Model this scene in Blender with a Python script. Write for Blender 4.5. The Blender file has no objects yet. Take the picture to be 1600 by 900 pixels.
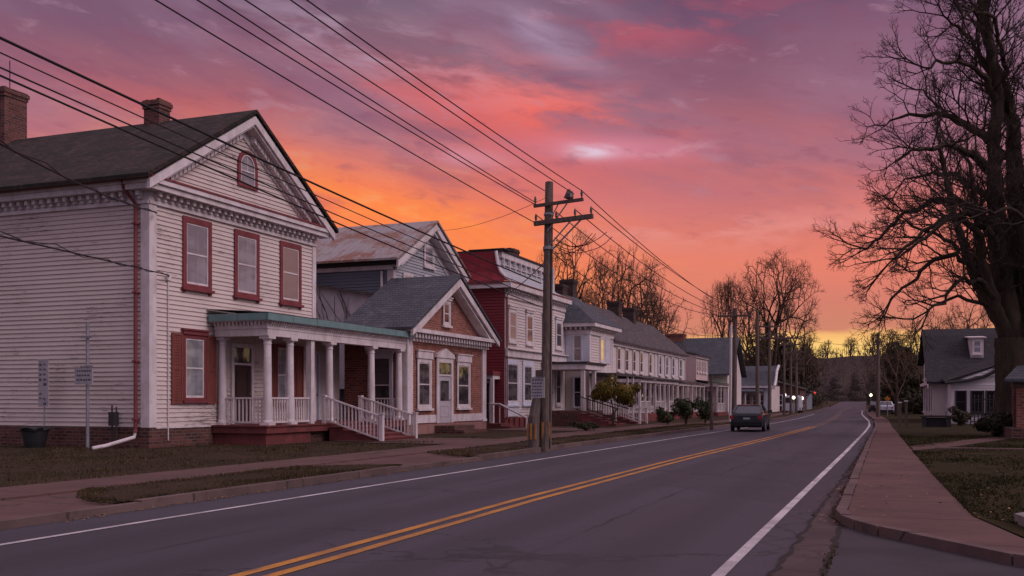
import bpy, bmesh, math, random
import numpy as np
from mathutils import Vector, Matrix
R = math.radians
random.seed(7)
scene = bpy.context.scene
COL = scene.collection
LOC = {}

# ------------------------------------------------------------------ helpers
def lin(c):
    c = c / 255.0
    return c / 12.92 if c <= 0.04045 else ((c + 0.055) / 1.055) ** 2.4

def srgb(r, g, b):
    return (lin(r), lin(g), lin(b), 1.0)

def thing(name, label, cat, loc=(0, 0, 0), group=None, rz=0.0):
    o = bpy.data.objects.new(name, None)
    o.empty_display_size = 0.3
    COL.objects.link(o)
    o.location = loc
    o.rotation_euler = (0, 0, rz)
    o['label'] = label
    o['category'] = cat
    if group:
        o['group'] = group
    LOC[o] = Vector(loc)
    return o

def tag(o, label=None, cat=None, group=None, kind=None):
    if label: o['label'] = label
    if cat: o['category'] = cat
    if group: o['group'] = group
    if kind: o['kind'] = kind
    return o

def front(X):      # wall that faces +x : a = y, b = z, c = out
    return lambda a, b, c: (X + c, a, b)

def side(Y):       # wall that faces -y : a = x
    return lambda a, b, c: (a, Y - c, b)

def west(X):       # wall that faces -x : a = y
    return lambda a, b, c: (X - c, a, b)

def world(a, b, c):
    return (a, b, c)

class MB:
    def __init__(self):
        self.v = []
        self.f = []

    def add(self, vs, fs):
        n = len(self.v)
        self.v.extend(tuple(p) for p in vs)
        self.f.extend(tuple(i + n for i in f) for f in fs)
        return self

    def box(self, fr, a0, a1, b0, b1, c0, c1):
        vs = [fr(a, b, c) for a in (a0, a1) for b in (b0, b1) for c in (c0, c1)]
        return self.add(vs, [(0, 1, 3, 2), (4, 6, 7, 5), (0, 4, 5, 1), (2, 3, 7, 6), (0, 2, 6, 4), (1, 5, 7, 3)])

    def prism(self, fr, poly, c0, c1):
        n = len(poly)
        vs = [fr(a, b, c0) for a, b in poly] + [fr(a, b, c1) for a, b in poly]
        fs = [tuple(range(n)), tuple(range(2 * n - 1, n - 1, -1))]
        fs += [(i, (i + 1) % n, n + (i + 1) % n, n + i) for i in range(n)]
        return self.add(vs, fs)

    def slab(self, pts, t):
        """plate with its top through pts, thickness t straight down"""
        n = len(pts)
        vs = list(pts) + [(x, y, z - t) for x, y, z in pts]
        fs = [tuple(range(n)), tuple(range(2 * n - 1, n - 1, -1))]
        fs += [(i, (i + 1) % n, n + (i + 1) % n, n + i) for i in range(n)]
        return self.add(vs, fs)

    def bar(self, p, q, w, h, up=(0, 0, 1)):
        """square bar from p to q"""
        p, q = Vector(p), Vector(q)
        d = (q - p).normalized()
        s = d.cross(Vector(up))
        if s.length < 1e-4:
            s = d.cross(Vector((1, 0, 0)))
        s.normalize()
        u = s.cross(d).normalized()
        s, u = s * w / 2, u * h / 2
        vs = [p - s - u, p + s - u, p + s + u, p - s + u, q - s - u, q + s - u, q + s + u, q - s + u]
        return self.add(vs, [(0, 3, 2, 1), (4, 5, 6, 7), (0, 1, 5, 4), (1, 2, 6, 5), (2, 3, 7, 6), (3, 0, 4, 7)])

    def tube(self, pts, rad, n=6, cap=True):
        pts = [Vector(p) for p in pts]
        k = len(pts)
        if not hasattr(rad, '__len__'):
            rad = [rad] * k
        vs, fs = [], []
        ref = Vector((0.31, 0.2, 0.93))
        for i, p in enumerate(pts):
            d = (pts[min(i + 1, k - 1)] - pts[max(i - 1, 0)])
            if d.length < 1e-9:
                d = Vector((0, 0, 1))
            d.normalize()
            s = d.cross(ref)
            if s.length < 0.05:
                s = d.cross(Vector((1, 0, 0)))
            s.normalize()
            u = d.cross(s)
            for j in range(n):
                an = 2 * math.pi * j / n
                vs.append(p + (s * math.cos(an) + u * math.sin(an)) * rad[i])
        for i in range(k - 1):
            for j in range(n):
                j2 = (j + 1) % n
                fs.append((i * n + j, i * n + j2, (i + 1) * n + j2, (i + 1) * n + j))
        if cap:
            fs.append(tuple(range(n - 1, -1, -1)))
            fs.append(tuple((k - 1) * n + j for j in range(n)))
        return self.add(vs, fs)

    def lathe(self, x, y, prof, n=14):
        return self.tube([(x, y, z) for r, z in prof], [r for r, z in prof], n)

    def build(self, name, mat, parent=None, smooth=False, recalc=True):
        off = LOC.get(parent, Vector((0, 0, 0))) if parent is not None else Vector((0, 0, 0))
        me = bpy.data.meshes.new(name)
        me.from_pydata([tuple(Vector(p) - off) for p in self.v], [], self.f)
        if recalc and len(self.f) < 30000:
            bm = bmesh.new(); bm.from_mesh(me)
            bmesh.ops.recalc_face_normals(bm, faces=bm.faces)
            bm.to_mesh(me); bm.free()
        if smooth:
            for p in me.polygons:
                p.use_smooth = True
        me.materials.append(mat)
        o = bpy.data.objects.new(name, me)
        COL.objects.link(o)
        if parent is not None:
            o.parent = parent
        LOC[o] = off
        return o

def clap(mb, fr, outline, step=0.135, lap=0.038):
    """lapped boards; outline = [(b, amin, amax), ...] from the bottom up"""
    b, top = outline[0][0], outline[-1][0]
    def at(x):
        for (b0, l0, r0), (b1, l1, r1) in zip(outline, outline[1:]):
            if x <= b1 + 1e-9:
                t = 0 if b1 == b0 else (x - b0) / (b1 - b0)
                return l0 + (l1 - l0) * t, r0 + (r1 - r0) * t
        return outline[-1][1:]
    while b < top - 1e-4:
        b2 = min(b + step, top)
        l0, r0 = at(b); l1, r1 = at(b2)
        # boards in random lengths, each a touch out of line
        cuts = [l0]
        x = l0 + random.uniform(1.5, 4.5)
        while x < r0 - 1.2:
            cuts.append(x); x += random.uniform(2.8, 4.8)
        cuts.append(r0)
        m = len(cuts) - 1
        for i in range(m):
            e0, e1 = cuts[i], cuts[i + 1]
            u0 = l1 if i == 0 else min(max(e0, l1), r1)
            u1 = r1 if i == m - 1 else min(max(e1, l1), r1)
            j = lap + random.uniform(-0.003, 0.004)
            dz0, dz1 = random.uniform(-0.004, 0.004), random.uniform(-0.004, 0.004)
            mb.add([fr(e0, b + dz0, j), fr(e1, b + dz1, j), fr(u1, b2 + 0.004, 0.004), fr(u0, b2 + 0.004, 0.004), fr(e0, b + dz0, 0), fr(e1, b + dz1, 0)],
                   [(0, 1, 2, 3), (0, 4, 5, 1)])
        b = b2

# ------------------------------------------------------------------ materials
class G:
    """tiny node-graph helper"""
    def __init__(self, nt):
        self.nt = nt
    def n(self, t, **kw):
        nd = self.nt.nodes.new(t)
        for k, v in kw.items():
            setattr(nd, k, v)
        return nd
    def put(self, sock, val):
        if hasattr(val, 'is_linked') or hasattr(val, 'links'):
            self.nt.links.new(val, sock)
        elif val is not None:
            sock.default_value = val
    def math(self, op, a, b=None, c=None, clamp=False):
        nd = self.n('ShaderNodeMath', operation=op, use_clamp=clamp)
        self.put(nd.inputs[0], a)
        if b is not None: self.put(nd.inputs[1], b)
        if c is not None: self.put(nd.inputs[2], c)
        return nd.outputs[0]
    def mapr(self, v, a, b, c=0.0, d=1.0, smooth=True):
        nd = self.n('ShaderNodeMapRange', interpolation_type='SMOOTHSTEP' if smooth else 'LINEAR')
        self.put(nd.inputs[0], v)
        for i, x in enumerate((a, b, c, d)):
            nd.inputs[i + 1].default_value = x
        return nd.outputs[0]
    def mix(self, f, a, b, blend='MIX'):
        nd = self.n('ShaderNodeMix', data_type='RGBA', blend_type=blend)
        self.put(nd.inputs[0], f)
        self.put(nd.inputs[6], a); self.put(nd.inputs[7], b)
        return nd.outputs[2]
    def noise(self, vec, scale, detail=4, rough=0.55, dist=0.0):
        nd = self.n('ShaderNodeTexNoise')
        if vec is not None: self.put(nd.inputs['Vector'], vec)
        nd.inputs['Scale'].default_value = scale
        nd.inputs['Detail'].default_value = detail
        nd.inputs['Roughness'].default_value = rough
        nd.inputs['Distortion'].default_value = dist
        return nd.outputs['Fac']
    def scale(self, vec, s):
        nd = self.n('ShaderNodeMapping')
        self.put(nd.inputs['Vector'], vec)
        nd.inputs['Scale'].default_value = s
        return nd.outputs[0]
    def ramp(self, f, stops, interp='LINEAR'):
        nd = self.n('ShaderNodeValToRGB')
        cr = nd.color_ramp
        cr.interpolation = interp
        while len(cr.elements) < len(stops):
            cr.elements.new(0.5)
        for e, (p, c) in zip(cr.elements, stops):
            e.position = p
            e.color = c
        self.put(nd.inputs[0], f)
        return nd.outputs[0]

def c4(c):
    return (c[0], c[1], c[2], 1.0)

def material(name, base, rough=0.8, fn=None, spec=0.3, metal=0.0, emit=None, bump=0.0):
    m = bpy.data.materials.new(name)
    m.use_nodes = True
    nt = m.node_tree
    bs = nt.nodes['Principled BSDF']
    bs.inputs['Base Color'].default_value = c4(base)
    bs.inputs['Roughness'].default_value = rough
    bs.inputs['Specular IOR Level'].default_value = spec
    bs.inputs['Metallic'].default_value = metal
    if emit:
        bs.inputs['Emission Color'].default_value = c4(emit[0])
        bs.inputs['Emission Strength'].default_value = emit[1]
    if fn:
        g = G(nt)
        tc = g.n('ShaderNodeTexCoord')
        out = fn(g, tc.outputs['Object'])
        col, hgt = out[0], out[1]
        if col is not None: nt.links.new(col, bs.inputs['Base Color'])
        if hgt is not None:
            b = g.n('ShaderNodeBump')
            b.inputs['Strength'].default_value = out[2] if len(out) > 2 else 0.5
            b.inputs['Distance'].default_value = out[3] if len(out) > 3 else 0.02
            nt.links.new(hgt, b.inputs['Height'])
            nt.links.new(b.outputs[0], bs.inputs['Normal'])
        if len(out) > 4: nt.links.new(out[4], bs.inputs['Roughness'])
    return m

def mottled(a, b, scale=3.0, bump=0.15, stretch=(1, 1, 1), fine=40):
    def fn(g, v):
        s = g.scale(v, stretch)
        n1 = g.noise(s, scale, 5, 0.6)
        n2 = g.noise(v, fine, 3, 0.6)
        f = g.math('ADD', g.mapr(n1, 0.3, 0.7, 0, 0.8), g.mapr(n2, 0.3, 0.7, -0.2, 0.25), clamp=True)
        return g.mix(f, c4(a), c4(b)), n2, bump, 0.01
    return fn

def siding_fn(paint, worn, amount=0.60, dirt=(0.17, 0.125, 0.105)):
    def fn(g, v):
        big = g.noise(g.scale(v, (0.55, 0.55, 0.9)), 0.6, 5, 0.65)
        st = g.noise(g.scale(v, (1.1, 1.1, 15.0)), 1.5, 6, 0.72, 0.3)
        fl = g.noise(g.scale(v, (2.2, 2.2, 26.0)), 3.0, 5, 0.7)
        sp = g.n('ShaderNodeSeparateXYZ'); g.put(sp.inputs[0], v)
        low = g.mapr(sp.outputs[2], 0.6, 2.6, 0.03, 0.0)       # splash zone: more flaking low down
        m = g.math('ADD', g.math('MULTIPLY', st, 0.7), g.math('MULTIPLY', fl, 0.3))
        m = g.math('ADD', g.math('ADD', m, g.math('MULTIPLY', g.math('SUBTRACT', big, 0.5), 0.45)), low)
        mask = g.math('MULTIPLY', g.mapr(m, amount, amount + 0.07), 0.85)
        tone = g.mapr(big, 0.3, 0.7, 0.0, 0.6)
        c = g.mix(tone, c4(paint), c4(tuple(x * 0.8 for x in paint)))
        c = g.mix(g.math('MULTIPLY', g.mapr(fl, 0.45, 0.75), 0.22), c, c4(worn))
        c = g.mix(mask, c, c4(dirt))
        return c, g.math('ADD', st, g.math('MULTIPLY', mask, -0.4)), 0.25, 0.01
    return fn

def brick_fn(c1, c2, mortar, scale=1.0):
    def fn(g, v):
        sp = g.n('ShaderNodeSeparateXYZ'); g.put(sp.inputs[0], v)
        cb = g.n('ShaderNodeCombineXYZ')
        g.put(cb.inputs[0], g.math('ADD', sp.outputs[0], sp.outputs[1]))
        g.put(cb.inputs[1], sp.outputs[2])
        bt = g.n('ShaderNodeTexBrick')
        g.put(bt.inputs['Vector'], cb.outputs[0])
        bt.inputs['Color1'].default_value = c4(c1)
        bt.inputs['Color2'].default_value = c4(c2)
        bt.inputs['Mortar'].default_value = c4(mortar)
        bt.inputs['Scale'].default_value = scale
        bt.inputs['Mortar Size'].default_value = 0.012
        bt.inputs['Brick Width'].default_value = 0.23
        bt.inputs['Row Height'].default_value = 0.078
        n1 = g.noise(v, 2.2, 5, 0.65)
        n2 = g.noise(v, 9, 3, 0.6)
        c = g.mix(g.mapr(n1, 0.35, 0.75, 0, 0.55), bt.outputs['Color'], c4(tuple(x * 0.45 for x in c1)))
        c = g.mix(g.mapr(n2, 0.55, 0.8, 0, 0.5), c, c4((0.33, 0.2, 0.14)))
        return c, g.math('MULTIPLY', bt.outputs['Fac'], -1.0), 0.6, 0.012
    return fn

def shingle_fn(a, b, patch, row=0.16, moss=0.62):
    def fn(g, v):
        sp = g.n('ShaderNodeSeparateXYZ'); g.put(sp.inputs[0], v)
        cb = g.n('ShaderNodeCombineXYZ')
        g.put(cb.inputs[0], g.math('ADD', sp.outputs[0], g.math('MULTIPLY', sp.outputs[1], 0.55)))
        g.put(cb.inputs[1], sp.outputs[2])
        bt = g.n('ShaderNodeTexBrick')
        g.put(bt.inputs['Vector'], cb.outputs[0])
        bt.inputs['Color1'].default_value = c4(a)
        bt.inputs['Color2'].default_value = c4(b)
        bt.inputs['Mortar'].default_value = c4(tuple(x * 0.35 for x in a))
        bt.inputs['Scale'].default_value = 1.0
        bt.inputs['Mortar Size'].default_value = 0.012
        bt.inputs['Brick Width'].default_value = 0.28
        bt.inputs['Row Height'].default_value = row * 0.7
        n1 = g.noise(g.scale(v, (0.5, 0.5, 1.3)), 1.5, 6, 0.66, 0.8)
        n2 = g.noise(v, 14, 3, 0.65)
        f = g.math('ADD', n1, g.math('MULTIPLY', g.math('SUBTRACT', n2, 0.5), 0.3))
        c = g.mix(g.mapr(f, moss - 0.08, moss + 0.06, 0, 0.75), bt.outputs['Color'], c4(patch))
        n5 = g.noise(g.scale(v, (1.6, 1.6, 0.5)), 1.2, 6, 0.72, 0.5)
        c = g.mix(g.mapr(n5, 0.57, 0.70, 0, 0.45), c, c4(tuple(min(1, x * 1.9 + .02) for x in a)))
        c = g.mix(g.mapr(n5, 0.44, 0.34, 0, 0.6), c, c4(tuple(x * 0.35 for x in a)))
        return c, g.math('ADD', g.math('MULTIPLY', bt.outputs['Fac'], -1.0), n2), 0.5, 0.015
    return fn

M = {}
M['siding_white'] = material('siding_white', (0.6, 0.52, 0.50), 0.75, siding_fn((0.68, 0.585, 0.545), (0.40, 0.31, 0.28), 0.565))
M['siding_cream'] = material('siding_cream', (0.62, 0.55, 0.52), 0.75, siding_fn((0.66, 0.58, 0.56), (0.48, 0.39, 0.36), 0.66))
M['siding_bright'] = material('siding_bright', (0.72, 0.68, 0.7), 0.75, siding_fn((0.76, 0.71, 0.73), (0.6, 0.55, 0.57), 0.72))
M['siding_pink'] = material('siding_pink', (0.6, 0.45, 0.42), 0.75, siding_fn((0.62, 0.47, 0.45), (0.5, 0.36, 0.33), 0.68))
M['siding_red'] = material('siding_red', (0.17, 0.028, 0.033), 0.7, siding_fn((0.22, 0.032, 0.042), (0.14, 0.024, 0.032), 0.66, (0.06, 0.02, 0.02)))
M['siding_blue'] = material('siding_blue', (0.17, 0.2, 0.25), 0.7, siding_fn((0.19, 0.215, 0.26), (0.25, 0.27, 0.30), 0.68, (0.08, 0.08, 0.09)))
M['siding_grey'] = material('siding_grey', (0.36, 0.38, 0.42), 0.7, siding_fn((0.40, 0.415, 0.45), (0.3, 0.31, 0.34), 0.66, (0.15, 0.15, 0.16)))
M['brick_old'] = material('brick_old', (0.14, 0.05, 0.045), 0.9, brick_fn((0.21, 0.066, 0.055), (0.07, 0.03, 0.028), (0.14, 0.11, 0.10), 0.8))
M['brick_soot'] = material('brick_soot', (0.06, 0.04, 0.04), 0.9, brick_fn((0.085, 0.045, 0.042), (0.035, 0.022, 0.022), (0.08, 0.065, 0.06), 0.8))
M['stucco'] = material('stucco', (0.55, 0.53, 0.56), 0.9, mottled((0.46, 0.43, 0.46), (0.62, 0.6, 0.62), 1.5, 0.3))
M['stucco_pink'] = material('stucco_pink', (0.30, 0.15, 0.13), 0.9, mottled((0.34, 0.18, 0.15), (0.24, 0.13, 0.115), 2.5, 0.3))
def trim_fn(g, v):
    n1 = g.noise(g.scale(v, (1, 1, 0.5)), 2.4, 5, 0.65); n2 = g.noise(v, 22, 4, 0.7); n3 = g.noise(v, 6, 5, 0.7)
    c = g.mix(g.mapr(n1, 0.35, 0.7), c4((0.72, 0.66, 0.67)), c4((0.54, 0.47, 0.47)))
    chip = g.math('MULTIPLY', g.mapr(n2, 0.60, 0.66), g.mapr(n3, 0.50, 0.60))
    c = g.mix(g.math('MULTIPLY', chip, 0.75), c, c4((0.20, 0.16, 0.14)))
    c = g.mix(g.mapr(n3, 0.56, 0.75, 0, 0.35), c, c4((0.36, 0.30, 0.28)))
    return c, g.math('SUBTRACT', n2, chip), 0.2, 0.008
M['trim'] = material('trim', (0.66, 0.6, 0.62), 0.6, trim_fn)
M['trim_blue'] = material('trim_blue', (0.62, 0.63, 0.72), 0.6, mottled((0.66, 0.68, 0.78), (0.52, 0.53, 0.6), 2.0, 0.1))
M['trim_red'] = material('trim_red', (0.3, 0.06, 0.065), 0.6, mottled((0.23, 0.055, 0.062), (0.15, 0.036, 0.042), 3.0, 0.12, (1, 1, 0.6)))
M['deck_red'] = material('deck_red', (0.24, 0.055, 0.05), 0.7, mottled((0.20, 0.055, 0.052), (0.11, 0.034, 0.033), 3.0, 0.2))
M['shutter'] = material('shutter', (0.27, 0.075, 0.055), 0.65, mottled((0.235, 0.072, 0.056), (0.15, 0.046, 0.038), 4.0, 0.12, (1, 1, 0.4)))
M['shutter_white'] = material('shutter_white', (0.62, 0.6, 0.66), 0.65, mottled((0.66, 0.64, 0.7), (0.5, 0.48, 0.53), 4.0, 0.12))
M['copper'] = material('copper', (0.1, 0.3, 0.27), 0.6, mottled((0.115, 0.225, 0.225), (0.18, 0.28, 0.275), 3.0, 0.15), 0.4)
M['brick'] = material('brick', (0.3, 0.1, 0.06), 0.85, brick_fn((0.38, 0.115, 0.072), (0.17, 0.048, 0.034), (0.30, 0.22, 0.19), 0.8))
M['brick_dark'] = material('brick_dark', (0.12, 0.05, 0.04), 0.9, brick_fn((0.17, 0.058, 0.046), (0.055, 0.022, 0.02), (0.13, 0.105, 0.095), 0.8))
M['roof_dark'] = material('roof_dark', (0.0372, 0.0310, 0.0310), 0.9, shingle_fn((0.0608, 0.0397, 0.0347), (0.0279, 0.0211, 0.0192), (0.0136, 0.0161, 0.0112), moss=0.54))
M['roof_char'] = material('roof_char', (0.0300, 0.0270, 0.0300), 0.9, shingle_fn((0.0360, 0.0324, 0.0360), (0.0228, 0.0210, 0.0234), (0.0510, 0.0468, 0.0480), moss=0.68))
M['roof_slate'] = material('roof_slate', (0.0680, 0.0723, 0.0850), 0.8, shingle_fn((0.0850, 0.0892, 0.1062), (0.0595, 0.0638, 0.0765), (0.1360, 0.1360, 0.1530), moss=0.68))
M['roof_brown'] = material('roof_brown', (0.0720, 0.0612, 0.0648), 0.85, shingle_fn((0.1080, 0.0864, 0.0900), (0.0648, 0.0540, 0.0576), (0.1440, 0.1224, 0.1224), moss=0.64))
def rust_fn(g, v):
    n1 = g.noise(g.scale(v, (0.7, 0.7, 0.35)), 1.1, 6, 0.68, 0.6)
    n2 = g.noise(v, 12, 4, 0.6)
    f = g.math('ADD', n1, g.math('MULTIPLY', g.math('SUBTRACT', n2, 0.5), 0.35))
    c = g.mix(g.mapr(f, 0.45, 0.60), c4((0.29, 0.26, 0.26)), c4((0.22, 0.095, 0.06)))
    wv = g.n('ShaderNodeTexWave'); wv.bands_direction = 'X'; g.put(wv.inputs[0], v); wv.inputs['Scale'].default_value = 0.9
    return c, wv.outputs['Fac'], 0.35, 0.03
M['roof_tin'] = material('roof_tin', (0.35, 0.25, 0.22), 0.6, rust_fn, 0.5)
M['roof_red'] = material('roof_red', (0.22, 0.04, 0.045), 0.9, mottled((0.23, 0.034, 0.044), (0.14, 0.024, 0.032), 1.6, 0.3, (1, 1, 1)), 0.1)
M['roof_edge'] = material('roof_edge', (0.045, 0.035, 0.038), 0.7)
M['soffit'] = material('soffit', (0.42, 0.38, 0.38), 0.8)
def glass_fn(dark, pale, amt):
    def fn(g, v):
        oi = g.n('ShaderNodeObjectInfo')
        off = g.n('ShaderNodeVectorMath', operation='ADD'); g.put(off.inputs[0], v)
        ox = g.n('ShaderNodeCombineXYZ'); g.put(ox.inputs[0], g.math('MULTIPLY', oi.outputs['Random'], 31.0)); g.put(ox.inputs[2], g.math('MULTIPLY', oi.outputs['Random'], 17.0)); g.put(off.inputs[1], ox.outputs[0])
        v = off.outputs[0]
        w = g.noise(g.scale(v, (1, 1, 0.7)), 1.2, 2, 0.5)
        f1 = g.noise(g.scale(v, (0.7, 0.7, 2.2)), 1.3, 3, 0.5)  # soft horizontal reflections painted into the pane colour
        f2 = g.noise(g.scale(v, (7, 7, 0.25)), 1.0, 2, 0.5)
        f = g.math('ADD', g.math('MULTIPLY', f1, 0.7), g.math('MULTIPLY', f2, 0.3))
        c = g.mix(g.math('MULTIPLY', g.mapr(f, 0.40, 0.60), g.math('MULTIPLY', g.math('ADD', 0.45, g.math('MULTIPLY', oi.outputs['Random'], 0.6)), amt)), c4(dark), c4(pale))
        return c, w, 0.22, 0.06
    return fn
M['glass_curtain'] = material('glass_curtain', (0.22, 0.2, 0.22), 0.06, glass_fn((0.19, 0.19, 0.215), (0.36, 0.36, 0.39), 0.9), 0.55)
M['glass_blind'] = material('glass_blind', (0.26, 0.2, 0.19), 0.06, glass_fn((0.24, 0.19, 0.18), (0.29, 0.23, 0.215), 0.8), 0.5)
M['glass_dark'] = material('glass_dark', (0.05, 0.045, 0.05), 0.05, glass_fn((0.03, 0.026, 0.03), (0.16, 0.14, 0.145), 0.8), 0.75)
M['glass_black'] = material('glass_black', (0.015, 0.014, 0.018), 0.08, None, 0.4)
M['glass_brown'] = material('glass_brown', (0.10, 0.04, 0.035), 0.08, glass_fn((0.085, 0.032, 0.03), (0.16, 0.08, 0.06), 0.6), 0.2)
M['glass_lit'] = material('glass_lit', (0.3, 0.2, 0.1), 0.1, None, 0.4, emit=((1.0, 0.62, 0.24), 0.40))
M['glass_glow'] = material('glass_glow', (0.25, 0.17, 0.12), 0.1, None, 0.4, emit=((1.0, 0.55, 0.25), 0.05))
M['door_dark'] = material('door_dark', (0.05, 0.028, 0.028), 0.5, mottled((0.06, 0.03, 0.03), (0.035, 0.02, 0.02), 3, 0.1))
M['door_white'] = material('door_white', (0.5, 0.47, 0.5), 0.55, mottled((0.52, 0.49, 0.53), (0.4, 0.37, 0.4), 3, 0.1))
M['iron'] = material('iron', (0.025, 0.022, 0.024), 0.5, None, 0.5)
M['metal_grey'] = material('metal_grey', (0.26, 0.27, 0.3), 0.5, mottled((0.3, 0.31, 0.34), (0.2, 0.19, 0.2), 5, 0.1), 0.5, 0.4)
M['wire'] = material('wire', (0.02, 0.016, 0.018), 0.6)
M['pole_wood'] = material('pole_wood', (0.13, 0.1, 0.085), 0.9, mottled((0.165, 0.122, 0.105), (0.06, 0.043, 0.037), 5.0, 0.6, (5, 5, 0.25), 60))
M['pole_dark'] = material('pole_dark', (0.09, 0.07, 0.065), 0.9, mottled((0.13, 0.10, 0.092), (0.06, 0.047, 0.044), 4.0, 0.5, (5, 5, 0.3), 60))
M['ceramic'] = material('ceramic', (0.09, 0.06, 0.055), 0.3)
M['reflector'] = material('reflector', (0.42, 0.19, 0.05), 0.6, mottled((0.46, 0.21, 0.05), (0.26, 0.13, 0.06), 8, 0.1))
def paint_fn(a, b):
    def fn(g, v):
        n1 = g.noise(v, 1.1, 5, 0.65); n2 = g.noise(v, 38, 4, 0.75); n3 = g.noise(g.scale(v, (6, 0.9, 1)), 1.0, 5, 0.7)
        c = g.mix(g.mapr(n1, 0.35, 0.68), c4(a), c4(b))
        wear = g.math('MAXIMUM', g.mapr(n2, 0.56, 0.64), g.mapr(n3, 0.60, 0.70))
        c = g.mix(g.math('MULTIPLY', wear, 0.7), c, c4((0.07, 0.06, 0.07)))
        return c, n2, 0.25, 0.006
    return fn
M['paint_yellow'] = material('paint_yellow', (0.6, 0.28, 0.03), 0.7, paint_fn((0.52, 0.225, 0.04), (0.30, 0.14, 0.045)))
M['paint_white'] = material('paint_white', (0.7, 0.66, 0.66), 0.7, paint_fn((0.60, 0.56, 0.57), (0.34, 0.31, 0.32)))
M['paint_worn'] = material('paint_worn', (0.2, 0.13, 0.09), 0.8, mottled((0.22, 0.14, 0.09), (0.10, 0.075, 0.07), 0.6, 0.2))
def asphalt_fn(g, v):
    big = g.noise(g.scale(v, (0.9, 0.09, 1)), 1.0, 4, 0.6, 0.3)
    mid = g.noise(v, 1.3, 5, 0.65)
    fine = g.noise(v, 120, 2, 0.7)
    c = g.mix(g.mapr(big, 0.32, 0.7), c4((0.0336, 0.0296, 0.0410)), c4((0.0544, 0.0488, 0.0640)))
    c = g.mix(g.mapr(mid, 0.5, 0.75, 0, 0.35), c, c4((0.0344, 0.0288, 0.0369)))
    c = g.mix(g.mapr(fine, 0.35, 0.75, 0, 0.5), c, c4((0.0920, 0.0800, 0.0943)))
    spk = g.noise(v, 26, 4, 0.8)
    c = g.mix(g.mapr(spk, 0.54, 0.72, 0, 0.5), c, c4((0.115, 0.105, 0.12)))
    c = g.mix(g.mapr(spk, 0.46, 0.30, 0, 0.5), c, c4((0.024, 0.021, 0.026)))
    sx = g.n('ShaderNodeSeparateXYZ'); g.put(sx.inputs[0], v)
    xw = g.math('ADD', sx.outputs[0], g.math('MULTIPLY', g.math('SUBTRACT', g.noise(g.scale(v, (0.2, 0.05, 1)), 1.0, 2, 0.5), 0.5), 0.5))
    tr = None
    for xc in (-7.7, -6.1, -4.1, -2.4):
        t1 = g.mapr(g.math('ABSOLUTE', g.math('SUBTRACT', xw, xc)), 0.55, 0.1)
        tr = t1 if tr is None else g.math('ADD', tr, t1)
    c = g.mix(g.math('MULTIPLY', tr, 0.42), c, c4((0.0288, 0.0248, 0.0320)))
    drip = g.math('MULTIPLY', g.mapr(g.noise(g.scale(v, (2.2, 0.5, 1)), 1.0, 5, 0.7), 0.60, 0.72), 0.5)
    c = g.mix(drip, c, c4((0.0240, 0.0208, 0.0254)))
    pt = g.n('ShaderNodeTexVoronoi', feature='F1'); g.put(pt.inputs['Vector'], g.scale(v, (0.32, 0.10, 1))); pt.inputs['Scale'].default_value = 1.0
    sp2 = g.n('ShaderNodeSeparateXYZ'); g.put(sp2.inputs[0], pt.outputs['Color'])
    c = g.mix(g.math('MULTIPLY', g.mapr(sp2.outputs[0], 0.72, 0.74), 0.30), c, c4((0.0304, 0.0264, 0.0344)))
    seamx = g.math('ADD', sx.outputs[0], g.math('MULTIPLY', g.math('SUBTRACT', mid, 0.5), 0.22))
    sm = g.mapr(g.math('ABSOLUTE', g.math('ADD', seamx, 3.35)), 0.034, 0.012)
    sm2 = g.mapr(g.math('ABSOLUTE', g.math('ADD', seamx, 6.95)), 0.030, 0.010)
    ty = g.math('ADD', sx.outputs[1], g.math('MULTIPLY', mid, 1.8))
    tm = g.math('MULTIPLY', g.mapr(g.math('ABSOLUTE', g.math('SUBTRACT', g.math('FRACT', g.math('DIVIDE', ty, 7.3)), 0.5)), 0.0035, 0.001), g.mapr(g.noise(v, 0.22, 2, 0.5), 0.42, 0.55))
    seam_all = g.math('ADD', g.math('MULTIPLY', g.math('ADD', sm, sm2), g.mapr(g.noise(g.scale(v, (0.1, 0.3, 1)), 1.0, 3, 0.6), 0.38, 0.6)), tm, clamp=True)
    c = g.mix(g.math('MULTIPLY', seam_all, 0.8), c, c4((0.0128, 0.0112, 0.0131)))
    ck = g.n('ShaderNodeTexVoronoi', feature='DISTANCE_TO_EDGE')
    wob = g.noise(v, 1.6, 4, 0.6)
    va = g.n('ShaderNodeVectorMath', operation='ADD'); g.put(va.inputs[0], v)
    cb = g.n('ShaderNodeCombineXYZ'); g.put(cb.inputs[0], g.math('MULTIPLY', wob, 1.6)); g.put(cb.inputs[1], g.math('MULTIPLY', mid, 1.6))
    g.put(va.inputs[1], cb.outputs[0])
    g.put(ck.inputs['Vector'], va.outputs[0]); ck.inputs['Scale'].default_value = 0.16
    patch = g.mapr(g.noise(v, 0.14, 2, 0.5), 0.43, 0.52)
    crack = g.math('MULTIPLY', g.mapr(ck.outputs['Distance'], 0.010, 0.002), patch)
    c = g.mix(g.math('MULTIPLY', crack, 0.75), c, c4((0.0240, 0.0200, 0.0230)))
    return c, g.math('SUBTRACT', fine, g.math('MULTIPLY', crack, 2.0)), 0.35, 0.006, g.mapr(big, 0.3, 0.7, 0.62, 0.8)
M['asphalt'] = material('asphalt', (0.1, 0.09, 0.1), 0.7, asphalt_fn, 0.35)
M['asphalt_old'] = material('asphalt_old', (0.1020, 0.0850, 0.0957), 0.8, mottled((0.0561, 0.0459, 0.0539), (0.0323, 0.0272, 0.0322), 0.9, 0.4, (1, 1, 1), 90))
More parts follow.
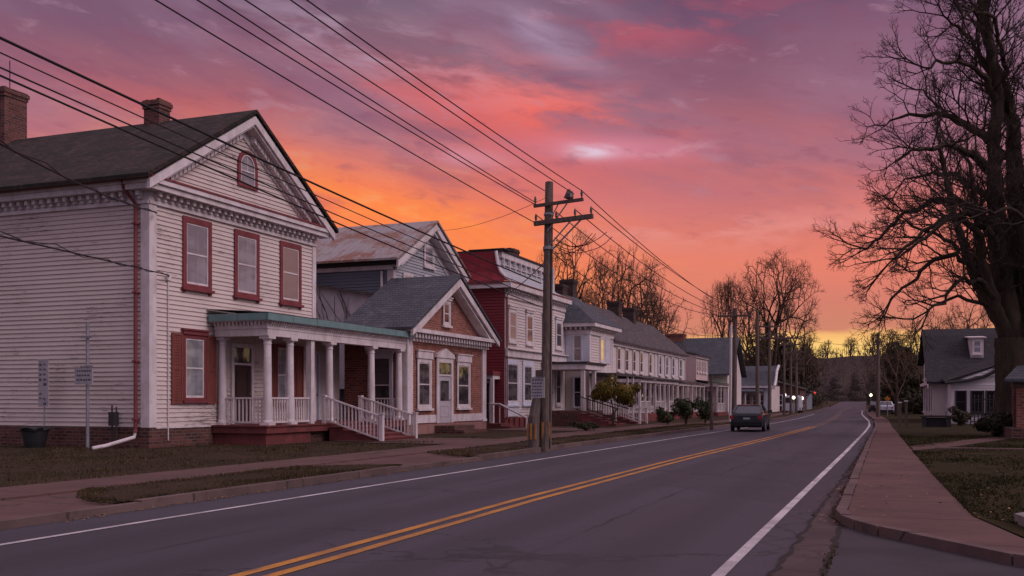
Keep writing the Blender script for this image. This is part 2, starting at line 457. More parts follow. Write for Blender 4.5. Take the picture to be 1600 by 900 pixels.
def concrete_fn(a, b, joint=1.5):
    def fn(g, v):
        n1 = g.noise(v, 0.8, 6, 0.65); n2 = g.noise(v, 70, 2, 0.6)
        c = g.mix(g.mapr(n1, 0.3, 0.72), c4(a), c4(b))
        c = g.mix(g.mapr(n2, 0.4, 0.75, 0, 0.25), c, c4(tuple(x * 0.5 for x in b)))
        sp = g.n('ShaderNodeSeparateXYZ'); g.put(sp.inputs[0], v)
        wob = g.math('MULTIPLY', g.math('SUBTRACT', g.noise(v, 2.0, 3, 0.6), 0.5), 0.16)
        fr = g.math('FRACT', g.math('DIVIDE', g.math('ADD', sp.outputs[1], wob), joint))
        d = g.math('MINIMUM', fr, g.math('SUBTRACT', 1.0, fr))
        ck = g.math('MULTIPLY', g.mapr(d, 0.030 * 1.5 / joint, 0.008 * 1.5 / joint), g.mapr(g.noise(v, 0.7, 2, 0.5), 0.2, 0.42))
        vo = g.n('ShaderNodeTexVoronoi', feature='DISTANCE_TO_EDGE'); 
        va = g.n('ShaderNodeVectorMath', operation='ADD'); g.put(va.inputs[0], v)
        cbx = g.n('ShaderNodeCombineXYZ'); g.put(cbx.inputs[0], g.math('MULTIPLY', n1, 1.5)); g.put(cbx.inputs[1], g.math('MULTIPLY', n1, 1.1)); g.put(va.inputs[1], cbx.outputs[0])
        g.put(vo.inputs['Vector'], va.outputs[0]); vo.inputs['Scale'].default_value = 0.28
        hair = g.math('MULTIPLY', g.mapr(vo.outputs['Distance'], 0.008, 0.001), g.mapr(g.noise(v, 0.35, 2, 0.5), 0.48, 0.56))
        ck = g.math('MAXIMUM', ck, hair)
        st = g.mapr(g.noise(v, 1.9, 6, 0.72), 0.54, 0.72, 0, 0.5)
        c = g.mix(st, c, c4(tuple(x * 0.55 for x in b)))
        slab = g.n('ShaderNodeTexWhiteNoise', noise_dimensions='1D'); g.put(slab.inputs['W'], g.math('FLOOR', g.math('DIVIDE', g.math('ADD', sp.outputs[1], wob), joint)))
        c = g.mix(g.math('MULTIPLY', slab.outputs['Value'], 0.3), c, c4(tuple(x * 0.72 for x in b)))
        c = g.mix(g.math('MULTIPLY', ck, 0.85), c, c4((0.045, 0.035, 0.03)))
        return c, g.math('SUBTRACT', n2, g.math('MULTIPLY', ck, 3.0)), 0.3, 0.01
    return fn
M['walk'] = material('walk', (0.2280, 0.1292, 0.1122), 0.85, concrete_fn((0.1482, 0.0802, 0.0686), (0.0912, 0.0510, 0.0449), 2.1))
M['gutter'] = material('gutter', (0.1760, 0.1110, 0.1110), 0.85, concrete_fn((0.1000, 0.0651, 0.0666), (0.0600, 0.0400, 0.0422), 3.0))
M['kerb'] = material('kerb', (0.2080, 0.1368, 0.1254), 0.85, concrete_fn((0.1680, 0.1102, 0.1026), (0.0920, 0.0623, 0.0585), 2.4))
def soil_fn(a, b, d):
    def fn(g, v):
        n1 = g.noise(v, 0.5, 5, 0.6); n2 = g.noise(v, 7, 5, 0.7); n3 = g.noise(v, 45, 3, 0.7)
        c = g.mix(g.mapr(n1, 0.35, 0.68), c4(a), c4(b))
        c = g.mix(g.mapr(n2, 0.42, 0.7, 0, 0.7), c, c4(d))
        c = g.mix(g.mapr(n3, 0.45, 0.7, 0, 0.5), c, c4(tuple(x * 0.5 for x in a)))
        return c, g.math('ADD', n2, n3), 0.7, 0.04
    return fn
M['lawn'] = material('lawn', (0.0612, 0.0476, 0.0224), 0.95, soil_fn((0.0449, 0.0320, 0.0179), (0.0762, 0.0490, 0.0333), (0.0286, 0.0252, 0.0115)), 0.1)
M['lawn_green'] = material('lawn_green', (0.0408, 0.0374, 0.0128), 0.95, soil_fn((0.0340, 0.0279, 0.0109), (0.0476, 0.0340, 0.0166), (0.0224, 0.0231, 0.0070)), 0.1)
M['dirt'] = material('dirt', (0.0476, 0.0374, 0.0256), 0.95, soil_fn((0.0544, 0.0408, 0.0288), (0.0748, 0.0530, 0.0384), (0.0340, 0.0272, 0.0128)), 0.1)
M['blade'] = material('blade', (0.0680, 0.0578, 0.0224), 0.8, lambda g, v: (g.ramp(g.noise(v, 1.2, 6, 0.75), [(0.34, (0.0326, 0.0286, 0.0115, 1)), (0.5, (0.0653, 0.0462, 0.0243, 1)), (0.66, (0.1088, 0.0714, 0.0435, 1))]), None), 0.15)
M['blade_green'] = material('blade_green', (0.0476, 0.0510, 0.0160), 0.8, lambda g, v: (g.ramp(g.noise(v, 1.2, 6, 0.75), [(0.34, (0.0190, 0.0218, 0.0064, 1)), (0.52, (0.0374, 0.0340, 0.0122, 1)), (0.68, (0.0578, 0.0435, 0.0192, 1))]), None), 0.15)
M['leaf_litter'] = material('leaf_litter', (0.2, 0.11, 0.05), 0.8, lambda g, v: (g.ramp(g.noise(v, 9, 2, 0.6), [(0.3, (0.08, 0.05, 0.03, 1)), (0.5, (0.22, 0.12, 0.05, 1)), (0.7, (0.3, 0.19, 0.08, 1))]), None), 0.2)
M['bark'] = material('bark', (0.06, 0.045, 0.035), 0.95, mottled((0.085, 0.062, 0.048), (0.04, 0.035, 0.022), 2.0, 0.9, (3, 3, 0.6), 22), 0.15)
M['twig'] = material('twig', (0.055, 0.04, 0.034), 0.9, None, 0.15)
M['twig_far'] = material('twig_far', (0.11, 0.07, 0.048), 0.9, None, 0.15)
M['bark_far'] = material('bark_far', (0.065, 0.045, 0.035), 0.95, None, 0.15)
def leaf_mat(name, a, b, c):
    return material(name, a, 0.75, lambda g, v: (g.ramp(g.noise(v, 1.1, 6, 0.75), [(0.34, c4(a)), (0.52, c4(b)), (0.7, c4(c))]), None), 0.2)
M['leaf_olive'] = leaf_mat('leaf_olive', (0.06, 0.05, 0.008), (0.13, 0.095, 0.014), (0.21, 0.13, 0.022))
M['leaf_dark'] = leaf_mat('leaf_dark', (0.022, 0.022, 0.012), (0.042, 0.038, 0.02), (0.07, 0.055, 0.03))
M['leaf_shrub'] = leaf_mat('leaf_shrub', (0.02, 0.026, 0.012), (0.04, 0.045, 0.02), (0.075, 0.065, 0.03))
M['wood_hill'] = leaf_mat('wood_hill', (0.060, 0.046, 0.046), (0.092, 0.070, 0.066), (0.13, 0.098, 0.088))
M['hill'] = material('hill', (0.06, 0.045, 0.04), 1.0, soil_fn((0.055, 0.042, 0.038), (0.085, 0.062, 0.054), (0.07, 0.05, 0.045)), 0.05)
M['car_paint'] = material('car_paint', (0.010, 0.017, 0.021), 0.22, None, 0.6)
M['car_glass'] = material('car_glass', (0.015, 0.02, 0.026), 0.04, None, 0.8)
M['car_trim'] = material('car_trim', (0.012, 0.012, 0.013), 0.6)
M['rubber'] = material('rubber', (0.015, 0.014, 0.014), 0.85)
M['rim'] = material('rim', (0.3, 0.29, 0.3), 0.35, None, 0.5, 0.7)
M['tail'] = material('tail', (0.32, 0.016, 0.014), 0.25, None, 0.5)
M['plate'] = material('plate', (0.4, 0.38, 0.38), 0.5)
M['amber'] = material('amber', (0.6, 0.22, 0.02), 0.3)
M['plastic_dark'] = material('plastic_dark', (0.02, 0.022, 0.026), 0.45, None, 0.5)
M['sign_white'] = material('sign_white', (0.6, 0.58, 0.6), 0.5, mottled((0.42, 0.40, 0.42), (0.28, 0.26, 0.28), 6, 0.05))
M['sign_ink'] = material('sign_ink', (0.08, 0.08, 0.11), 0.6)
M['sign_orange'] = material('sign_orange', (0.75, 0.25, 0.03), 0.5)
M['lamp_white'] = material('lamp_white', (0.9, 0.85, 0.75), 0.4, None, emit=((1.0, 0.86, 0.62), 3.0))
M['lamp_red'] = material('lamp_red', (0.6, 0.02, 0.02), 0.4, None, emit=((1.0, 0.06, 0.05), 2.2))
M['lamp_orange'] = material('lamp_orange', (0.8, 0.3, 0.05), 0.4, None, emit=((1.0, 0.4, 0.06), 0.7))
M['awning_red'] = material('awning_red', (0.35, 0.02, 0.025), 0.7)
M['green_panel'] = material('green_panel', (0.42, 0.5, 0.36), 0.7, mottled((0.44, 0.52, 0.37), (0.36, 0.42, 0.32), 2, 0.1))
M['van_paint'] = material('van_paint', (0.5, 0.52, 0.6), 0.35, None, 0.5)
M['stone'] = material('stone', (0.22, 0.19, 0.18), 0.9, mottled((0.26, 0.22, 0.21), (0.15, 0.125, 0.12), 5, 0.4))

# ------------------------------------------------------------------ camera
cam = bpy.data.cameras.new('camera')
cam.sensor_width = 36.0
cam.lens = 36.0 * 1560 / 1600
cam.shift_y = 175.0 / 1600
cam.clip_start = 0.1
cam.clip_end = 5000
co = bpy.data.objects.new('camera', cam)
COL.objects.link(co)
co.location = (0, 0, 1.5)
co.rotation_euler = (R(90), 0, R(21.2))
scene.camera = co

# ------------------------------------------------------------------ sky and light
FILL_AZ, FILL_EL = R(95), R(36)          # direction of the fill lamp, azimuth from +y towards +x
def make_world():
    w = bpy.data.worlds.new('World')
    scene.world = w
    w.use_nodes = True
    nt = w.node_tree
    g = G(nt)
    bg = nt.nodes['Background']
    tc = g.n('ShaderNodeTexCoord')
    d = tc.outputs['Generated']
    nz = g.n('ShaderNodeVectorMath', operation='NORMALIZE'); g.put(nz.inputs[0], d)
    sp = g.n('ShaderNodeSeparateXYZ'); g.put(sp.inputs[0], nz.outputs[0])
    X, Y, Z = sp.outputs
    u = g.math('ARCTAN2', X, Y)                       # azimuth, 0 = down the street
    v = g.math('ARCSINE', Z)                          # elevation
    # streaky cloud coordinates, a layer seen at a slant
    cb = g.n('ShaderNodeCombineXYZ')
    vv = g.math('ADD', v, g.math('MULTIPLY', u, 0.22))
    g.put(cb.inputs[0], g.math('MULTIPLY', u, 4.2)); g.put(cb.inputs[1], g.math('MULTIPLY', vv, 17.0))
    n1 = g.noise(cb.outputs[0], 1.0, 7, 0.58, 0.2)
    cb2 = g.n('ShaderNodeCombineXYZ')
    vw = g.math('ADD', v, g.math('MULTIPLY', u, 0.10))
    g.put(cb2.inputs[0], g.math('MULTIPLY', u, 9.0)); g.put(cb2.inputs[1], g.math('MULTIPLY', vw, 34.0)); cb2.inputs[2].default_value = 4.7
    n2 = g.noise(cb2.outputs[0], 1.0, 7, 0.60, 0.3)
    cb3 = g.n('ShaderNodeCombineXYZ')
    g.put(cb3.inputs[0], g.math('MULTIPLY', u, 2.4)); g.put(cb3.inputs[1], g.math('MULTIPLY', vv, 8.0)); cb3.inputs[2].default_value = 9.1
    n3 = g.noise(cb3.outputs[0], 1.0, 5, 0.55, 0.4)
    wob = g.math('ADD', g.math('MULTIPLY', g.math('SUBTRACT', n1, 0.5), 0.075), g.math('MULTIPLY', g.math('SUBTRACT', n2, 0.5), 0.03))
    wob = g.math('MULTIPLY', wob, g.mapr(v, 0.04, 0.16, 0.16, 1.0))
    vd = g.math('ADD', v, wob)
    K = 0.40
    t = g.math('DIVIDE', vd, K, clamp=True)
    def st(lst):
        return [(R(e) / K, srgb(*c)) for e, c in lst]
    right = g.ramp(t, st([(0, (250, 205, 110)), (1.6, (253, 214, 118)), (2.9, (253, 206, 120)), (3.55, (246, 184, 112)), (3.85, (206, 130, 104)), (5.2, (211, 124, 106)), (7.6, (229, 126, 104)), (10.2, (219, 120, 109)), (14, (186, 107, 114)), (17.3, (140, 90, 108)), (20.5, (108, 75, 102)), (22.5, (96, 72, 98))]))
    mid = g.ramp(t, st([(0, (250, 180, 90)), (3.6, (252, 160, 80)), (5.5, (252, 142, 74)), (8.5, (247, 126, 82)), (10.8, (238, 112, 90)), (12.5, (226, 110, 96)), (14.4, (200, 103, 104)), (16.8, (164, 98, 109)), (19.3, (136, 98, 115)), (21.8, (117, 92, 112))]))
    left = g.ramp(t, st([(0, (255, 165, 70)), (6, (255, 150, 64)), (9.5, (253, 138, 64)), (11.2, (244, 118, 76)), (13.2, (214, 96, 88)), (15.2, (188, 92, 98)), (17.2, (154, 94, 110)), (19.2, (126, 88, 110)), (21.5, (100, 80, 102))]))
    base = g.mix(g.mapr(u, -0.20, -0.42), right, mid)
    base = g.mix(g.mapr(u, -0.46, -0.72), base, left)
    # clouds: orange glow, red wisps, pale lavender gaps, dull mauve bars
    def blob(u0, v0, su, sv, tilt=0.0):
        du = g.math('SUBTRACT', u, u0)
        dv = g.math('SUBTRACT', g.math('SUBTRACT', v, v0), g.math('MULTIPLY', du, tilt))
        a = g.math('POWER', g.math('DIVIDE', du, su), 2.0); b = g.math('POWER', g.math('ABSOLUTE', g.math('DIVIDE', dv, sv)), 2.0)
        return g.math('EXPONENT', g.math('MULTIPLY', g.math('ADD', a, b), -1.0))
    def over(base, mask, nse, lo, hi, amt, col):
        f = g.math('MULTIPLY', g.math('MULTIPLY', mask, g.mapr(nse, lo, hi)), amt, clamp=True)
        return g.mix(f, base, srgb(*col))
    base = over(base, g.mapr(v, 0.15, 0.27), n3, 0.40, 0.64, 0.68, (148, 116, 140))
    base = over(base, g.mapr(v, 0.13, 0.26), n1, 0.54, 0.40, 0.50, (122, 82, 108))
    base = over(base, blob(-0.50, 0.185, 0.20, 0.050, -0.16), n1, 0.30, 0.58, 0.95, (255, 138, 62))
    base = over(base, blob(-0.58, 0.215, 0.10, 0.020, -0.25), n2, 0.40, 0.58, 0.9, (252, 118, 78))
    base = over(base, blob(-0.335, 0.283, 0.12, 0.030, -0.20), n2, 0.36, 0.56, 1.0, (252, 104, 76))
    base = over(base, blob(-0.40, 0.27, 0.20, 0.026, -0.28), n1, 0.42, 0.62, 0.5, (234, 94, 84))
    base = over(base, blob(-0.235, 0.352, 0.12, 0.026, 0.05), n2, 0.42, 0.60, 0.6, (196, 84, 94))
    base = over(base, blob(-0.13, 0.27, 0.17, 0.07, 0.0), n3, 0.30, 0.62, 0.65, (152, 98, 120))
    base = over(base, blob(-0.40, 0.215, 0.16, 0.022, -0.15), n1, 0.38, 0.58, 0.55, (206, 112, 124))
    base = over(base, blob(-0.27, 0.246, 0.075, 0.012, -0.05), n1, 0.3, 0.5, 0.85, (214, 130, 150))
    base = over(base, blob(-0.288, 0.2445, 0.022, 0.0070, 0.0), n2, 0.36, 0.60, 1.0, (226, 208, 226))
    base = over(base, blob(-0.21, 0.243, 0.035, 0.005, 0.05), n2, 0.42, 0.62, 0.8, (216, 176, 196))
    base = over(base, blob(-0.42, 0.238, 0.05, 0.010, -0.1), n2, 0.3, 0.5, 0.55, (214, 150, 168))
    base = over(base, blob(-0.34, 0.35, 0.05, 0.016, -0.5), n1, 0.3, 0.5, 0.7, (176, 150, 178))
    base = over(base, blob(-0.50, 0.335, 0.16, 0.028, -0.2), n2, 0.40, 0.62, 0.8, (180, 150, 172))
    base = over(base, blob(-0.13, 0.165, 0.25, 0.018, -0.02), n2, 0.46, 0.64, 0.55, (234, 150, 140))
    # small broken puffs within the layer
    cb4 = g.n('ShaderNodeCombineXYZ')
    g.put(cb4.inputs[0], g.math('MULTIPLY', u, 20.0)); g.put(cb4.inputs[1], g.math('MULTIPLY', vw, 62.0)); cb4.inputs[2].default_value = 2.3
    n4 = g.noise(cb4.outputs[0], 1.0, 5, 0.62, 0.25)
    puff = g.math('MULTIPLY', g.mapr(n4, 0.56, 0.74), g.mapr(v, 0.13, 0.25, 0.0, 0.42))
    base = g.mix(puff, base, srgb(176, 132, 152))
    dark = g.math('MULTIPLY', g.mapr(n4, 0.46, 0.28), g.mapr(v, 0.10, 0.22, 0.0, 0.38))
    base = g.mix(dark, base, srgb(136, 78, 100))
    hot = g.math('MULTIPLY', g.mapr(n4, 0.50, 0.70), g.math('MULTIPLY', blob(-0.52, 0.18, 0.22, 0.05, -0.16), 0.6))
    base = g.mix(hot, base, srgb(255, 164, 84))
    # overhead and behind: dusk sky brightened out of view as fill for the street
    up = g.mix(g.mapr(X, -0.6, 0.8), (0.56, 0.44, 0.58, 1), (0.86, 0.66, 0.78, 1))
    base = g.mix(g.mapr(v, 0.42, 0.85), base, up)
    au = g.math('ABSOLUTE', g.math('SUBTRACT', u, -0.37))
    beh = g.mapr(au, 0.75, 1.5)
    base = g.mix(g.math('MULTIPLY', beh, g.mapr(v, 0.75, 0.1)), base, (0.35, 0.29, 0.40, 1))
    # clear twilight sky showing thinly through the layer
    sk = g.n('ShaderNodeTexSky'); sk.sky_type = 'NISHITA'; sk.sun_disc = False
    sk.sun_elevation = FILL_EL; sk.sun_rotation = FILL_AZ
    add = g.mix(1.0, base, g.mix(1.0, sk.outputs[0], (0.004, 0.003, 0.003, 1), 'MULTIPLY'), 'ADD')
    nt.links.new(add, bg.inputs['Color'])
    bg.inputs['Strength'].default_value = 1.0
make_world()
sky_fill = bpy.data.lights.new('sky_fill', 'SUN')  # added fill lamp standing for sky glow at the right; sunset lies ahead
sky_fill.energy = 1.25
sky_fill.angle = R(32)
sky_fill.color = (1.0, 0.82, 0.87)
so = bpy.data.objects.new('sky_fill', sky_fill)
COL.objects.link(so)
dv = Vector((math.sin(FILL_AZ) * math.cos(FILL_EL), math.cos(FILL_AZ) * math.cos(FILL_EL), math.sin(FILL_EL)))
so.rotation_euler = dv.to_track_quat('Z', 'Y').to_euler()

# ------------------------------------------------------------------ ground
def rise(y):
    t = min(max((y - 150) / 210, 0), 1)
    return 0.95 * t * t * (3 - 2 * t)
def lerp_tab(tab, y):
    for (a, p), (b, q) in zip(tab, tab[1:]):
        if y <= b:
            return p + (q - p) * (y - a) / (b - a)
    return tab[-1][1]
RL = [(-40, -8.7), (10, -8.66), (20, -8.5), (41, -8.15), (55, -7.7), (68, -7.5), (85, -7.6), (140, -9.3), (200, -11.5), (360, -17.4)]
RR = [(-40, -1.43), (30, -1.44), (50, -1.5), (62, -1.62), (75, -2.0), (92, -2.8), (112, -3.7), (160, -5.2), (200, -6.3), (360, -10.8)]
YS = [-40, 12.39, 12.41, -20, -5, 0, 5, 8, 10, 11, 12, 13, 14, 16, 18, 20, 23, 26, 30, 35, 40, 45, 50, 55, 58, 62, 66, 70, 75, 80, 85, 92, 100, 112, 125, 140, 160, 180, 200, 225, 250, 280, 310, 335, 360]

def strip(name, left, rgt, mat, z, ys=YS, y0=None, y1=None, kind='structure', thick=0.0, nx=1):
    mb = MB()
    ys = sorted(set([y for y in ys if (y0 is None or y > y0) and (y1 is None or y < y1)] + [y for y in (y0, y1) if y is not None]))
    rows = []
    for y in ys:
        a, b = left(y), rgt(y)
        rows.append([(a + (b - a) * i / nx, y, z + rise(y)) for i in range(nx + 1)])
    vs = [p for r in rows for p in r]
    fs = []
    for i in range(len(rows) - 1):
        for j in range(nx):
            k = i * (nx + 1) + j
            fs.append((k, k + 1, k + nx + 2, k + nx + 1))
    mb.add(vs, fs)
    if thick:
        n = len(vs)
        w = nx + 1
        mb.v.extend([(x, y, zz - thick) for x, y, zz in vs])
        for i in range(len(rows) - 1):
            mb.f.append((i * w, (i + 1) * w, n + (i + 1) * w, n + i * w))
            mb.f.append((i * w + nx, n + i * w + nx, n + (i + 1) * w + nx, (i + 1) * w + nx))
        mb.f.append(tuple([j for j in range(w)] + [n + j for j in range(w - 1, -1, -1)]))
        e = (len(rows) - 1) * w
        mb.f.append(tuple([e + j for j in range(w - 1, -1, -1)] + [n + e + j for j in range(w)]))
    o = mb.build(name, mat)
    if kind: o['kind'] = kind
    return o

RLf = lambda y: lerp_tab(RL, y)
RRf = lambda y: lerp_tab(RR, y)
SLf0 = lambda y: lerp_tab([(12.3, -0.52), (13.3, -0.6), (21, -0.70), (35, -0.85), (55, -1.02), (75, -1.5), (112, -3.2), (150, -4.4)], y)
# one sheet to the horizon, wrapped up a little past the crest
gm = MB()
xs = [-1500, -400, -120, -60, -30, -15, 0, 15, 40, 120, 400, 1500]
ysg = [-200, -60, 0, 30, 60, 100, 150, 180, 210, 240, 270, 300, 330, 360, 420, 600, 1000, 2200]
for y in ysg:
    for x in xs:
        gm.v.append((x, y, rise(y) - 0.03))
for i in range(len(ysg) - 1):
    for j in range(len(xs) - 1):
        k = i * len(xs) + j
        gm.f.append((k, k + 1, k + len(xs) + 1, k + len(xs)))
tag(gm.build('ground', M['dirt']), kind='structure')
KL = lambda y: -9.66 if y < 30 else lerp_tab([(30, -9.66), (45, -9.3), (60, -8.8), (75, -8.6), (85, -8.6), (140, -10.3), (200, -12.5), (360, -18.4)], y)
strip('road', lambda y: KL(y), lambda y: RRf(y) + 0.45, M['asphalt'], 0.0)
strip('gutter_pavement', lambda y: RRf(y) + 0.42, lambda y: (RRf(y) + 0.86 if y < 12.4 else SLf0(y) + 0.05), M['gutter'], 0.012, y1=110)
strip('line_marking', lambda y: RLf(y) - 0.045, lambda y: RLf(y) + 0.05, M['paint_white'], 0.006, y1=110)
strip('line_marking', lambda y: RRf(y) - 0.055, lambda y: RRf(y) + 0.055, M['paint_white'], 0.006, y1=150)
YC = [(-40, -5.1), (8, -5.12), (14, -5.22), (25, -5.15), (40, -4.75), (50, -4.55), (62, -4.45), (80, -4.8), (110, -5.9), (140, -7.3), (200, -8.9), (360, -14.1)]
YCf = lambda y: lerp_tab(YC, y)
for s in (-1, 1):
    strip('centre_line_marking', lambda y: YCf(y) + s * 0.135 - 0.062, lambda y: YCf(y) + s * 0.135 + 0.062, M['paint_yellow'], 0.006, y1=58)
    strip('centre_line_marking', lambda y: YCf(y) + s * 0.135 - 0.05, lambda y: YCf(y) + s * 0.135 + 0.05, M['paint_worn'], 0.006, y0=58, y1=200)
# left: lawn, footway, verges, kerb, crossing aprons
lawn_l = lambda y: -60
strip('left_lawn', lawn_l, lambda y: -13.22 if y < 60 else KL(y) - 2.6, M['lawn'], 0.10, y0=-40, y1=62, nx=6)
strip('left_footway', lambda y: -13.25 if y < 60 else KL(y) - 2.6, lambda y: -11.75 if y < 60 else KL(y) - 1.3, M['walk'], 0.118, y0=-40, y1=140, thick=0.12)
strip('yard', lambda y: -70, lambda y: KL(y) - 1.3, M['lawn'], 0.09, y0=62, y1=360)
strip('far_verge', lambda y: KL(y) - 1.3, lambda y: KL(y) - 0.16, M['lawn'], 0.105, y0=62, y1=360)
strip('driveway_apron', lambda y: -11.76, lambda y: KL(y) - 0.02, M['walk'], 0.088, y0=-40, y1=14.0)
strip('driveway_apron', lambda y: -11.76, lambda y: KL(y) - 0.02, M['walk'], 0.088, y0=15.5, y1=26.0)
def verge(y0, y1):
    n = 14
    mb = MB(); prev = None
    for i in range(n + 1):
        t = i / n
        y = y0 + (y1 - y0) * t
        wdt = min(1.0, (min(t, 1 - t) * (y1 - y0) / 1.6)) ** 0.5
        if y1 - y0 > 20: wdt = min(1.0, (t * (y1 - y0) / 1.6)) ** 0.5
        a = KL(y) - 0.16 - wdt * (11.8 - 9.82) * (1 if y < 45 else 0.75); b = KL(y) - 0.15
        mb.v += [(a, y, 0.105), ((a + b) / 2, y, 0.15), (b, y, 0.12)]
        if i:
            k = 3 * i
            mb.f += [(k - 3, k - 2, k + 1, k), (k - 2, k - 1, k + 2, k + 1)]
    return tag(mb.build('grass_verge', M['lawn']), kind='structure')
verge(10.6, 18.8); verge(22.4, 62)
strip('left_kerb', lambda y: KL(y) - 0.16, lambda y: KL(y), M['kerb'], 0.13, y0=10.9, y1=18.5, thick=0.16)
strip('left_kerb', lambda y: KL(y) - 0.16, lambda y: KL(y), M['kerb'], 0.13, y0=22.7, y1=200, thick=0.16)
strip('dropped_kerb', lambda y: KL(y) - 0.16, lambda y: KL(y), M['kerb'], 0.10, y0=-40, y1=10.9, thick=0.12)
strip('dropped_kerb', lambda y: KL(y) - 0.16, lambda y: KL(y), M['kerb'], 0.10, y0=18.5, y1=22.7, thick=0.12)
strip('verge_base', lambda y: -11.76, lambda y: KL(y) - 0.02, M['dirt'], 0.07, y0=10, y1=62)
strip('stair_walk', lambda y: -16.2, lambda y: -13.2, M['walk'], 0.121, y0=28.4, y1=33.0)
strip('front_walk', lambda y: -17.7, lambda y: -13.2, M['walk'], 0.122, y0=42.4, y1=47.4)
# right: footway with rounded corner, kerb, lawn
SL = [(12.3, -0.52), (13.3, -0.6), (21, -0.70), (35, -0.85), (55, -1.02), (75, -1.5), (112, -3.2), (150, -4.4)]
SR = [(9.9, 1.0), (13, 0.84), (20, 0.60), (30, 0.34), (45, -0.04), (55, -0.32), (75, -0.7), (112, -2.3), (150, -3.6)]
SLf = lambda y: lerp_tab(SL, y); SRf = lambda y: lerp_tab(SR, y)
corner = [(1.9, 9.3), (1.05, 10.05), (0.56, 10.75), (0.2, 11.25), (-0.1, 11.65), (-0.36, 12.15), (-0.52, 12.6), (-0.6, 13.2)]
mb = MB()
poly = [(x, y, 0.115) for x, y in corner] + [(SLf(y), y, 0.115) for y in (16, 21, 28, 35, 45, 55, 65, 75, 90, 112, 130, 150)]
poly += [(SRf(y), y, 0.115) for y in (150, 130, 112, 90, 75, 65, 55, 45, 37, 30, 24, 20, 16, 13)] + [(1.15, 11.2, 0.115), (1.75, 10.3, 0.115), (2.6, 9.7, 0.115)]
mb.add(poly, [tuple(range(len(poly)))])
tag(mb.build('right_footway', M['walk']), kind='structure')
mb = MB()
kp = corner + [(SLf(y), y) for y in (14.1, 15.2, 16.1, 17.3, 18.4, 19.5, 21, 22.6, 24, 26, 28, 30, 32, 35, 38, 41, 45, 50, 55, 60, 65, 75, 90, 112)]
for i in range(len(kp) - 1):
    (x0, y0), (x1, y1) = kp[i], kp[i + 1]
    dx, dy = x1 - x0, y1 - y0
    L = math.hypot(dx, dy); nx_, ny_ = -dy / L * 0.13, dx / L * 0.13
    j = random.uniform(-0.003, 0.018)
    h = 0.125 + j if y0 > 12 else 0.12 + j
    x0 -= random.uniform(0, .018); x1 -= random.uniform(0, .018)
    a = [(x0, y0), (x1, y1), (x1 + nx_, y1 + ny_), (x0 + nx_, y0 + ny_)]
    mb.slab([(p[0], p[1], h) for p in a], 0.16)
tag(mb.build('right_kerb', M['kerb']), kind='structure')
strip('dirt_verge', lambda y: SLf(y) - 0.20 - 0.05 * math.sin(y * 1.9) - 0.03 * math.sin(y * 5.3), lambda y: SLf(y) + 0.02, M['dirt'], 0.02, ys=[12.4 + 0.35 * k for k in range(165)])
mb = MB()
ap = [(x - 0.02, y - 0.05) for x, y in corner[:-1]]
ap = ap + [(-0.62, 12.5), (-0.62, -2), (20, -2), (20, 7.0), (5, 8.2)]
mb.add([(x, y, 0.016) for x, y in ap], [tuple(range(len(ap)))])
tag(mb.build('side_street', M['asphalt_old']), kind='structure')
strip('right_lawn', lambda y: SRf(y) - 0.01, lambda y: 60, M['lawn_green'], 0.125, y0=13.0, y1=360, nx=8)
mb = MB()
lp = [(0.83, 13.0), (1.16, 11.2), (1.76, 10.35), (2.6, 9.75), (6, 9.4), (60, 9.4), (60, 13.0)]
mb.add([(x, y, 0.126) for x, y in lp], [tuple(range(len(lp)))])
tag(mb.build('corner_lawn', M['lawn_green']), kind='structure')
mb = MB()
mb.add([(0.37, 29.2, 0.132), (0.3, 32.0, 0.132), (3.2, 40.8, 0.132), (4.0, 40.6, 0.132), (1.6, 32.4, 0.132)], [(0, 1, 2, 3, 4)])
tag(mb.build('garden_path', M['walk']), kind='structure')
mb = MB(); mb.box(world, 0.95, 9.0, 30.5, 30.75, 0.08, 0.165)
tag(mb.build('path_edging', M['kerb']), kind='structure')
# rough concrete block at the lawn corner
mb = MB()
bp = [(1.5, 12.75), (1.2, 12.45), (1.32, 11.75), (1.7, 11.2), (2.4, 10.85), (2.6, 11.3), (1.95, 12.0)]
mb.slab([(x, y, 0.24 + random.uniform(-0.02, 0.02)) for x, y in bp], 0.16)
tag(mb.build('edging_stone', M['stone']), 'weathered concrete edging stone at the right lawn corner', 'stone')

# seam cracks filled with soil and weeds along the gutter
def seam(x_of, y0, y1, w):
    mb = MB(); y = y0; k = 0
    L, Rr = [], []
    while y < y1:
        wx = random.uniform(-0.03, 0.03)
        ww = w * random.uniform(0.35, 1.3)
        L.append((x_of(y) + wx - ww, y, 0.017)); Rr.append((x_of(y) + wx + ww, y, 0.017))
        y += random.uniform(0.12, 0.3)
    n = len(L)
    mb.add(L + Rr, [(i, i + 1, n + i + 1, n + i) for i in range(n - 1)])
    return tag(mb.build('seam_dirt', M['dirt']), kind='structure')
M['seam'] = material('seam', (0.03, 0.024, 0.022), 1.0)
for o in (seam(lambda y: RRf(y) + 0.43, 5, 60, 0.025), seam(lambda y: -0.62, 5, 12.4, 0.035), seam(lambda y: RRf(y) + 0.62, 13.5, 45, 0.008)):
    o.data.materials[0] = M['seam']

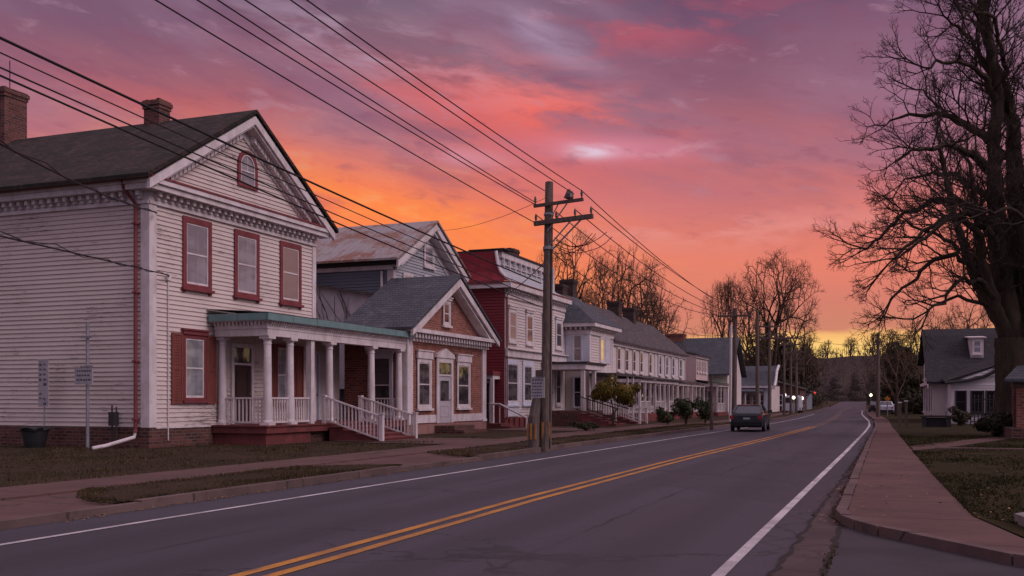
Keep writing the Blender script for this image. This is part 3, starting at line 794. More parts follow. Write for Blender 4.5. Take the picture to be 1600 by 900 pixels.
# loose grass and leaves, nobody could count them
from mathutils import noise as mn
def tufts(name, n, region, mat, h0, h1, z=0.1):
    mb = MB()
    for _ in range(n):
        x, y = region()
        dens = mn.noise(Vector((x * .55, y * .4, 1.7))) + .6 * mn.noise(Vector((x * 2.1, y * 1.4, 8.2)))
        if dens < random.uniform(-.55, .35): continue
        hs = .45 + max(0, dens) * 1.0
        a = random.uniform(0, 2 * math.pi); w = random.uniform(0.006, 0.014) * (1 + y / 40)
        h = random.uniform(h0, h1) * hs; lx, ly = random.uniform(-.6, .6) * h, random.uniform(-.6, .6) * h
        dx, dy = math.cos(a) * w, math.sin(a) * w
        zz = z(x, y) if callable(z) else z
        mb.add([(x - dx, y - dy, zz), (x + dx, y + dy, zz), (x + lx, y + ly, zz + h)], [(0, 1, 2)])
    return tag(mb.build(name, mat, recalc=False), kind='stuff')
def reg(x0, x1, y0, y1, p=1.0):
    return lambda: (random.uniform(x0, x1), y0 + (y1 - y0) * random.random() ** p)
def verge_reg(y0, y1):
    def f():
        while True:
            y = random.uniform(y0, y1)
            t = min((y - y0), (y1 - y0) if y1 - y0 > 20 else (y1 - y)) / 1.6
            wd = min(1, t) ** .5
            x = KL(y) - 0.14 - random.random() * wd * 2.0
            return x, y
    return f
vz = lambda x, y: 0.115
tufts('grass', 40000, reg(-28, -13.18, 11, 34, 1.2), M['blade'], 0.03, 0.09, 0.10)
tufts('grass', 20000, verge_reg(10.5, 18.9), M['blade'], 0.03, 0.085, vz)
tufts('grass', 22000, verge_reg(22.4, 60), M['blade'], 0.03, 0.09, vz)
def rl():
    while True:
        y = 10.2 + 32 * random.random() ** 1.8
        x = (SRf(y) if y > 13 else 0.83 + (13 - y) * 0.62) - 0.03 + 9 * random.random() ** 1.7
        if not (29.2 < y < 41 and abs(x - (1.0 + (y - 31) * 0.27)) < 0.5): return x, y
tufts('grass', 64000, rl, M['blade_green'], 0.025, 0.08, 0.124)
tufts('weeds', 1500, lambda: ((lambda y: (SLf(y) - 0.03 - abs(random.gauss(0, 0.08)), y))(12.6 + 30 * random.random() ** 1.5)), M['blade'], 0.008, 0.035, 0.02)
tufts('weeds', 350, lambda: ((lambda y: (-0.6 + random.gauss(0, 0.02), y))(random.uniform(5.5, 12.4))), M['blade'], 0.006, 0.025, 0.016)
mb = MB()
for _ in range(1150):
    if random.random() < 0.25:
        y = 12 + 24 * random.random(); x = random.uniform(-26, -13.4); z = 0.15
    elif random.random() < 0.6:
        y = 12.5 + 25 * random.random() ** 1.6; x = SLf(y) - abs(random.gauss(0, 0.2)) if random.random() < .6 else random.uniform(SLf(y), SRf(y) + 2); z = 0.14 if x > SLf(y) else 0.035
    else:
        y = random.uniform(9, 30); x = KL(y) + abs(random.gauss(0, .12)); z = 0.012
    a = random.uniform(0, 6.28); s = random.uniform(0.012, 0.03)
    p = [(x + math.cos(a + q) * s * k, y + math.sin(a + q) * s * k, z + random.uniform(0, .02)) for q, k in ((0, 1), (1.6, .55), (3.14, 1), (4.7, .55))]
    mb.add(p, [(0, 1, 2, 3)])
tag(mb.build('fallen_leaves', M['leaf_litter'], recalc=False), kind='stuff')

# ------------------------------------------------------------------ building pieces
def window(root, fr, a0, a1, b0, b1, cas='trim', cw=0.12, glass='glass_dark', sash='trim', head=0.0, sill=True, rail=True, muntin=0, ears=False, proud=0.07, name='window', label=None, split=0.5, base=0.03):
    """casing round the outside edges a0..a1, b0..b1; sash, pane and sill are its pieces"""
    fr_ = fr; fr = lambda a, b, c: fr_(a, b, c + .014)      # stand clear of the boards
    mb = MB()
    o = base
    mb.box(fr, a0, a0 + cw, b0, b1, o, proud)
    mb.box(fr, a1 - cw, a1, b0, b1, o, proud)
    mb.box(fr, a0 + cw, a1 - cw, b1 - cw * 1.15, b1, o, proud)
    mb.box(fr, a0 + cw, a1 - cw, b0, b0 + cw * 0.7, o, proud)
    if head:
        mb.box(fr, a0 - 0.05, a1 + 0.05, b1 + 0.002, b1 + head, o, proud + 0.05)
        mb.box(fr, a0 - 0.09, a1 + 0.09, b1 + head + 0.002, b1 + head + 0.05, o, proud + 0.09)
    if ears:
        for a in (a0, a1 - cw * 0.8):
            mb.box(fr, a, a + cw * 0.8, b0 - 0.16, b0 - 0.002, o, proud - 0.01)
    w = mb.build(name, M[cas], root)
    if label: w['label'] = label
    i0, i1, j0, j1 = a0 + cw, a1 - cw, b0 + cw * 0.7, b1 - cw * 1.15
    s = 0.045
    sb = MB()
    sb.box(fr, i0, i0 + s, j0, j1, o, proud - 0.022); sb.box(fr, i1 - s, i1, j0, j1, o, proud - 0.022)
    sb.box(fr, i0 + s, i1 - s, j1 - s, j1, o, proud - 0.022); sb.box(fr, i0 + s, i1 - s, j0, j0 + s * 1.5, o, proud - 0.022)
    if rail:
        jm = j0 + (j1 - j0) * split
        sb.box(fr, i0 + s, i1 - s, jm - 0.025, jm + 0.025, o, proud - 0.018)
    for k in range(muntin):
        am = i0 + (i1 - i0) * (k + 1) / (muntin + 1)
        sb.box(fr, am - 0.014, am + 0.014, j0 + s * 1.5, j1 - s, o, proud - 0.027)
    sb.build('sash', M[sash], w)
    gb = MB()
    gb.box(fr, i0 + 0.01, i1 - 0.01, j0 + 0.01, j1 - 0.01, 0.005, o + 0.008)
    gb.build('pane', M[glass], w)
    if sill:
        lb = MB(); lb.box(fr, a0 - 0.06, a1 + 0.06, b0 - 0.09, b0 - 0.002, o, proud + 0.07)
        lb.build('sill', M[cas], w)
    return w

def shutter(root, fr, a0, a1, b0, b1, mat='shutter', c=0.03):
    fr_ = fr; fr = lambda a, b, c: fr_(a, b, c + .014)
    mb = MB(); w = 0.07
    mb.box(fr, a0, a1, b0, b1, c, c + 0.025)
    mb.box(fr, a0, a0 + w, b0, b1, c + 0.026, c + 0.045); mb.box(fr, a1 - w, a1, b0, b1, c + 0.026, c + 0.045)
    for q in (b0, (b0 + b1) / 2 - w / 2, b1 - w):
        mb.box(fr, a0 + w + .001, a1 - w - .001, q, q + w, c + 0.026, c + 0.043)
    n = int((b1 - b0) / 0.09)
    for k in range(n):
        q = b0 + 0.09 * k + 0.02
        mb.box(fr, a0 + w + .002, a1 - w - .002, q, q + 0.02, c + 0.026, c + 0.034)
    return mb.build('shutter', M[mat], root)

def door(root, fr, a0, a1, b0, b1, mat='door_dark', cas='trim', transom=0.0, glass='glass_dark', glazed=False, cw=0.13):
    fr_ = fr; fr = lambda a, b, c: fr_(a, b, c + .014)
    mb = MB(); o, pr = 0.02, 0.08
    mb.box(fr, a0, a0 + cw, b0, b1, o, pr); mb.box(fr, a1 - cw, a1, b0, b1, o, pr)
    mb.box(fr, a0 + cw, a1 - cw, b1 - cw, b1, o, pr)
    d1 = b1 - cw - transom
    if transom: mb.box(fr, a0 + cw, a1 - cw, d1 - 0.07, d1, o, pr - 0.01)
    f = mb.build('door_frame', M[cas], root)
    if transom:
        MB().box(fr, a0 + cw, a1 - cw, d1, b1 - cw, 0.005, o + 0.01).build('transom_pane', M[glass], f)
    lb = MB()
    x0, x1, y0, y1 = a0 + cw + .003, a1 - cw - .003, b0, d1 - (0.073 if transom else 0.003)
    lb.box(fr, x0, x1, y0, y1, 0.004, 0.035)
    m = (x1 - x0) * 0.16
    ym = y0 + (y1 - y0) * 0.42
    for (p0, p1) in ((y0 + m * 1.3, ym - m * .5),) + (() if glazed else ((ym + m * .5, y1 - m),)):
        lb.box(fr, x0 + m, x0 + m * 1.3, p0, p1, 0.036, 0.05); lb.box(fr, x1 - m * 1.3, x1 - m, p0, p1, 0.036, 0.05)
        lb.box(fr, x0 + m * 1.3, x1 - m * 1.3, p0, p0 + .03, 0.036, 0.05); lb.box(fr, x0 + m * 1.3, x1 - m * 1.3, p1 - .03, p1, 0.036, 0.05)
    d = lb.build('door', M[mat], root)
    if glazed:
        MB().box(fr, x0 + m, x1 - m, ym + m * .5, y1 - m, 0.037, 0.042).build('pane', M[glass], d)
    MB().box(fr, x1 - m * .6, x1 - m * .25, y0 + 0.95, y0 + 1.02, 0.036, 0.085).build('handle', M['metal_grey'], d)
    return d

def column(root, x, y, z0, z1, r=0.13, mat='trim', ped=0.0):
    mb = MB()
    if ped:
        mb.box(world, x - r * 1.35, x + r * 1.35, y - r * 1.35, y + r * 1.35, z0, z0 + ped)
        mb.box(world, x - r * 1.5, x + r * 1.5, y - r * 1.5, y + r * 1.5, z0 + ped + .001, z0 + ped + .05)
    zb = z0 + ped + (0.052 if ped else 0)
    mb.box(world, x - r * 1.3, x + r * 1.3, y - r * 1.3, y + r * 1.3, zb, zb + 0.07)
    h = z1 - zb
    mb.lathe(x, y, [(r * 1.2, zb + 0.071), (r * 1.22, zb + 0.12), (r * 1.0, zb + 0.16), (r * 0.99, zb + h * 0.4), (r * 0.85, z1 - 0.26), (r * 0.98, z1 - 0.25), (r * 0.98, z1 - 0.22), (r * 0.85, z1 - 0.21), (r * 0.87, z1 - 0.16), (r * 1.25, z1 - 0.09)], 14)
    mb.box(world, x - r * 1.35, x + r * 1.35, y - r * 1.35, y + r * 1.35, z1 - 0.088, z1 - 0.001)
    return mb.build('column', M[mat], root)

def post(root, x, y, z0, z1, w=0.12, mat='trim', cap=True):
    mb = MB(); mb.box(world, x - w / 2, x + w / 2, y - w / 2, y + w / 2, z0, z1)
    if cap:
        mb.box(world, x - w * .68, x + w * .68, y - w * .68, y + w * .68, z1 + .001, z1 + .045)
    return mb.build('post', M[mat], root)

def railing(root, p, q, h=0.85, step=0.13, mat='trim', w=0.04, low=0.09, name='railing', top=0.075):
    """handrail, bottom rail and balusters from p to q (points at floor level)"""
    p, q = Vector(p), Vector(q)
    mb = MB(); up = Vector((0, 0, 1))
    mb.bar(p + up * h, q + up * h, top, 0.055)
    mb.bar(p + up * low, q + up * low, 0.05, 0.05)
    L = (q - p).length; n = max(2, int(L / step))
    for i in range(n):
        b = p + (q - p) * ((i + 0.5) / n)
        mb.box(world, b.x - w / 2, b.x + w / 2, b.y - w / 2, b.y + w / 2, b.z + low + 0.026, b.z + h - 0.03)
    return mb.build(name, M[mat], root)

def steps(root, x0, y0, y1, z0, z1, tread, n, mat='deck_red', dx=1, side_mat=None):
    """flight running out along +x from x0, tops from z1 down to z0"""
    mb = MB(); r = (z1 - z0) / n
    for i in range(1, n):
        zt = z1 - r * i
        mb.box(world, x0 + dx * tread * (i - 1) + (0.002 * i), x0 + dx * (tread * i + 0.03), y0, y1, zt - 0.05, zt)
        mb.box(world, x0 + dx * tread * (i - 1) + 0.003, x0 + dx * tread * i, y0 + 0.02, y1 - 0.02, z0 - .1, zt - 0.051)
    return mb.build('steps', M[mat], root)

def dentils(mb, fr, a0, a1, b0, b1, c0, c1, step=0.26, w=0.12):
    n = int((a1 - a0) / step)
    for i in range(n):
        a = a0 + (i + 0.5) * (a1 - a0) / n
        mb.box(fr, a - w / 2, a + w / 2, b0 + (b1 - b0) * .4, b1, c0, c1)
        mb.box(fr, a - w / 2.6, a + w / 2.6, b0, b0 + (b1 - b0) * .4 - .001, c0, c0 + (c1 - c0) * .6)

def gable_roof_x(mb, yc, half, zr, ze, x0, x1, t=0.14):
    """ridge along x at y = yc"""
    for s in (-1, 1):
        mb.slab([(x0, yc, zr), (x1, yc, zr), (x1, yc + s * half, ze), (x0, yc + s * half, ze)], t)

def sheet(mb, pts):
    n = len(pts)
    mb.add(pts, [tuple(range(n))])

def chimney(root, x0, x1, y0, y1, z0, z1, mat='brick_soot'):
    mb = MB(); mb.box(world, x0, x1, y0, y1, z0, z1 - 0.34)
    e = 0.035
    mb.box(world, x0 - e, x1 + e, y0 - e, y1 + e, z1 - 0.339, z1 - 0.22)
    mb.box(world, x0 - 2 * e, x1 + 2 * e, y0 - 2 * e, y1 + 2 * e, z1 - 0.219, z1 - 0.09)
    n = 6
    for i in range(n):          # crumbling top course
        a0 = x0 - e + (x1 - x0 + 2 * e) * i / n; a1 = a0 + (x1 - x0 + 2 * e) / n - .004
        mb.box(world, a0, a1, y0 - e, y0 + .1, z1 - 0.089, z1 - random.uniform(0, .06)); mb.box(world, a0, a1, y1 - .1, y1 + e, z1 - 0.089, z1 - random.uniform(0, .06))
    mb.box(world, x0 - e, x0 + .1, y0 + .101, y1 - .101, z1 - .089, z1 - .02); mb.box(world, x1 - .1, x1 + e, y0 + .101, y1 - .101, z1 - .089, z1 - .03)
    return mb.build('chimney', M[mat], root)

# ------------------------------------------------------------------ house 1 : white clapboard corner house with its porch
def house_white():
    X, Y0, Y1, YM = -20.3, 23.2, 32.0, 27.6
    h = thing('clapboard_house', 'big peeling white clapboard house with dark red trim and dentilled gable', 'house', (X, Y0, 0))
    F, S = front(X), side(Y0)
    w = MB()
    clap(w, F, [(0.72, Y0 + 0.26, Y1 - 0.22), (7.22, Y0 + 0.26, Y1 - 0.22)])
    clap(w, S, [(0.72, -34, X - 0.26), (7.22, -34, X - 0.26)])
    w.box(world, -34, X - 0.01, Y0 + 0.01, Y1, 0.7, 7.9)
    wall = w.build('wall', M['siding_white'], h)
    g = MB(); clap(g, F, [(8.02, Y0 + 0.15, Y1 - 0.15), (10.66, YM - 0.05, YM + 0.05)])
    g.prism(F, [(Y0 + .1, 7.95), (Y1 - .1, 7.95), (YM, 10.75)], -0.2, -0.01)
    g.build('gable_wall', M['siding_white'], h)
    f = MB(); f.box(world, -34, X + 0.03, Y0 - 0.03, Y1, -0.1, 0.70)
    f.build('foundation', M['brick_dark'], h)
    t = MB()
    t.box(F, Y0 - 0.05, Y0 + 0.255, 0.7, 7.2, 0.0, 0.06)
    t.box(S, X - 0.255, X - 0.001, 0.7, 7.2, 0.0, 0.05)
    t.box(F, Y1 - 0.215, Y1 + 0.02, 0.7, 7.2, 0.0, 0.06)
    t.box(F, Y0 + 0.256, Y1 - 0.216, 0.66, 0.718, 0.0, 0.05)
    t.build('corner_board', M['trim'], h)
    c = MB()
    c.box(F, Y0 - 0.06, Y1 + 0.06, 7.201, 7.3, 0, 0.1)
    c.box(S, -34, X + 0.05, 7.201, 7.3, 0, 0.1)
    c.box(F, Y0 - 0.05, Y1 + 0.05, 7.301, 7.56, 0, 0.06)
    c.box(S, -34, X + 0.05, 7.301, 7.56, 0, 0.06)
    dentils(c, F, Y0 + 0.05, Y1 - 0.05, 7.33, 7.555, 0.061, 0.27, 0.30)
    dentils(c, S, -34, X - 0.05, 7.33, 7.555, 0.061, 0.27, 0.30)
    c.box(F, Y0 - 0.42, Y1 + 0.42, 7.561, 7.72, 0, 0.42)
    c.box(F, Y0 - 0.5, Y1 + 0.5, 7.721, 7.86, 0, 0.5)
    c.box(S, -34, X - 0.001, 7.561, 7.72, 0, 0.42)
    c.box(S, -34, X - 0.001, 7.721, 7.82, 0, 0.48)
    c.build('cornice', M['trim'], h)
    e = MB()
    e.box(F, Y0 - 0.5, Y1 + 0.5, 7.861, 7.92, 0.0, 0.53)
    e.box(S, -34, X + 0.5, 7.821, 7.93, 0.3, 0.58)
    e.build('gutter', M['trim_red'], h)
    # raking cornice of the pediment
    rk = MB()
    hw, zr, ze = 4.98, 11.0, 7.92
    sl = (zr - ze) / hw
    for s in (-1, 1):
        def band(z0, z1, c0, c1, e0=0.0, e1=0.0):
            a0, a1 = YM, YM + s * (hw - e1)
            rk.prism(F, [(a0, zr - z0), (a1, zr - z0 - sl * (hw - e1)), (a1, zr - z1 - sl * (hw - e1)), (a0, zr - z1)], c0, c1)
        band(0.15, 0.42, 0.43, 0.54)
        band(0.42, 0.50, 0.0, 0.46, e1=.35)
        band(0.502, 0.82, 0.0, 0.07, e1=.9)
        n = 19
        for i in range(n):
            q = 0.4 + i * (hw - 1.5) / n
            a = YM + s * q; z = zr - 0.51 - sl * q
            rk.prism(F, [(a - .07, z + .07 * s * sl), (a + .07, z - .07 * s * sl), (a + .07, z - .2 - .07 * s * sl), (a - .07, z - .2 + .07 * s * sl)], 0.071, 0.27)
    rk.build('raking_cornice', M['trim'], h)
    r = MB()
    gable_roof_x(r, YM, 5.12, 11.06, 7.92, -34, X + 0.6, 0.13)
    roof = r.build('roof', M['roof_dark'], h)
    chimney(roof, -24.15, -23.5, 27.35, 27.9, 10.4, 11.8, 'brick_old')
    ch = chimney(roof, -31.6, -30.25, 27.1, 28.1, 10.3, 12.9, 'brick_old')
    MB().tube([(-30.55, 27.6, 12.6), (-30.55, 27.6, 14.0)], 0.02, 5).build('antenna', M['iron'], roof)
    # second floor windows
    for a0, a1 in ((24.6, 25.95), (27.12, 28.47), (29.7, 31.02)):
        window(h, F, a0, a1, 4.94, 7.1, 'trim_red', 0.16, 'glass_curtain' if a0 < 29 else 'glass_blind', 'trim', ears=True, sill=True, split=0.5 if a0 < 29 else 0.52)
    # arched attic window
    a0, a1, b0, bs = 27.3, 28.36, 8.56, 9.25
    am, rad = (a0 + a1) / 2, (a1 - a0) / 2
    def arch(inset):
        rr = rad - inset
        return [(am - rr, b0 + inset * .8), (am + rr, b0 + inset * .8)] + [(am + rr * math.cos(k * math.pi / 12), bs + rr * 1.05 * math.sin(k * math.pi / 12)) for k in range(13)]
    def ring(mb, i0, i1, c0, c1):
        po, pi = arch(i0), arch(i1); n = len(po)
        vs = [F(a, b, c1) for a, b in po] + [F(a, b, c1) for a, b in pi] + [F(a, b, c0) for a, b in po] + [F(a, b, c0) for a, b in pi]
        fs = []
        for k in range(n):
            k2 = (k + 1) % n
            fs += [(k, k2, n + k2, n + k), (k, 2 * n + k, 2 * n + k2, k2), (n + k, n + k2, 3 * n + k2, 3 * n + k)]
        mb.add(vs, fs)
    wm = MB(); ring(wm, 0, 0.13, 0.02, 0.09); wa = wm.build('window', M['trim_red'], h)
    sm = MB(); ring(sm, 0.13, 0.18, 0.02, 0.07); sm.box(F, am - rad + .15, am + rad - .15, 9.08, 9.13, 0.02, 0.068); sm.box(F, am - .014, am + .014, 9.13, 9.62, 0.02, 0.06); sm.build('sash', M['trim'], wa)
    pm = MB(); pm.prism(F, arch(0.15), 0.0, 0.035); pm.build('pane', M['glass_curtain'], wa)
    # ground floor
    window(h, F, 24.62, 25.68, 1.5, 3.5, 'trim_red', 0.10, 'glass_curtain', 'trim', head=0.12)
    shutter(h, F, 24.1, 24.6, 1.38, 3.52); shutter(h, F, 25.7, 26.17, 1.38, 3.52)
    door(h, F, 26.95, 28.15, 0.72, 3.35, 'door_dark', 'trim', 0.5)
    window(h, F, 29.45, 30.65, 1.35, 3.45, 'trim_red', 0.1, 'glass_curtain', 'trim', muntin=1)
    shutter(h, F, 28.95, 29.43, 1.3, 3.45); shutter(h, F, 30.67, 31.15, 1.3, 3.45)
    # link behind the porch, up to the brick building
    l = MB(); clap(l, front(-21.3), [(0.72, Y1 + 0.03, 35.4), (4.1, Y1 + 0.03, 35.4)]); l.box(world, -25, -21.31, Y1 + .02, 35.45, -.1, 4.3)
    l.build('link_wall', M['siding_cream'], h)
    FL = front(-21.3)
    door(h, FL, 32.75, 33.85, 0.72, 3.4, 'door_white', 'trim_blue', 0.0, glazed=True)
    MB().box(FL, 34.5, 34.85, 0.72, 3.8, 0.04, 0.16).build('pilaster', M['trim'], h)
    # drain pipe with its pale elbow
    d = MB(); xx, yy = X - 0.38, Y0 - 0.12
    d.tube([(X - 0.55, Y0 - 0.45, 7.85), (X - 0.55, Y0 - 0.42, 7.62), (xx, yy, 7.2), (xx, yy, 0.55)], 0.055, 8)
    for z in (6.6, 4.6, 2.6, 0.9): d.box(world, xx - .08, xx + .08, yy - .07, yy + .12, z, z + .05)
    dp = d.build('downspout', M['trim_red'], h)
    MB().tube([(xx, yy, 0.62), (xx - .02, yy - .03, 0.42), (xx - 0.35, yy - 0.8, 0.2), (xx - .5, yy - 1.15, 0.14)], 0.055, 8).build('pipe_elbow', M['trim'], dp)
    cd = MB(); cd.tube([(X + 0.06, 23.95, 0.3), (X + 0.06, 23.95, 5.05)], 0.022, 6)
    cd.box(F, 23.87, 24.03, 5.05, 5.25, 0.03, 0.12)
    cd.build('conduit', M['trim'], h)
    # ----- porch
    PX, PY0, PY1 = -18.4, 26.2, 35.35
    dk = MB()
    dk.box(world, -21.25, X + .059, Y1 + .03, PY1, 0.46, 0.708)
    dk.box(world, X + 0.06, PX + 0.2, PY0 - 0.2, PY1, 0.46, 0.66)
    dk.box(world, X + 0.06, PX + 0.25, PY0 - 0.25, PY1, 0.661, 0.71)
    dk.build('porch_deck', M['deck_red'], h)
    sk = MB()
    sk.box(world, X + 0.06, PX + 0.1, PY0 - 0.1, 28.6, -0.1, 0.459)
    sk.build('porch_skirt', M['deck_red'], h)
    pr = MB(); pr.box(world, X + 0.06, PX - 0.05, 28.61, PY1, -0.1, 0.459); pr.build('porch_base', M['brick_dark'], h)
    for y in (26.32, 27.55, 29.95, 32.9, 35.1):
        column(h, PX, y, 0.711, 3.5, 0.135)
    column(h, X + 0.2, 26.32, 0.711, 3.5, 0.125)
    post(h, PX, 28.75, 0.711, 3.5, 0.2, cap=False)
    bm = MB()
    bm.box(world, PX - 0.17, PX + 0.17, PY0 - 0.12, PY1 + .02, 3.501, 3.72)
    bm.box(world, X + 0.08, PX - 0.171, PY0 - 0.12, PY0 + 0.2, 3.501, 3.72)
    bm.box(world, PX - 0.15, PX + 0.19, PY0 - 0.16, PY1 + .02, 3.721, 3.94)
    bm.box(world, X + 0.08, PX - 0.151, PY0 - 0.16, PY0 + 0.18, 3.721, 3.94)
    dentils(bm, front(PX + 0.191), PY0 - .1, PY1, 3.82, 3.94, 0, 0.09, 0.13, 0.07)
    dentils(bm, side(PY0 - 0.161), X + .1, PX + .15, 3.82, 3.94, 0, 0.09, 0.13, 0.07)
    bm.build('porch_beam', M['trim'], h)
    MB().box(world, X + .05, PX - .18, PY0 + .21, PY1, 3.86, 3.9).build('porch_ceiling', M['soffit'], h)
    fb = MB()
    nseg = 7
    for i in range(nseg):
        a0 = PY0 - 0.45 + i * (PY1 - PY0 + .5) / nseg; a1 = PY0 - 0.45 + (i + 1) * (PY1 - PY0 + .5) / nseg - 0.012
        fb.box(world, PX + 0.36, PX + 0.42 + random.uniform(0, .012), a0, a1, 3.941 + .02, 4.18)
    for i in range(2):
        a0 = X + .1 + i * (PX + .36 - X - .1) / 2
        fb.box(world, a0, a0 + (PX + .36 - X - .1) / 2 - .012, PY0 - .45, PY0 - .38, 3.961, 4.18)
    fb.build('porch_fascia', M['copper'], h)
    MB().box(world, X + .08, PX + .35, PY0 - .37, PY1 + .04, 3.941, 4.0).build('porch_soffit', M['trim'], h)
    pf = MB(); pf.slab([(-21.3, Y1 + .03, 4.44), (X + .049, Y1 + .03, 4.37), (X + .049, PY1 + .06, 4.37), (-21.3, PY1 + .06, 4.44)], .02)
    pf.slab([(X + .05, PY0 - .46, 4.36), (PX + .43, PY0 - .46, 4.2), (PX + .43, PY1 + .06, 4.2), (X + .05, PY1 + .06, 4.36)], 0.02)
    pf.build('porch_roof', M['roof_brown'], h)
    railing(h, (X + 0.35, 26.32, 0.71), (PX - 0.15, 26.32, 0.71))
    railing(h, (PX, 26.48, 0.71), (PX, 28.66, 0.71))
    railing(h, (X + 0.2, 35.1, 0.71), (PX - 0.15, 35.1, 0.71))
    sx = PX + 0.25
    steps(h, sx, 29.52, 31.85, 0.12, 0.71, 0.52, 5)
    for y in (29.45, 31.92):
        railing(h, (sx - 0.1, y, 0.74), (sx + 2.0, y, 0.1), 0.86, 0.14)
        post(h, sx + 2.07, y, 0.08, 1.02, 0.13)
    post(h, PX + .1, 31.92, 0.711, 1.62, 0.12); post(h, PX + .1, 29.45, 0.711, 1.62, 0.12)
    MB().box(world, sx + .4, sx + 2.5, 29.2, 32.1, 0.0, 0.135).build('landing', M['walk'], h)
house_white()

# ------------------------------------------------------------------ brick office with white gable
def brick_cottage():
    X, Y0, Y1, YM = -18.3, 35.5, 43.6, 39.6
    h = thing('brick_cottage', 'one storey red brick gabled building with white trimmed door and windows', 'building', (X, Y0, 0))
    F, S = front(X), side(Y0)
    w = MB(); w.box(world, -21.1, X, Y0, Y1, 0.5, 4.3)
    w.prism(F, [(Y0 + .1, 4.301), (Y1 - .1, 4.301), (YM, 6.5)], -2.7, 0)
    w.build('wall', M['brick'], h)
    MB().box(world, -21.05, X + 0.06, Y0 - .06, Y1 + .06, -0.1, 0.499).build('foundation', M['stucco_pink'], h)
    t = MB()
    for a0, a1 in ((Y0 - .04, Y0 + .5), (Y1 - .4, Y1 + .04)):
        MB().box(F, a0, a1, 0.5, 3.95, 0.002, 0.07).box(F, a0 - .02, a1 + .02, 0.5, 0.62, 0.069, 0.1).build('corner_board', M['trim'], h)
    t.box(S, X - .3, X + .07, 0.5, 3.95, 0.002, 0.06)
    t.build('corner_board', M['trim'], h)
    for a0, a1 in ((Y0 + .501, 38.2), (39.9, Y1 - .401)): MB().box(F, a0, a1, 0.55, 0.88, 0.002, 0.05).build('base_board', M['trim'], h)
    c = MB()
    c.box(F, Y0 - .1, Y1 + .1, 3.951, 4.1, 0.002, 0.12)
    dentils(c, F, Y0 + .05, Y1 - .05, 3.86, 4.2, 0.121, 0.4, 0.27, 0.1)
    c.box(F, Y0 - .5, Y1 + .5, 4.201, 4.36, 0.0, 0.5)
    hw, zr, ze = 4.55, 6.86, 4.36
    sl = (zr - ze) / hw
    for s in (-1, 1):
        c.prism(F, [(YM, zr - .1), (YM + s * hw, ze - .1), (YM + s * hw, ze + .05 - .38), (YM, zr - .42)], 0.44, 0.55)
        c.prism(F, [(YM, zr - .4), (YM + s * (hw - .5), zr - .4 - sl * (hw - .5)), (YM + s * (hw - .5), zr - .52 - sl * (hw - .5)), (YM, zr - .52)], 0.0, 0.435)
    c.build('cornice', M['trim'], h)
    r = MB(); gable_roof_x(r, YM, 4.7, 6.93, 4.36, -21.15, X + 0.6, 0.1)
    r.build('roof', M['roof_slate'], h)
    window(h, F, 36.4, 37.7, 1.15, 3.2, 'trim', 0.14, 'glass_dark', head=0.3)
    window(h, F, 40.3, 41.75, 1.15, 3.2, 'trim', 0.14, 'glass_dark', head=0.3)
    window(h, F, 38.85, 39.6, 4.72, 5.8, 'trim', 0.12, 'glass_dark', head=0.1)
    door(h, F, 38.2, 39.85, 0.52, 3.3, 'door_white', 'trim', 0.5, glazed=True, cw=0.2)
    pd = MB(); pd.prism(F, [(38.1, 3.302), (39.95, 3.302), (39.9, 3.45), (39.02, 3.72), (38.15, 3.45)], 0.002, 0.14); pd.build('door_head', M['trim'], h)
    window(h, S, -19.98, -18.85, 0.9, 3.35, 'trim_blue', 0.13, 'glass_dark', head=0.14)
    st = MB(); st.box(world, X + .062, X + 1.0, 38.0, 40.1, 0, 0.42); st.box(world, X + 1.001, X + 1.5, 37.8, 40.3, 0, 0.24)
    st.build('doorstep', M['brick_dark'], h)
brick_cottage()

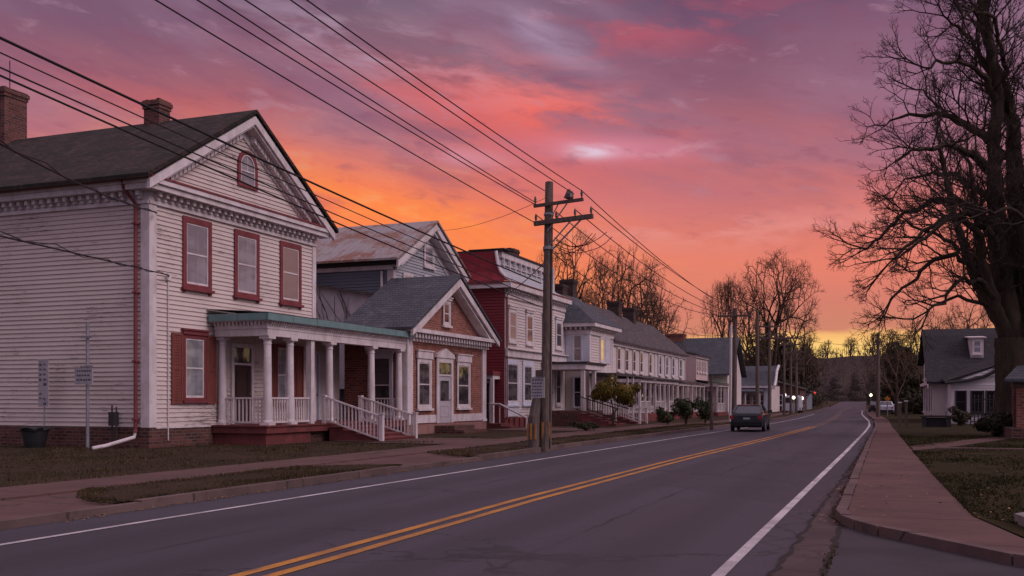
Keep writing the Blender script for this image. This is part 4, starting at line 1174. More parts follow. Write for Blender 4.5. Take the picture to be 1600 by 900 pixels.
# ------------------------------------------------------------------ grey gabled house behind
def grey_house():
    X, Y0, Y1, YM = -21.2, 39.85, 46.5, 43.2
    h = thing('grey_house', 'tall slate blue sided house with rusty tin roof rising behind the brick building', 'house', (X, Y0, 0))
    F, S = front(X), side(Y0)
    w = MB(); clap(w, S, [(3.0, -34, X - .25), (7.35, -34, X - .25)], 0.14); w.box(world, -34, X - .01, Y0 + .01, Y1, 0, 7.7)
    w.build('wall', M['siding_blue'], h)
    g = MB(); clap(g, F, [(4.5, Y0 + .2, Y1), (7.9, Y0 + .2, Y1), (9.7, YM - .1, YM + .1)], 0.14)
    g.prism(F, [(Y0, 7.7), (Y1, 7.7), (YM, 9.8)], -.2, -.012)
    g.build('gable_wall', M['siding_grey'], h)
    t = MB(); t.box(F, Y0 - .04, Y0 + .2, 4.4, 7.35, 0.002, .06); t.box(S, X - .25, X - .002, 4.4, 7.35, .002, .05)
    t.tube([(X - .5, Y0 - .12, 7.3), (X - .5, Y0 - .12, 5.4), (X - .7, Y0 - .2, 5.1)], 0.06, 7)
    t.box(S, -34, X, 7.36, 7.75, 0.002, .16)
    hw, zr, ze = 3.95, 10.0, 7.75
    sl = (zr - ze) / hw
    for s in (-1, 1):
        t.prism(F, [(YM, zr - .1), (YM + s * hw, ze - .1), (YM + s * hw, ze - .38), (YM, zr - .4)], 0.5, 0.6)
        t.prism(F, [(YM, zr - .42), (YM + s * (hw - .5), zr - .42 - sl * (hw - .5)), (YM + s * (hw - .5), zr - .56 - sl * (hw - .5)), (YM, zr - .56)], 0.0, 0.49)
        t.prism(F, [(YM, zr - .57), (YM + s * (hw - .9), zr - .57 - sl * (hw - .9)), (YM + s * (hw - .9), zr - .92 - sl * (hw - .9)), (YM, zr - .92)], 0.02, 0.06)
    t.box(F, Y1 - .3, Y1 + .55, 7.36, 7.7, 0.0, .55)
    t.build('cornice', M['trim'], h)
    r = MB(); gable_roof_x(r, YM, 4.15, 10.08, 7.78, -34, X + .66, .1)
    r.build('roof', M['roof_tin'], h)
    MB().box(S, -34, X + .3, 7.55, 7.72, .17, .3).build('gutter', M['roof_edge'], h)
    window(h, F, 40.75, 41.75, 6.0, 7.35, 'trim', .12, 'glass_glow', rail=True)
    window(h, F, 42.9, 44.0, 7.9, 9.0, 'trim', .14, 'glass_curtain')
    window(h, F, 42.9, 44.0, 5.9, 7.5, 'trim', .14, 'glass_curtain')
    # white lean-to on the near side
    l = MB(); l.prism(side(39.2), [(-34, 2), (-21.2, 2), (-21.2, 6.05), (-25.06, 6.72), (-34, 8.2)], -.6, 0)
    l.build('lean_to_wall', M['stucco'], h)
    lr = MB(); lr.slab([(-34, 38.95, 8.4), (-21.2, 38.95, 6.15), (-21.2, 39.84, 6.15), (-34, 39.84, 8.4)], .12)
    lr.build('lean_to_roof', M['roof_brown'], h)
    v = MB()
    for k in range(16):
        x = random.uniform(-24.7, -22.6); z = random.uniform(4.4, 5.0); pts = [(x, 39.17, 4.2)]
        dx_ = random.uniform(-.16, .04)
        for j in range(8):
            x += dx_ + random.uniform(-.05, .05); z += random.uniform(.14, .26); pts.append((x, 39.17 - .01 * j, min(z, 6.4 + .02 * j)))
        v.tube(pts, 0.012, 4)
    v.build('bare_vine', M['twig'], h)
grey_house()

# ------------------------------------------------------------------ red and white mansard house
def mansard_house():
    X, Y0, Y1 = -18.7, 47.2, 56.9
    h = thing('mansard_house', 'two storey house with dark red side, white front and red mansard roof', 'house', (X, Y0, 0))
    F, S = front(X), side(Y0)
    w = MB(); clap(w, F, [(0.7, Y0 + .2, Y1), (7.0, Y0 + .2, Y1)], 0.15); w.box(world, -30, X - .01, Y0 + .015, Y1, .6, 7.5)
    w.build('wall', M['siding_cream'], h)
    s = MB(); clap(s, S, [(0.6, -30, X), (7.2, -30, X)], 0.15); s.build('side_wall', M['siding_red'], h)
    fo = MB(); fo.box(world, -30, X + .03, Y0 - .03, Y1, -.1, .6)
    for k in range(6):
        y = Y0 + .4 + k * .75; fo.box(F, y, y + .3, -.1, .58, .031, .12)
    fo.build('foundation', M['deck_red'], h)
    MB().tube([(X + .08, Y0 + .1, .5), (X + .08, Y0 + .1, 6.9)], .05, 7).build('downspout', M['trim_red'], h)
    c = MB()
    c.box(F, Y0 - .02, Y1, 6.75, 6.98, .03, .1); dentils(c, F, Y0 + .1, Y1 - .1, 6.98, 7.2, .05, .28, .35, .14)
    c.box(F, Y0 - .3, Y1 + .1, 7.2, 7.46, 0, .45); c.box(S, -30, X + .0, 7.2, 7.4, 0, .3)
    c.box(F, Y0, Y1, 3.72, 4.1, .03, .16); c.box(F, Y0, Y1, 4.101, 4.16, .03, .3)
    c.build('cornice', M['trim'], h)
    MB().box(F, Y0 - .3, Y1 + .1, 7.461, 7.53, 0, .48).box(S, -30, X - .002, 7.401, 7.56, .02, .34).build('gutter', M['trim_red'], h)
    # mansard: concave slope up to a flat top, red on the side, white clad in front
    prof = [(0.42, 7.54), (0.05, 7.75), (-0.3, 8.08), (-0.52, 8.5), (-0.62, 9.0), (-0.64, 9.15)]
    yA, yB = Y0 - .3, Y1
    m = MB()
    k = len(prof)
    vs = [(X + c0 , yA, z) for c0, z in prof] + [(-30, yA, z) for c0, z in prof]
    vs2 = [(X + c0, Y0 - .32 + (0.42 - c0) * .6, z) for c0, z in prof] + [(-30, Y0 - .32 + (.42 - c0) * .6, z) for c0, z in prof]
    m.add(vs2, [(i, i + 1, k + i + 1, k + i) for i in range(k - 1)])
    m.build('mansard_side', M['roof_red'], h)
    m2 = MB(); ys = (Y0 + .65, 55.2)
    vs = []
    for c0, z in prof:
        vs += [(X + c0, Y0 - .32 + (.42 - c0) * .6, z), (X + c0, 55.2, z)]
    m2.add(vs, [(2 * i, 2 * i + 1, 2 * i + 3, 2 * i + 2) for i in range(k - 1)])
    m2.build('mansard_front', M['siding_grey'], h)
    q = MB()
    q.box(F, Y0 + .7, 55.2, 8.88, 9.16, -.63, -.42)
    for i in range(9):
        y = Y0 + .9 + i * .82
        q.box(F, y, y + .08, 8.12, 8.87, -.5, -.38); 
    q.box(F, Y0 + .7, 55.2, 8.02, 8.11, -.5, -.3); q.box(F, Y0 + .7, 55.2, 8.5, 8.54, -.52, -.4)
    q.box(F, 55.15, 55.35, 7.5, 9.2, -.7, -.1)
    pr2 = [(X + c0 + .05, Y0 - .34 + (.42 - c0) * .6, z) for c0, z in prof]
    q.tube(pr2, .09, 6)
    q.build('parapet', M['trim'], h)
    rt = MB(); rt.box(world, -30, X - .35, Y0 + .45, 55.3, 9.165, 9.26)
    rt.box(world, -20.9, X - .2, Y0 + .4, Y0 + 1.4, 9.27, 9.31)
    roof = rt.build('roof', M['roof_edge'], h)
    chimney(roof, -21.0, -20.2, 52.2, 53.1, 9.0, 10.05)
    rr = MB(); rr.slab([(X - 1.6, 55.36, 8.35), (X + .45, 55.36, 7.55), (X + .45, Y1 + .15, 7.55), (X - 1.6, Y1 + .15, 8.35)], .08)
    rr.build('tin_roof', M['roof_tin'], h)
    for i, (a0, a1) in enumerate(((47.6, 48.75), (50.15, 51.3), (52.8, 53.95), (55.1, 56.3))):
        window(h, F, a0, a1, 4.5, 6.2, 'trim', .16, 'glass_dark' if i % 2 else 'glass_blind', head=.12)
    window(h, F, 47.25, 49.1, 1.25, 3.6, 'trim_blue', .22, 'glass_dark')
    window(h, F, 49.65, 51.3, 1.25, 3.6, 'trim_blue', .26, 'glass_dark')
    p = MB(); p.box(F, 47.25, 49.1, .65, 1.13, .03, .08); p.build('apron_panel', M['shutter_white'], h)
    door(h, F, 53.3, 54.7, 0.95, 3.35, 'door_white', 'trim', .0, glazed=False)
    window(h, F, 55.1, 56.1, 1.2, 3.4, 'trim', .12, 'glass_black')
    # small side entry
    S2 = side(Y0)
    e = MB(); e.box(S2, -20.75, -18.9, 2.75, 2.95, .03, 1.1); e.build('entry_roof', M['trim_red'], h)
    e = MB(); e.box(S2, -20.7, -18.95, 2.55, 2.749, .05, 1.0); e.build('entry_beam', M['trim'], h)
    post(h, -19.0, Y0 - .95, .3, 2.55, .16, cap=False)
    door(h, S2, -20.4, -19.4, .35, 2.5, 'door_dark', 'trim', 0, glazed=True)
    st = MB(); st.box(world, -20.9, -18.4, Y0 - 1.3, Y0 - .04, 0, .34); st.box(world, -18.399, -17.9, Y0 - 1.3, Y0 - .1, 0, .2)
    st.build('entry_step', M['deck_red'], h)
    rl_ = MB(); rl_.tube([(-19.0, Y0 - 1.15, 1.3), (-18.5, Y0 - 1.2, 1.3), (-16.9, Y0 - 1.6, .62)], .05, 7); rl_.tube([(-16.92, Y0 - 1.6, .6), (-16.92, Y0 - 1.6, .05)], .045, 7)
    rl_.tube([(-18.5, Y0 - 1.2, 1.28), (-18.5, Y0 - 1.2, .1)], .03, 6)
    rl_.build('handrail', M['trim'], h)
    # front porch to the right with stairs
    pr_ = MB(); pr_.box(world, X + .1, -16.0, 52.6, 56.6, 3.5, 3.62); pr_.build('porch_roof', M['roof_edge'], h)
    pb = MB(); pb.box(world, X + .1, -16.1, 52.7, 56.5, 3.2, 3.499); pb.build('porch_beam', M['trim'], h)
    MB().box(world, X + .04, -16.2, 52.6, 56.4, 0, .9).build('porch_deck', M['brick_dark'], h)
    for y in (52.9, 55.0): post(h, -16.3, y, .9, 3.2, .2, cap=False)
    steps(h, -16.2, 51.6, 53.6, .1, .9, .42, 6, 'deck_red')
    MB().box(world, X + .04, -16.2, 51.6, 52.59, 0, .9).build('landing', M['brick_dark'], h)
    railing(h, (-16.3, 51.6, .9), (-13.9, 51.6, .16), .85, .14, 'iron', .02, .1, top=.04)
    railing(h, (-16.3, 53.6, .9), (-13.9, 53.6, .16), .85, .14, 'iron', .02, .1, top=.04)
    railing(h, (X + .3, 50.4, .5), (X + 1.4, 50.4, .1), .85, .14, 'iron', .02, .1, top=.04)
mansard_house()

# ------------------------------------------------------------------ white house with projecting corner bay
def bay_house():
    X, Y0, Y1 = -17.2, 57.0, 62.2
    h = thing('bay_house', 'white two storey house with projecting front, lit upper window and hipped slate roof', 'house', (X, Y0, 0))
    F, S = front(X), side(Y0)
    w = MB(); clap(w, F, [(.7, Y0 + .2, Y1 - .2), (5.4, Y0 + .2, Y1 - .2)], .16); w.box(world, -26, X - .01, Y0 + .01, Y1, .6, 6.1)
    w.box(S, -26, X, .6, 5.4, .0, .012)
    w.build('wall', M['siding_cream'], h)
    MB().box(world, -26, X + .04, Y0 - .04, Y1, -.1, .599).build('foundation', M['brick_dark'], h)
    t = MB(); t.box(S, -18.65, -18.2, 3.8, 5.4, .013, .06); t.box(S, -17.6, X + .05, 3.8, 5.4, .013, .06)
    t.build('pilaster', M['trim_blue'], h)
    c = MB()
    c.box(F, Y0 - .05, Y0 + .2, .6, 5.4, .0, .06); c.box(F, Y1 - .2, Y1 + .05, .6, 5.4, 0, .06)
    c.box(F, Y0 - .06, Y1 + .06, 5.41, 5.65, .0, .1); c.box(S, -19, X, 5.41, 5.65, .0, .1)
    dentils(c, F, Y0, Y1, 5.66, 5.85, .02, .3, .26, .12); dentils(c, S, -19, X, 5.66, 5.85, .02, .3, .26, .12)
    c.box(F, Y0 - .45, Y1 + .45, 5.86, 6.08, .0, .5); c.box(S, -19.2, X, 5.86, 6.08, 0, .45)
    c.box(F, Y0, Y1, 3.2, 3.5, .03, .14)
    c.build('cornice', M['trim'], h)
    r = MB()
    a = [(X + .55, Y0 - .5, 6.09), (X + .55, Y1 + .5, 6.09), (-26, Y1 + .5, 6.09), (-26, Y0 - .5, 6.09)]
    top = [(X - 2.0, Y0 + 1.6, 8.0), (X - 2.0, Y1 - 1.0, 8.0), (-26, Y1 - 1.0, 8.0), (-26, Y0 + 1.6, 8.0)]
    r.add(a + top, [(0, 1, 5, 4), (1, 2, 6, 5), (2, 3, 7, 6), (3, 0, 4, 7), (4, 5, 6, 7), (3, 2, 1, 0)])
    roof = r.build('roof', M['roof_slate'], h)
    chimney(roof, -20.3, -19.5, 59.0, 59.9, 7.4, 8.75); chimney(roof, -20.6, -20.0, 57.8, 58.5, 7.4, 8.5)
    window(h, S, -18.22, -17.58, 3.75, 5.45, 'trim_blue', .08, 'glass_blind')
    window(h, F, 59.2, 60.15, 3.85, 5.4, 'trim', .12, 'glass_lit')
    shutter(h, F, 60.25, 61.5, 3.8, 5.4, 'shutter_white')
    window(h, S, -18.2, -17.6, 1.0, 2.95, 'trim_blue', .08, 'glass_black', sill=False)
    door(h, F, 57.5, 58.6, .75, 3.0, 'door_white', 'trim', 0, glazed=True)
    window(h, F, 59.3, 60.5, 1.2, 2.95, 'trim', .14, 'glass_dark')
    # small stoop with white lattice railings
    MB().box(world, X + .05, X + 1.6, 57.0, 60.0, 0, .62).build('porch_deck', M['deck_red'], h)
    steps(h, X + 1.6, 57.2, 58.8, .1, .62, .4, 4)
    for y in (57.15, 58.85):
        railing(h, (X + .1, y, .62), (X + 1.55, y, .62), .85, .11, 'trim', .03)
        railing(h, (X + 1.6, y, .62), (X + 3.0, y, .12), .85, .11, 'trim', .03)
        post(h, X + 3.05, y, .05, 1.0, .12); post(h, X + 1.58, y, .62, 1.55, .12)
    pr = MB(); pr.box(world, X + .06, X + 1.7, 56.9, 61.5, 2.95, 3.1); pr.build('porch_roof', M['roof_brown'], h)
    for y in (57.15, 59.9, 61.3): post(h, X + 1.58, y, .1, 2.95, .11, cap=False)
bay_house()

# ------------------------------------------------------------------ terrace of low white row houses
def row_house(name, label, Y0, Y1, X, ez, rz, wins, wall, roofm, glass, porch=None, shut=False, wz=(3.42, 5.02), chim=(), rx=-21.2):
    h = thing(name, label, 'house', (X, Y0, 0), 'row houses down the left side of the street')
    F, S = front(X), side(Y0)
    w = MB(); clap(w, F, [(.6, Y0, Y1), (ez - .25, Y0, Y1)], .16, .02)
    w.prism(side(Y0), [(-26, .2), (X - .01, .2), (X - .01, ez), (rx, rz - .1), (-26, ez)], -(Y1 - Y0), -.01)
    w.build('wall', M[wall], h)
    MB().box(world, -26, X + .05, Y0 + .005, Y1 - .005, -.1, .59).build('foundation', M['brick_dark'], h)
    c = MB(); c.box(F, Y0, Y1, ez - .24, ez - .05, .0, .16); c.box(F, Y0, Y1, ez - .049, ez + .06, 0, .32)
    c.box(F, Y0, Y0 + .16, .6, ez - .25, .026, .06); c.box(F, Y1 - .16, Y1, .6, ez - .25, .026, .06)
    c.build('cornice', M['trim'], h)
    r = MB()
    m1 = X - 1.2; zm = ez + (rz - ez) * .30
    for p, q in (((X + .38, ez + .07), (rx, rz)), ((-26.3, ez), (rx, rz))):
        r.slab([(p[0], Y0 - .1, p[1]), (p[0], Y1 + .1, p[1]), (q[0], Y1 + .1, q[1]), (q[0], Y0 - .1, q[1])], .1)
    roof = r.build('roof', M[roofm], h)
    for x0, y0, z1 in chim: chimney(roof, x0, x0 + .9, y0, y0 + .9, ez, z1)
    for a0, a1 in wins:
        window(h, F, a0, a1, wz[0], wz[1], 'trim', .09, glass)
        if shut:
            shutter(h, F, a0 - .35, a0 - .02, wz[0], wz[1], 'shutter_white'); shutter(h, F, a1 + .02, a1 + .35, wz[0], wz[1], 'shutter_white')
    if porch:
        px, y0, y1, n, zf, zb = porch
        MB().box(world, X + .06, px + .1, y0, y1, 0, zf).build('porch_deck', M['deck_red'], h)
        b = MB(); b.box(world, X + .06, px + .12, y0, y1, zb, zb + .22); b.build('porch_beam', M['trim'], h)
        e = MB(); e.slab([(X + .03, y0 - .1, zb + .62), (px + .32, y0 - .1, zb + .3), (px + .32, y1 + .1, zb + .3), (X + .03, y1 + .1, zb + .62)], .07)
        e.build('porch_roof', M['roof_brown'], h)
        for i in range(n):
            y = y0 + .12 + i * (y1 - y0 - .24) / (n - 1)
            post(h, px, y, zf, zb, .15, cap=False)
            if i < n - 1 and i % 3 != 2:
                y2 = y0 + .12 + (i + 1) * (y1 - y0 - .24) / (n - 1)
                railing(h, (px, y + .08, zf), (px, y2 - .08, zf), .8, .13, 'trim', .04)
        # openings under the porch
        k = n - 1
        for i in range(k):
            y = y0 + .12 + (i + .5) * (y1 - y0 - .24) / k
            if i % 3 == 2: door(h, F, y - .5, y + .5, zf, zb - .05, 'door_white', 'trim', 0, glazed=True, cw=.09)
            else: window(h, F, y - .45, y + .45, zf + .35, zb - .12, 'trim', .09, 'glass_brown' if i % 2 else 'glass_dark')
    return h
row_house('row_house', 'pale row house with five narrow brown upper windows beside the bay fronted house', 62.25, 75.0, -17.4, 5.3, 8.2,
          ((63.9, 64.75), (66.0, 66.85), (68.0, 68.85), (70.1, 70.95), (72.9, 73.75)), 'siding_cream', 'roof_brown', 'glass_brown',
          (-15.6, 62.8, 74.6, 9, .6, 2.65), chim=((-21.2, 63.6, 9.6), (-20.6, 73.0, 9.0)), rx=-20.2)
row_house('row_house', 'white row house with slim dark windows between pale shutters in mid terrace', 75.05, 86.4, -17.4, 5.3, 8.0,
          ((76.2, 77.0), (78.6, 79.4), (81.0, 81.8), (84.0, 84.9)), 'siding_cream', 'roof_brown', 'glass_black',
          (-15.7, 75.2, 86.2, 7, .5, 2.6), shut=True, chim=((-20.6, 77.5, 8.9),), rx=-20.2)
row_house('row_house', 'small pink row house end with four close set upper windows beyond the terrace', 88.6, 94.6, -16.9, 5.5, 6.5,
          ((89.2, 89.9), (90.5, 91.2), (91.8, 92.5), (93.1, 93.8)), 'siding_pink', 'roof_brown', 'glass_glow',
          (-15.0, 88.7, 94.5, 4, .4, 2.7), wz=(4.0, 5.1))

# bump of patched roofing on the terrace porch
def shop_house():
    X, Y0, Y1 = -15.4, 97.0, 106.0
    h = thing('shop_house', 'big dark roofed building with pale green fascia and small white cupola', 'building', (X, Y0, 0))
    S, F = side(Y0), front(X)
    w = MB(); w.box(world, -27, X, Y0, Y1, 0, 4.0); w.prism(F, [(Y0 + .1, 4.001), (Y1 - .1, 4.001), ((Y0 + Y1) / 2, 7.5)], -9, 0)
    w.build('wall', M['siding_cream'], h)
    r = MB(); gable_roof_x(r, (Y0 + Y1) / 2, 5.1, 7.8, 4.0, -27, X + .5, .15)
    roof = r.build('roof', M['roof_slate'], h)
    chimney(roof, -22.3, -20.4, 101, 102, 7.4, 8.3, 'brick')
    MB().box(S, X - 3.4, X, 2.9, 3.6, .003, .1).build('fascia_panel', M['green_panel'], h)
    t = MB(); t.box(S, X - 6.5, X, 2.75, 2.899, .003, .5); t.build('canopy', M['trim'], h)
    for i in range(5):
        x = X - 6.2 + i * 1.3
        window(h, S, x, x + .9, .8, 2.5, 'trim', .08, 'glass_dark')
    tu = MB(); cx, cy = X - 2.9, Y0 - .9
    tu.tube([(cx, cy, 3.5), (cx, cy, 3.9), (cx, cy, 4.2), (cx, cy, 5.2), (cx, cy, 5.9)], [.55, .5, .32, .14, .02], 8)
    tu.build('cupola', M['trim'], h)
    MB().tube([(cx, cy, .05), (cx, cy, 3.49)], .14, 8).build('column', M['trim'], h)
shop_house()

def far_store():
    X, Y0, Y1 = -13.9, 119.0, 128.0
    h = thing('corner_store', 'small white store with grey flared roof just beyond the dark roofed building', 'building', (X, Y0, 0))
    S, F = side(Y0), front(X)
    w = MB(); w.box(world, -22, X, Y0, Y1, 0, 3.2); w.build('wall', M['siding_cream'], h)
    r = MB()
    prof = [(0, 3.1), (.6, 3.25), (1.5, 3.75), (2.6, 4.9), (4.5, 5.6)]
    vs = []
    for d, z in prof: vs += [(-22, Y0 - .6 + d, z), (X + .5, Y0 - .6 + d, z)]
    r.add(vs, [(2 * i, 2 * i + 1, 2 * i + 3, 2 * i + 2) for i in range(4)])
    r.add([(X + .35, Y0 - .6 + d, z) for d, z in prof] + [(X + .35, Y0 + 4, 3.1)], [tuple(range(6))])
    r.build('roof', M['roof_slate'], h)
    v = MB(); v.tube([(X + .45, Y0 - .6 + d, z) for d, z in prof], .16, 6); v.box(S, -22, X + .4, 2.9, 3.12, .1, .62); v.build('verge_board', M['trim'], h)
    MB().box(S, -19.4, -18.2, .9, 2.5, .05, .9).build('awning', M['awning_red'], h)
    MB().slab([(-20, Y0 - 2.4, 2.5), (-14.6, Y0 - 2.4, 2.5), (-14.6, Y0 - .05, 2.85), (-20, Y0 - .05, 2.85)], .14).build('canopy', M['roof_slate'], h)
    for i in range(4): post(h, -19.7 + i * 1.6, Y0 - 2.2, 0, 2.34, .15, cap=False)
    for i in range(4):
        x = -17.7 + i * .82
        window(h, S, x, x + .7, .6, 2.2, 'trim', .08, 'glass_dark')
    MB().box(S, X - .8, X + .1, 0, 2.89, .02, .2).build('corner_board', M['trim_blue'], h)
far_store()

# ------------------------------------------------------------------ houses on the right
def right_house():
    ox, oy = 1.95, 66.5
    h = thing('side_gabled_house', 'white house on the right with big dark roof and dark ground floor windows', 'house', (ox, oy, 0), rz=R(1.5))
    LOC[h] = Vector((0, 0, 0))                 # pieces below are in the house's own axes
    Fs = side(0.0)
    Fw = west(0.0)
    D = 11.5
    w = MB()
    prof = [(0, .2), (D, .2), (D, 3.8), (6.4, 5.9), (5.6, 5.75), (5.0, 5.5), (3.2, 4.3), (.8, 2.95), (0, 2.55)]
    w.prism(lambda a, b, c: (-c, a, b), prof, -7.6, 0); w.build('wall', M['siding_cream'], h)
    r = MB()
    rp = [(-.45, 2.62), (.8, 3.2), (3.2, 4.55), (5.0, 5.75), (6.2, 6.25)]
    for (a0, z0), (a1, z1) in zip(rp, rp[1:]):
        r.slab([(-.4, a0, z0), (8.0, a0, z0), (8.0, a1, z1), (-.4, a1, z1)], .14)
    r.slab([(-.4, 6.2, 6.25), (8.0, 6.2, 6.25), (8.0, D + .4, 4.1), (-.4, D + .4, 4.1)], .14)
    r.build('roof', M['roof_char'], h)
    t = MB()
    t.box(Fw, 0.01, .3, .3, 2.75, .003, .06); t.box(Fw, 0, D, 2.45, 2.65, .003, .25)
    for (a0, z0), (a1, z1) in zip(rp, rp[1:]):
        t.prism(Fw, [(a0, z0 - .12), (a1, z1 - .12), (a1, z1 - .4), (a0, z0 - .4)], .3, .36)
    t.build('trim', M['trim'], h)
    for a in (1.2, 4.0, 6.8, 9.4): window(h, Fw, a, a + 1.0, .7, 2.3, 'trim', .12, 'glass_brown', name='window')
    for a in (3.6, 6.2, 8.8): window(h, Fw, a, a + .9, 2.95, 4.0, 'trim', .12, 'glass_dark')
    window(h, Fs, 0.7, 1.35, .9, 2.35, 'trim', .1, 'glass_curtain')
    dm = MB(); dm.box(world, 2.3, 3.05, 2.5, 4.6, 4.1, 5.4); dm.slab([(2.15, 2.35, 5.46), (3.2, 2.35, 5.46), (3.2, 5, 5.66), (2.15, 5, 5.66)], .08)
    d = dm.build('dormer', M['siding_cream'], h)
    window(h, side(2.5), 2.4, 2.95, 4.4, 5.3, 'trim', .07, 'glass_curtain')
    # lower wing towards the viewer
    wy = -3.2
    g = MB()
    gp = [(.78, .1), (7.6, .1), (7.6, 4.4), (5.4, 4.75), (4.1, 4.2), (2.9, 3.3), (.78, 2.5)]
    clap(g, side(wy), [(.25, .8, 7.6), (2.45, .8, 7.6)], .15)
    clap(g, side(wy), [(2.9, 2.0, 7.6), (3.3, 2.9, 7.6), (4.1, 3.95, 7.6), (4.7, 5.2, 5.7)], .15)
    g.prism(side(wy), gp, -3.1, -.01)
    g.build('wing_wall', M['siding_bright'], h)
    wr = MB()
    q = [(.45, 2.5), (1.6, 2.62), (2.5, 2.85), (3.1, 3.15), (3.4, 3.55)]
    for (a0, z0), (a1, z1) in zip(q, q[1:]):
        wr.slab([(a0, wy - .35, z0), (a1, wy - .35, z1), (a1, wy - .03, z1 + .1), (a0, wy - .03, z0 + .1)], .1)
    wr.slab([(.45, wy - .02, 2.6), (2.9, wy - .02, 3.42), (2.9, -.1, 3.9), (.45, -.1, 2.8)], .1)
    wr.slab([(2.9, wy - .25, 3.42), (5.4, wy - .25, 4.9), (5.4, -.1, 4.95), (2.9, -.1, 3.6)], .1)
    wr.build('wing_roof', M['roof_char'], h)
    for a0, a1 in ((.99, 1.6), (1.81, 2.51), (2.6, 3.11), (3.19, 3.8)): window(h, side(wy), a0, a1, .76, 2.05, 'iron', .04, 'glass_black', sash='iron')
    tb = MB(); tb.box(side(wy), .76, .92, .2, 2.4, .03, .07); tb.box(side(wy), .92, 7.6, .6, .7, .035, .09); tb.build('trim', M['trim'], h)
right_house()

def brick_porch():
    X, Y0 = 3.75, 39.0
    h = thing('brick_porch', 'orange brick porch with shingled roof at the right edge behind the big tree', 'porch', (X, Y0, 0))
    MB().box(world, X - .1, X + 6, Y0 - .1, Y0 + 3, -.05, .5).build('porch_base', M['brick_dark'], h)
    for x in (X + .1, X + 2.6): 
        b = MB(); b.box(world, x, x + .4, Y0, Y0 + .4, .5, 1.95); b.build('pillar', M['brick'], h)
    b = MB(); b.box(world, X - .05, X + 5, Y0 - .05, Y0 + .45, 1.951, 2.12); b.build('beam', M['pole_wood'], h)
    MB().box(world, X + .2, X + 6, Y0 + 2, Y0 + 3, .5, 2.1).build('wall', M['brick_dark'], h)
    r = MB(); r.slab([(X - .35, Y0 - .4, 2.22), (X + 6, Y0 - .4, 2.22), (X + 6, Y0 + 3, 2.8), (X + .4, Y0 + 3, 2.8)], .1); r.build('roof', M['roof_slate'], h)
    l = MB()
    for i in range(6): l.box(world, X + .62, X + 2.58, Y0 + .2, Y0 + .25, .55 + i * .13, .59 + i * .13)
    for i in range(8): l.box(world, X + .7 + i * .24, X + .74 + i * .24, Y0 + .251, Y0 + .29, .5, 1.3)
    l.build('lattice', M['trim'], h)
brick_porch()

# ------------------------------------------------------------------ poles and wires
def insulator(mb, x, y, z, r=0.06):
    mb.lathe(x, y, [(r * .5, z), (r * .5, z + .06), (r, z + .07), (r * .8, z + .12), (r, z + .13), (r * .7, z + .2), (r * .3, z + .24)], 8)

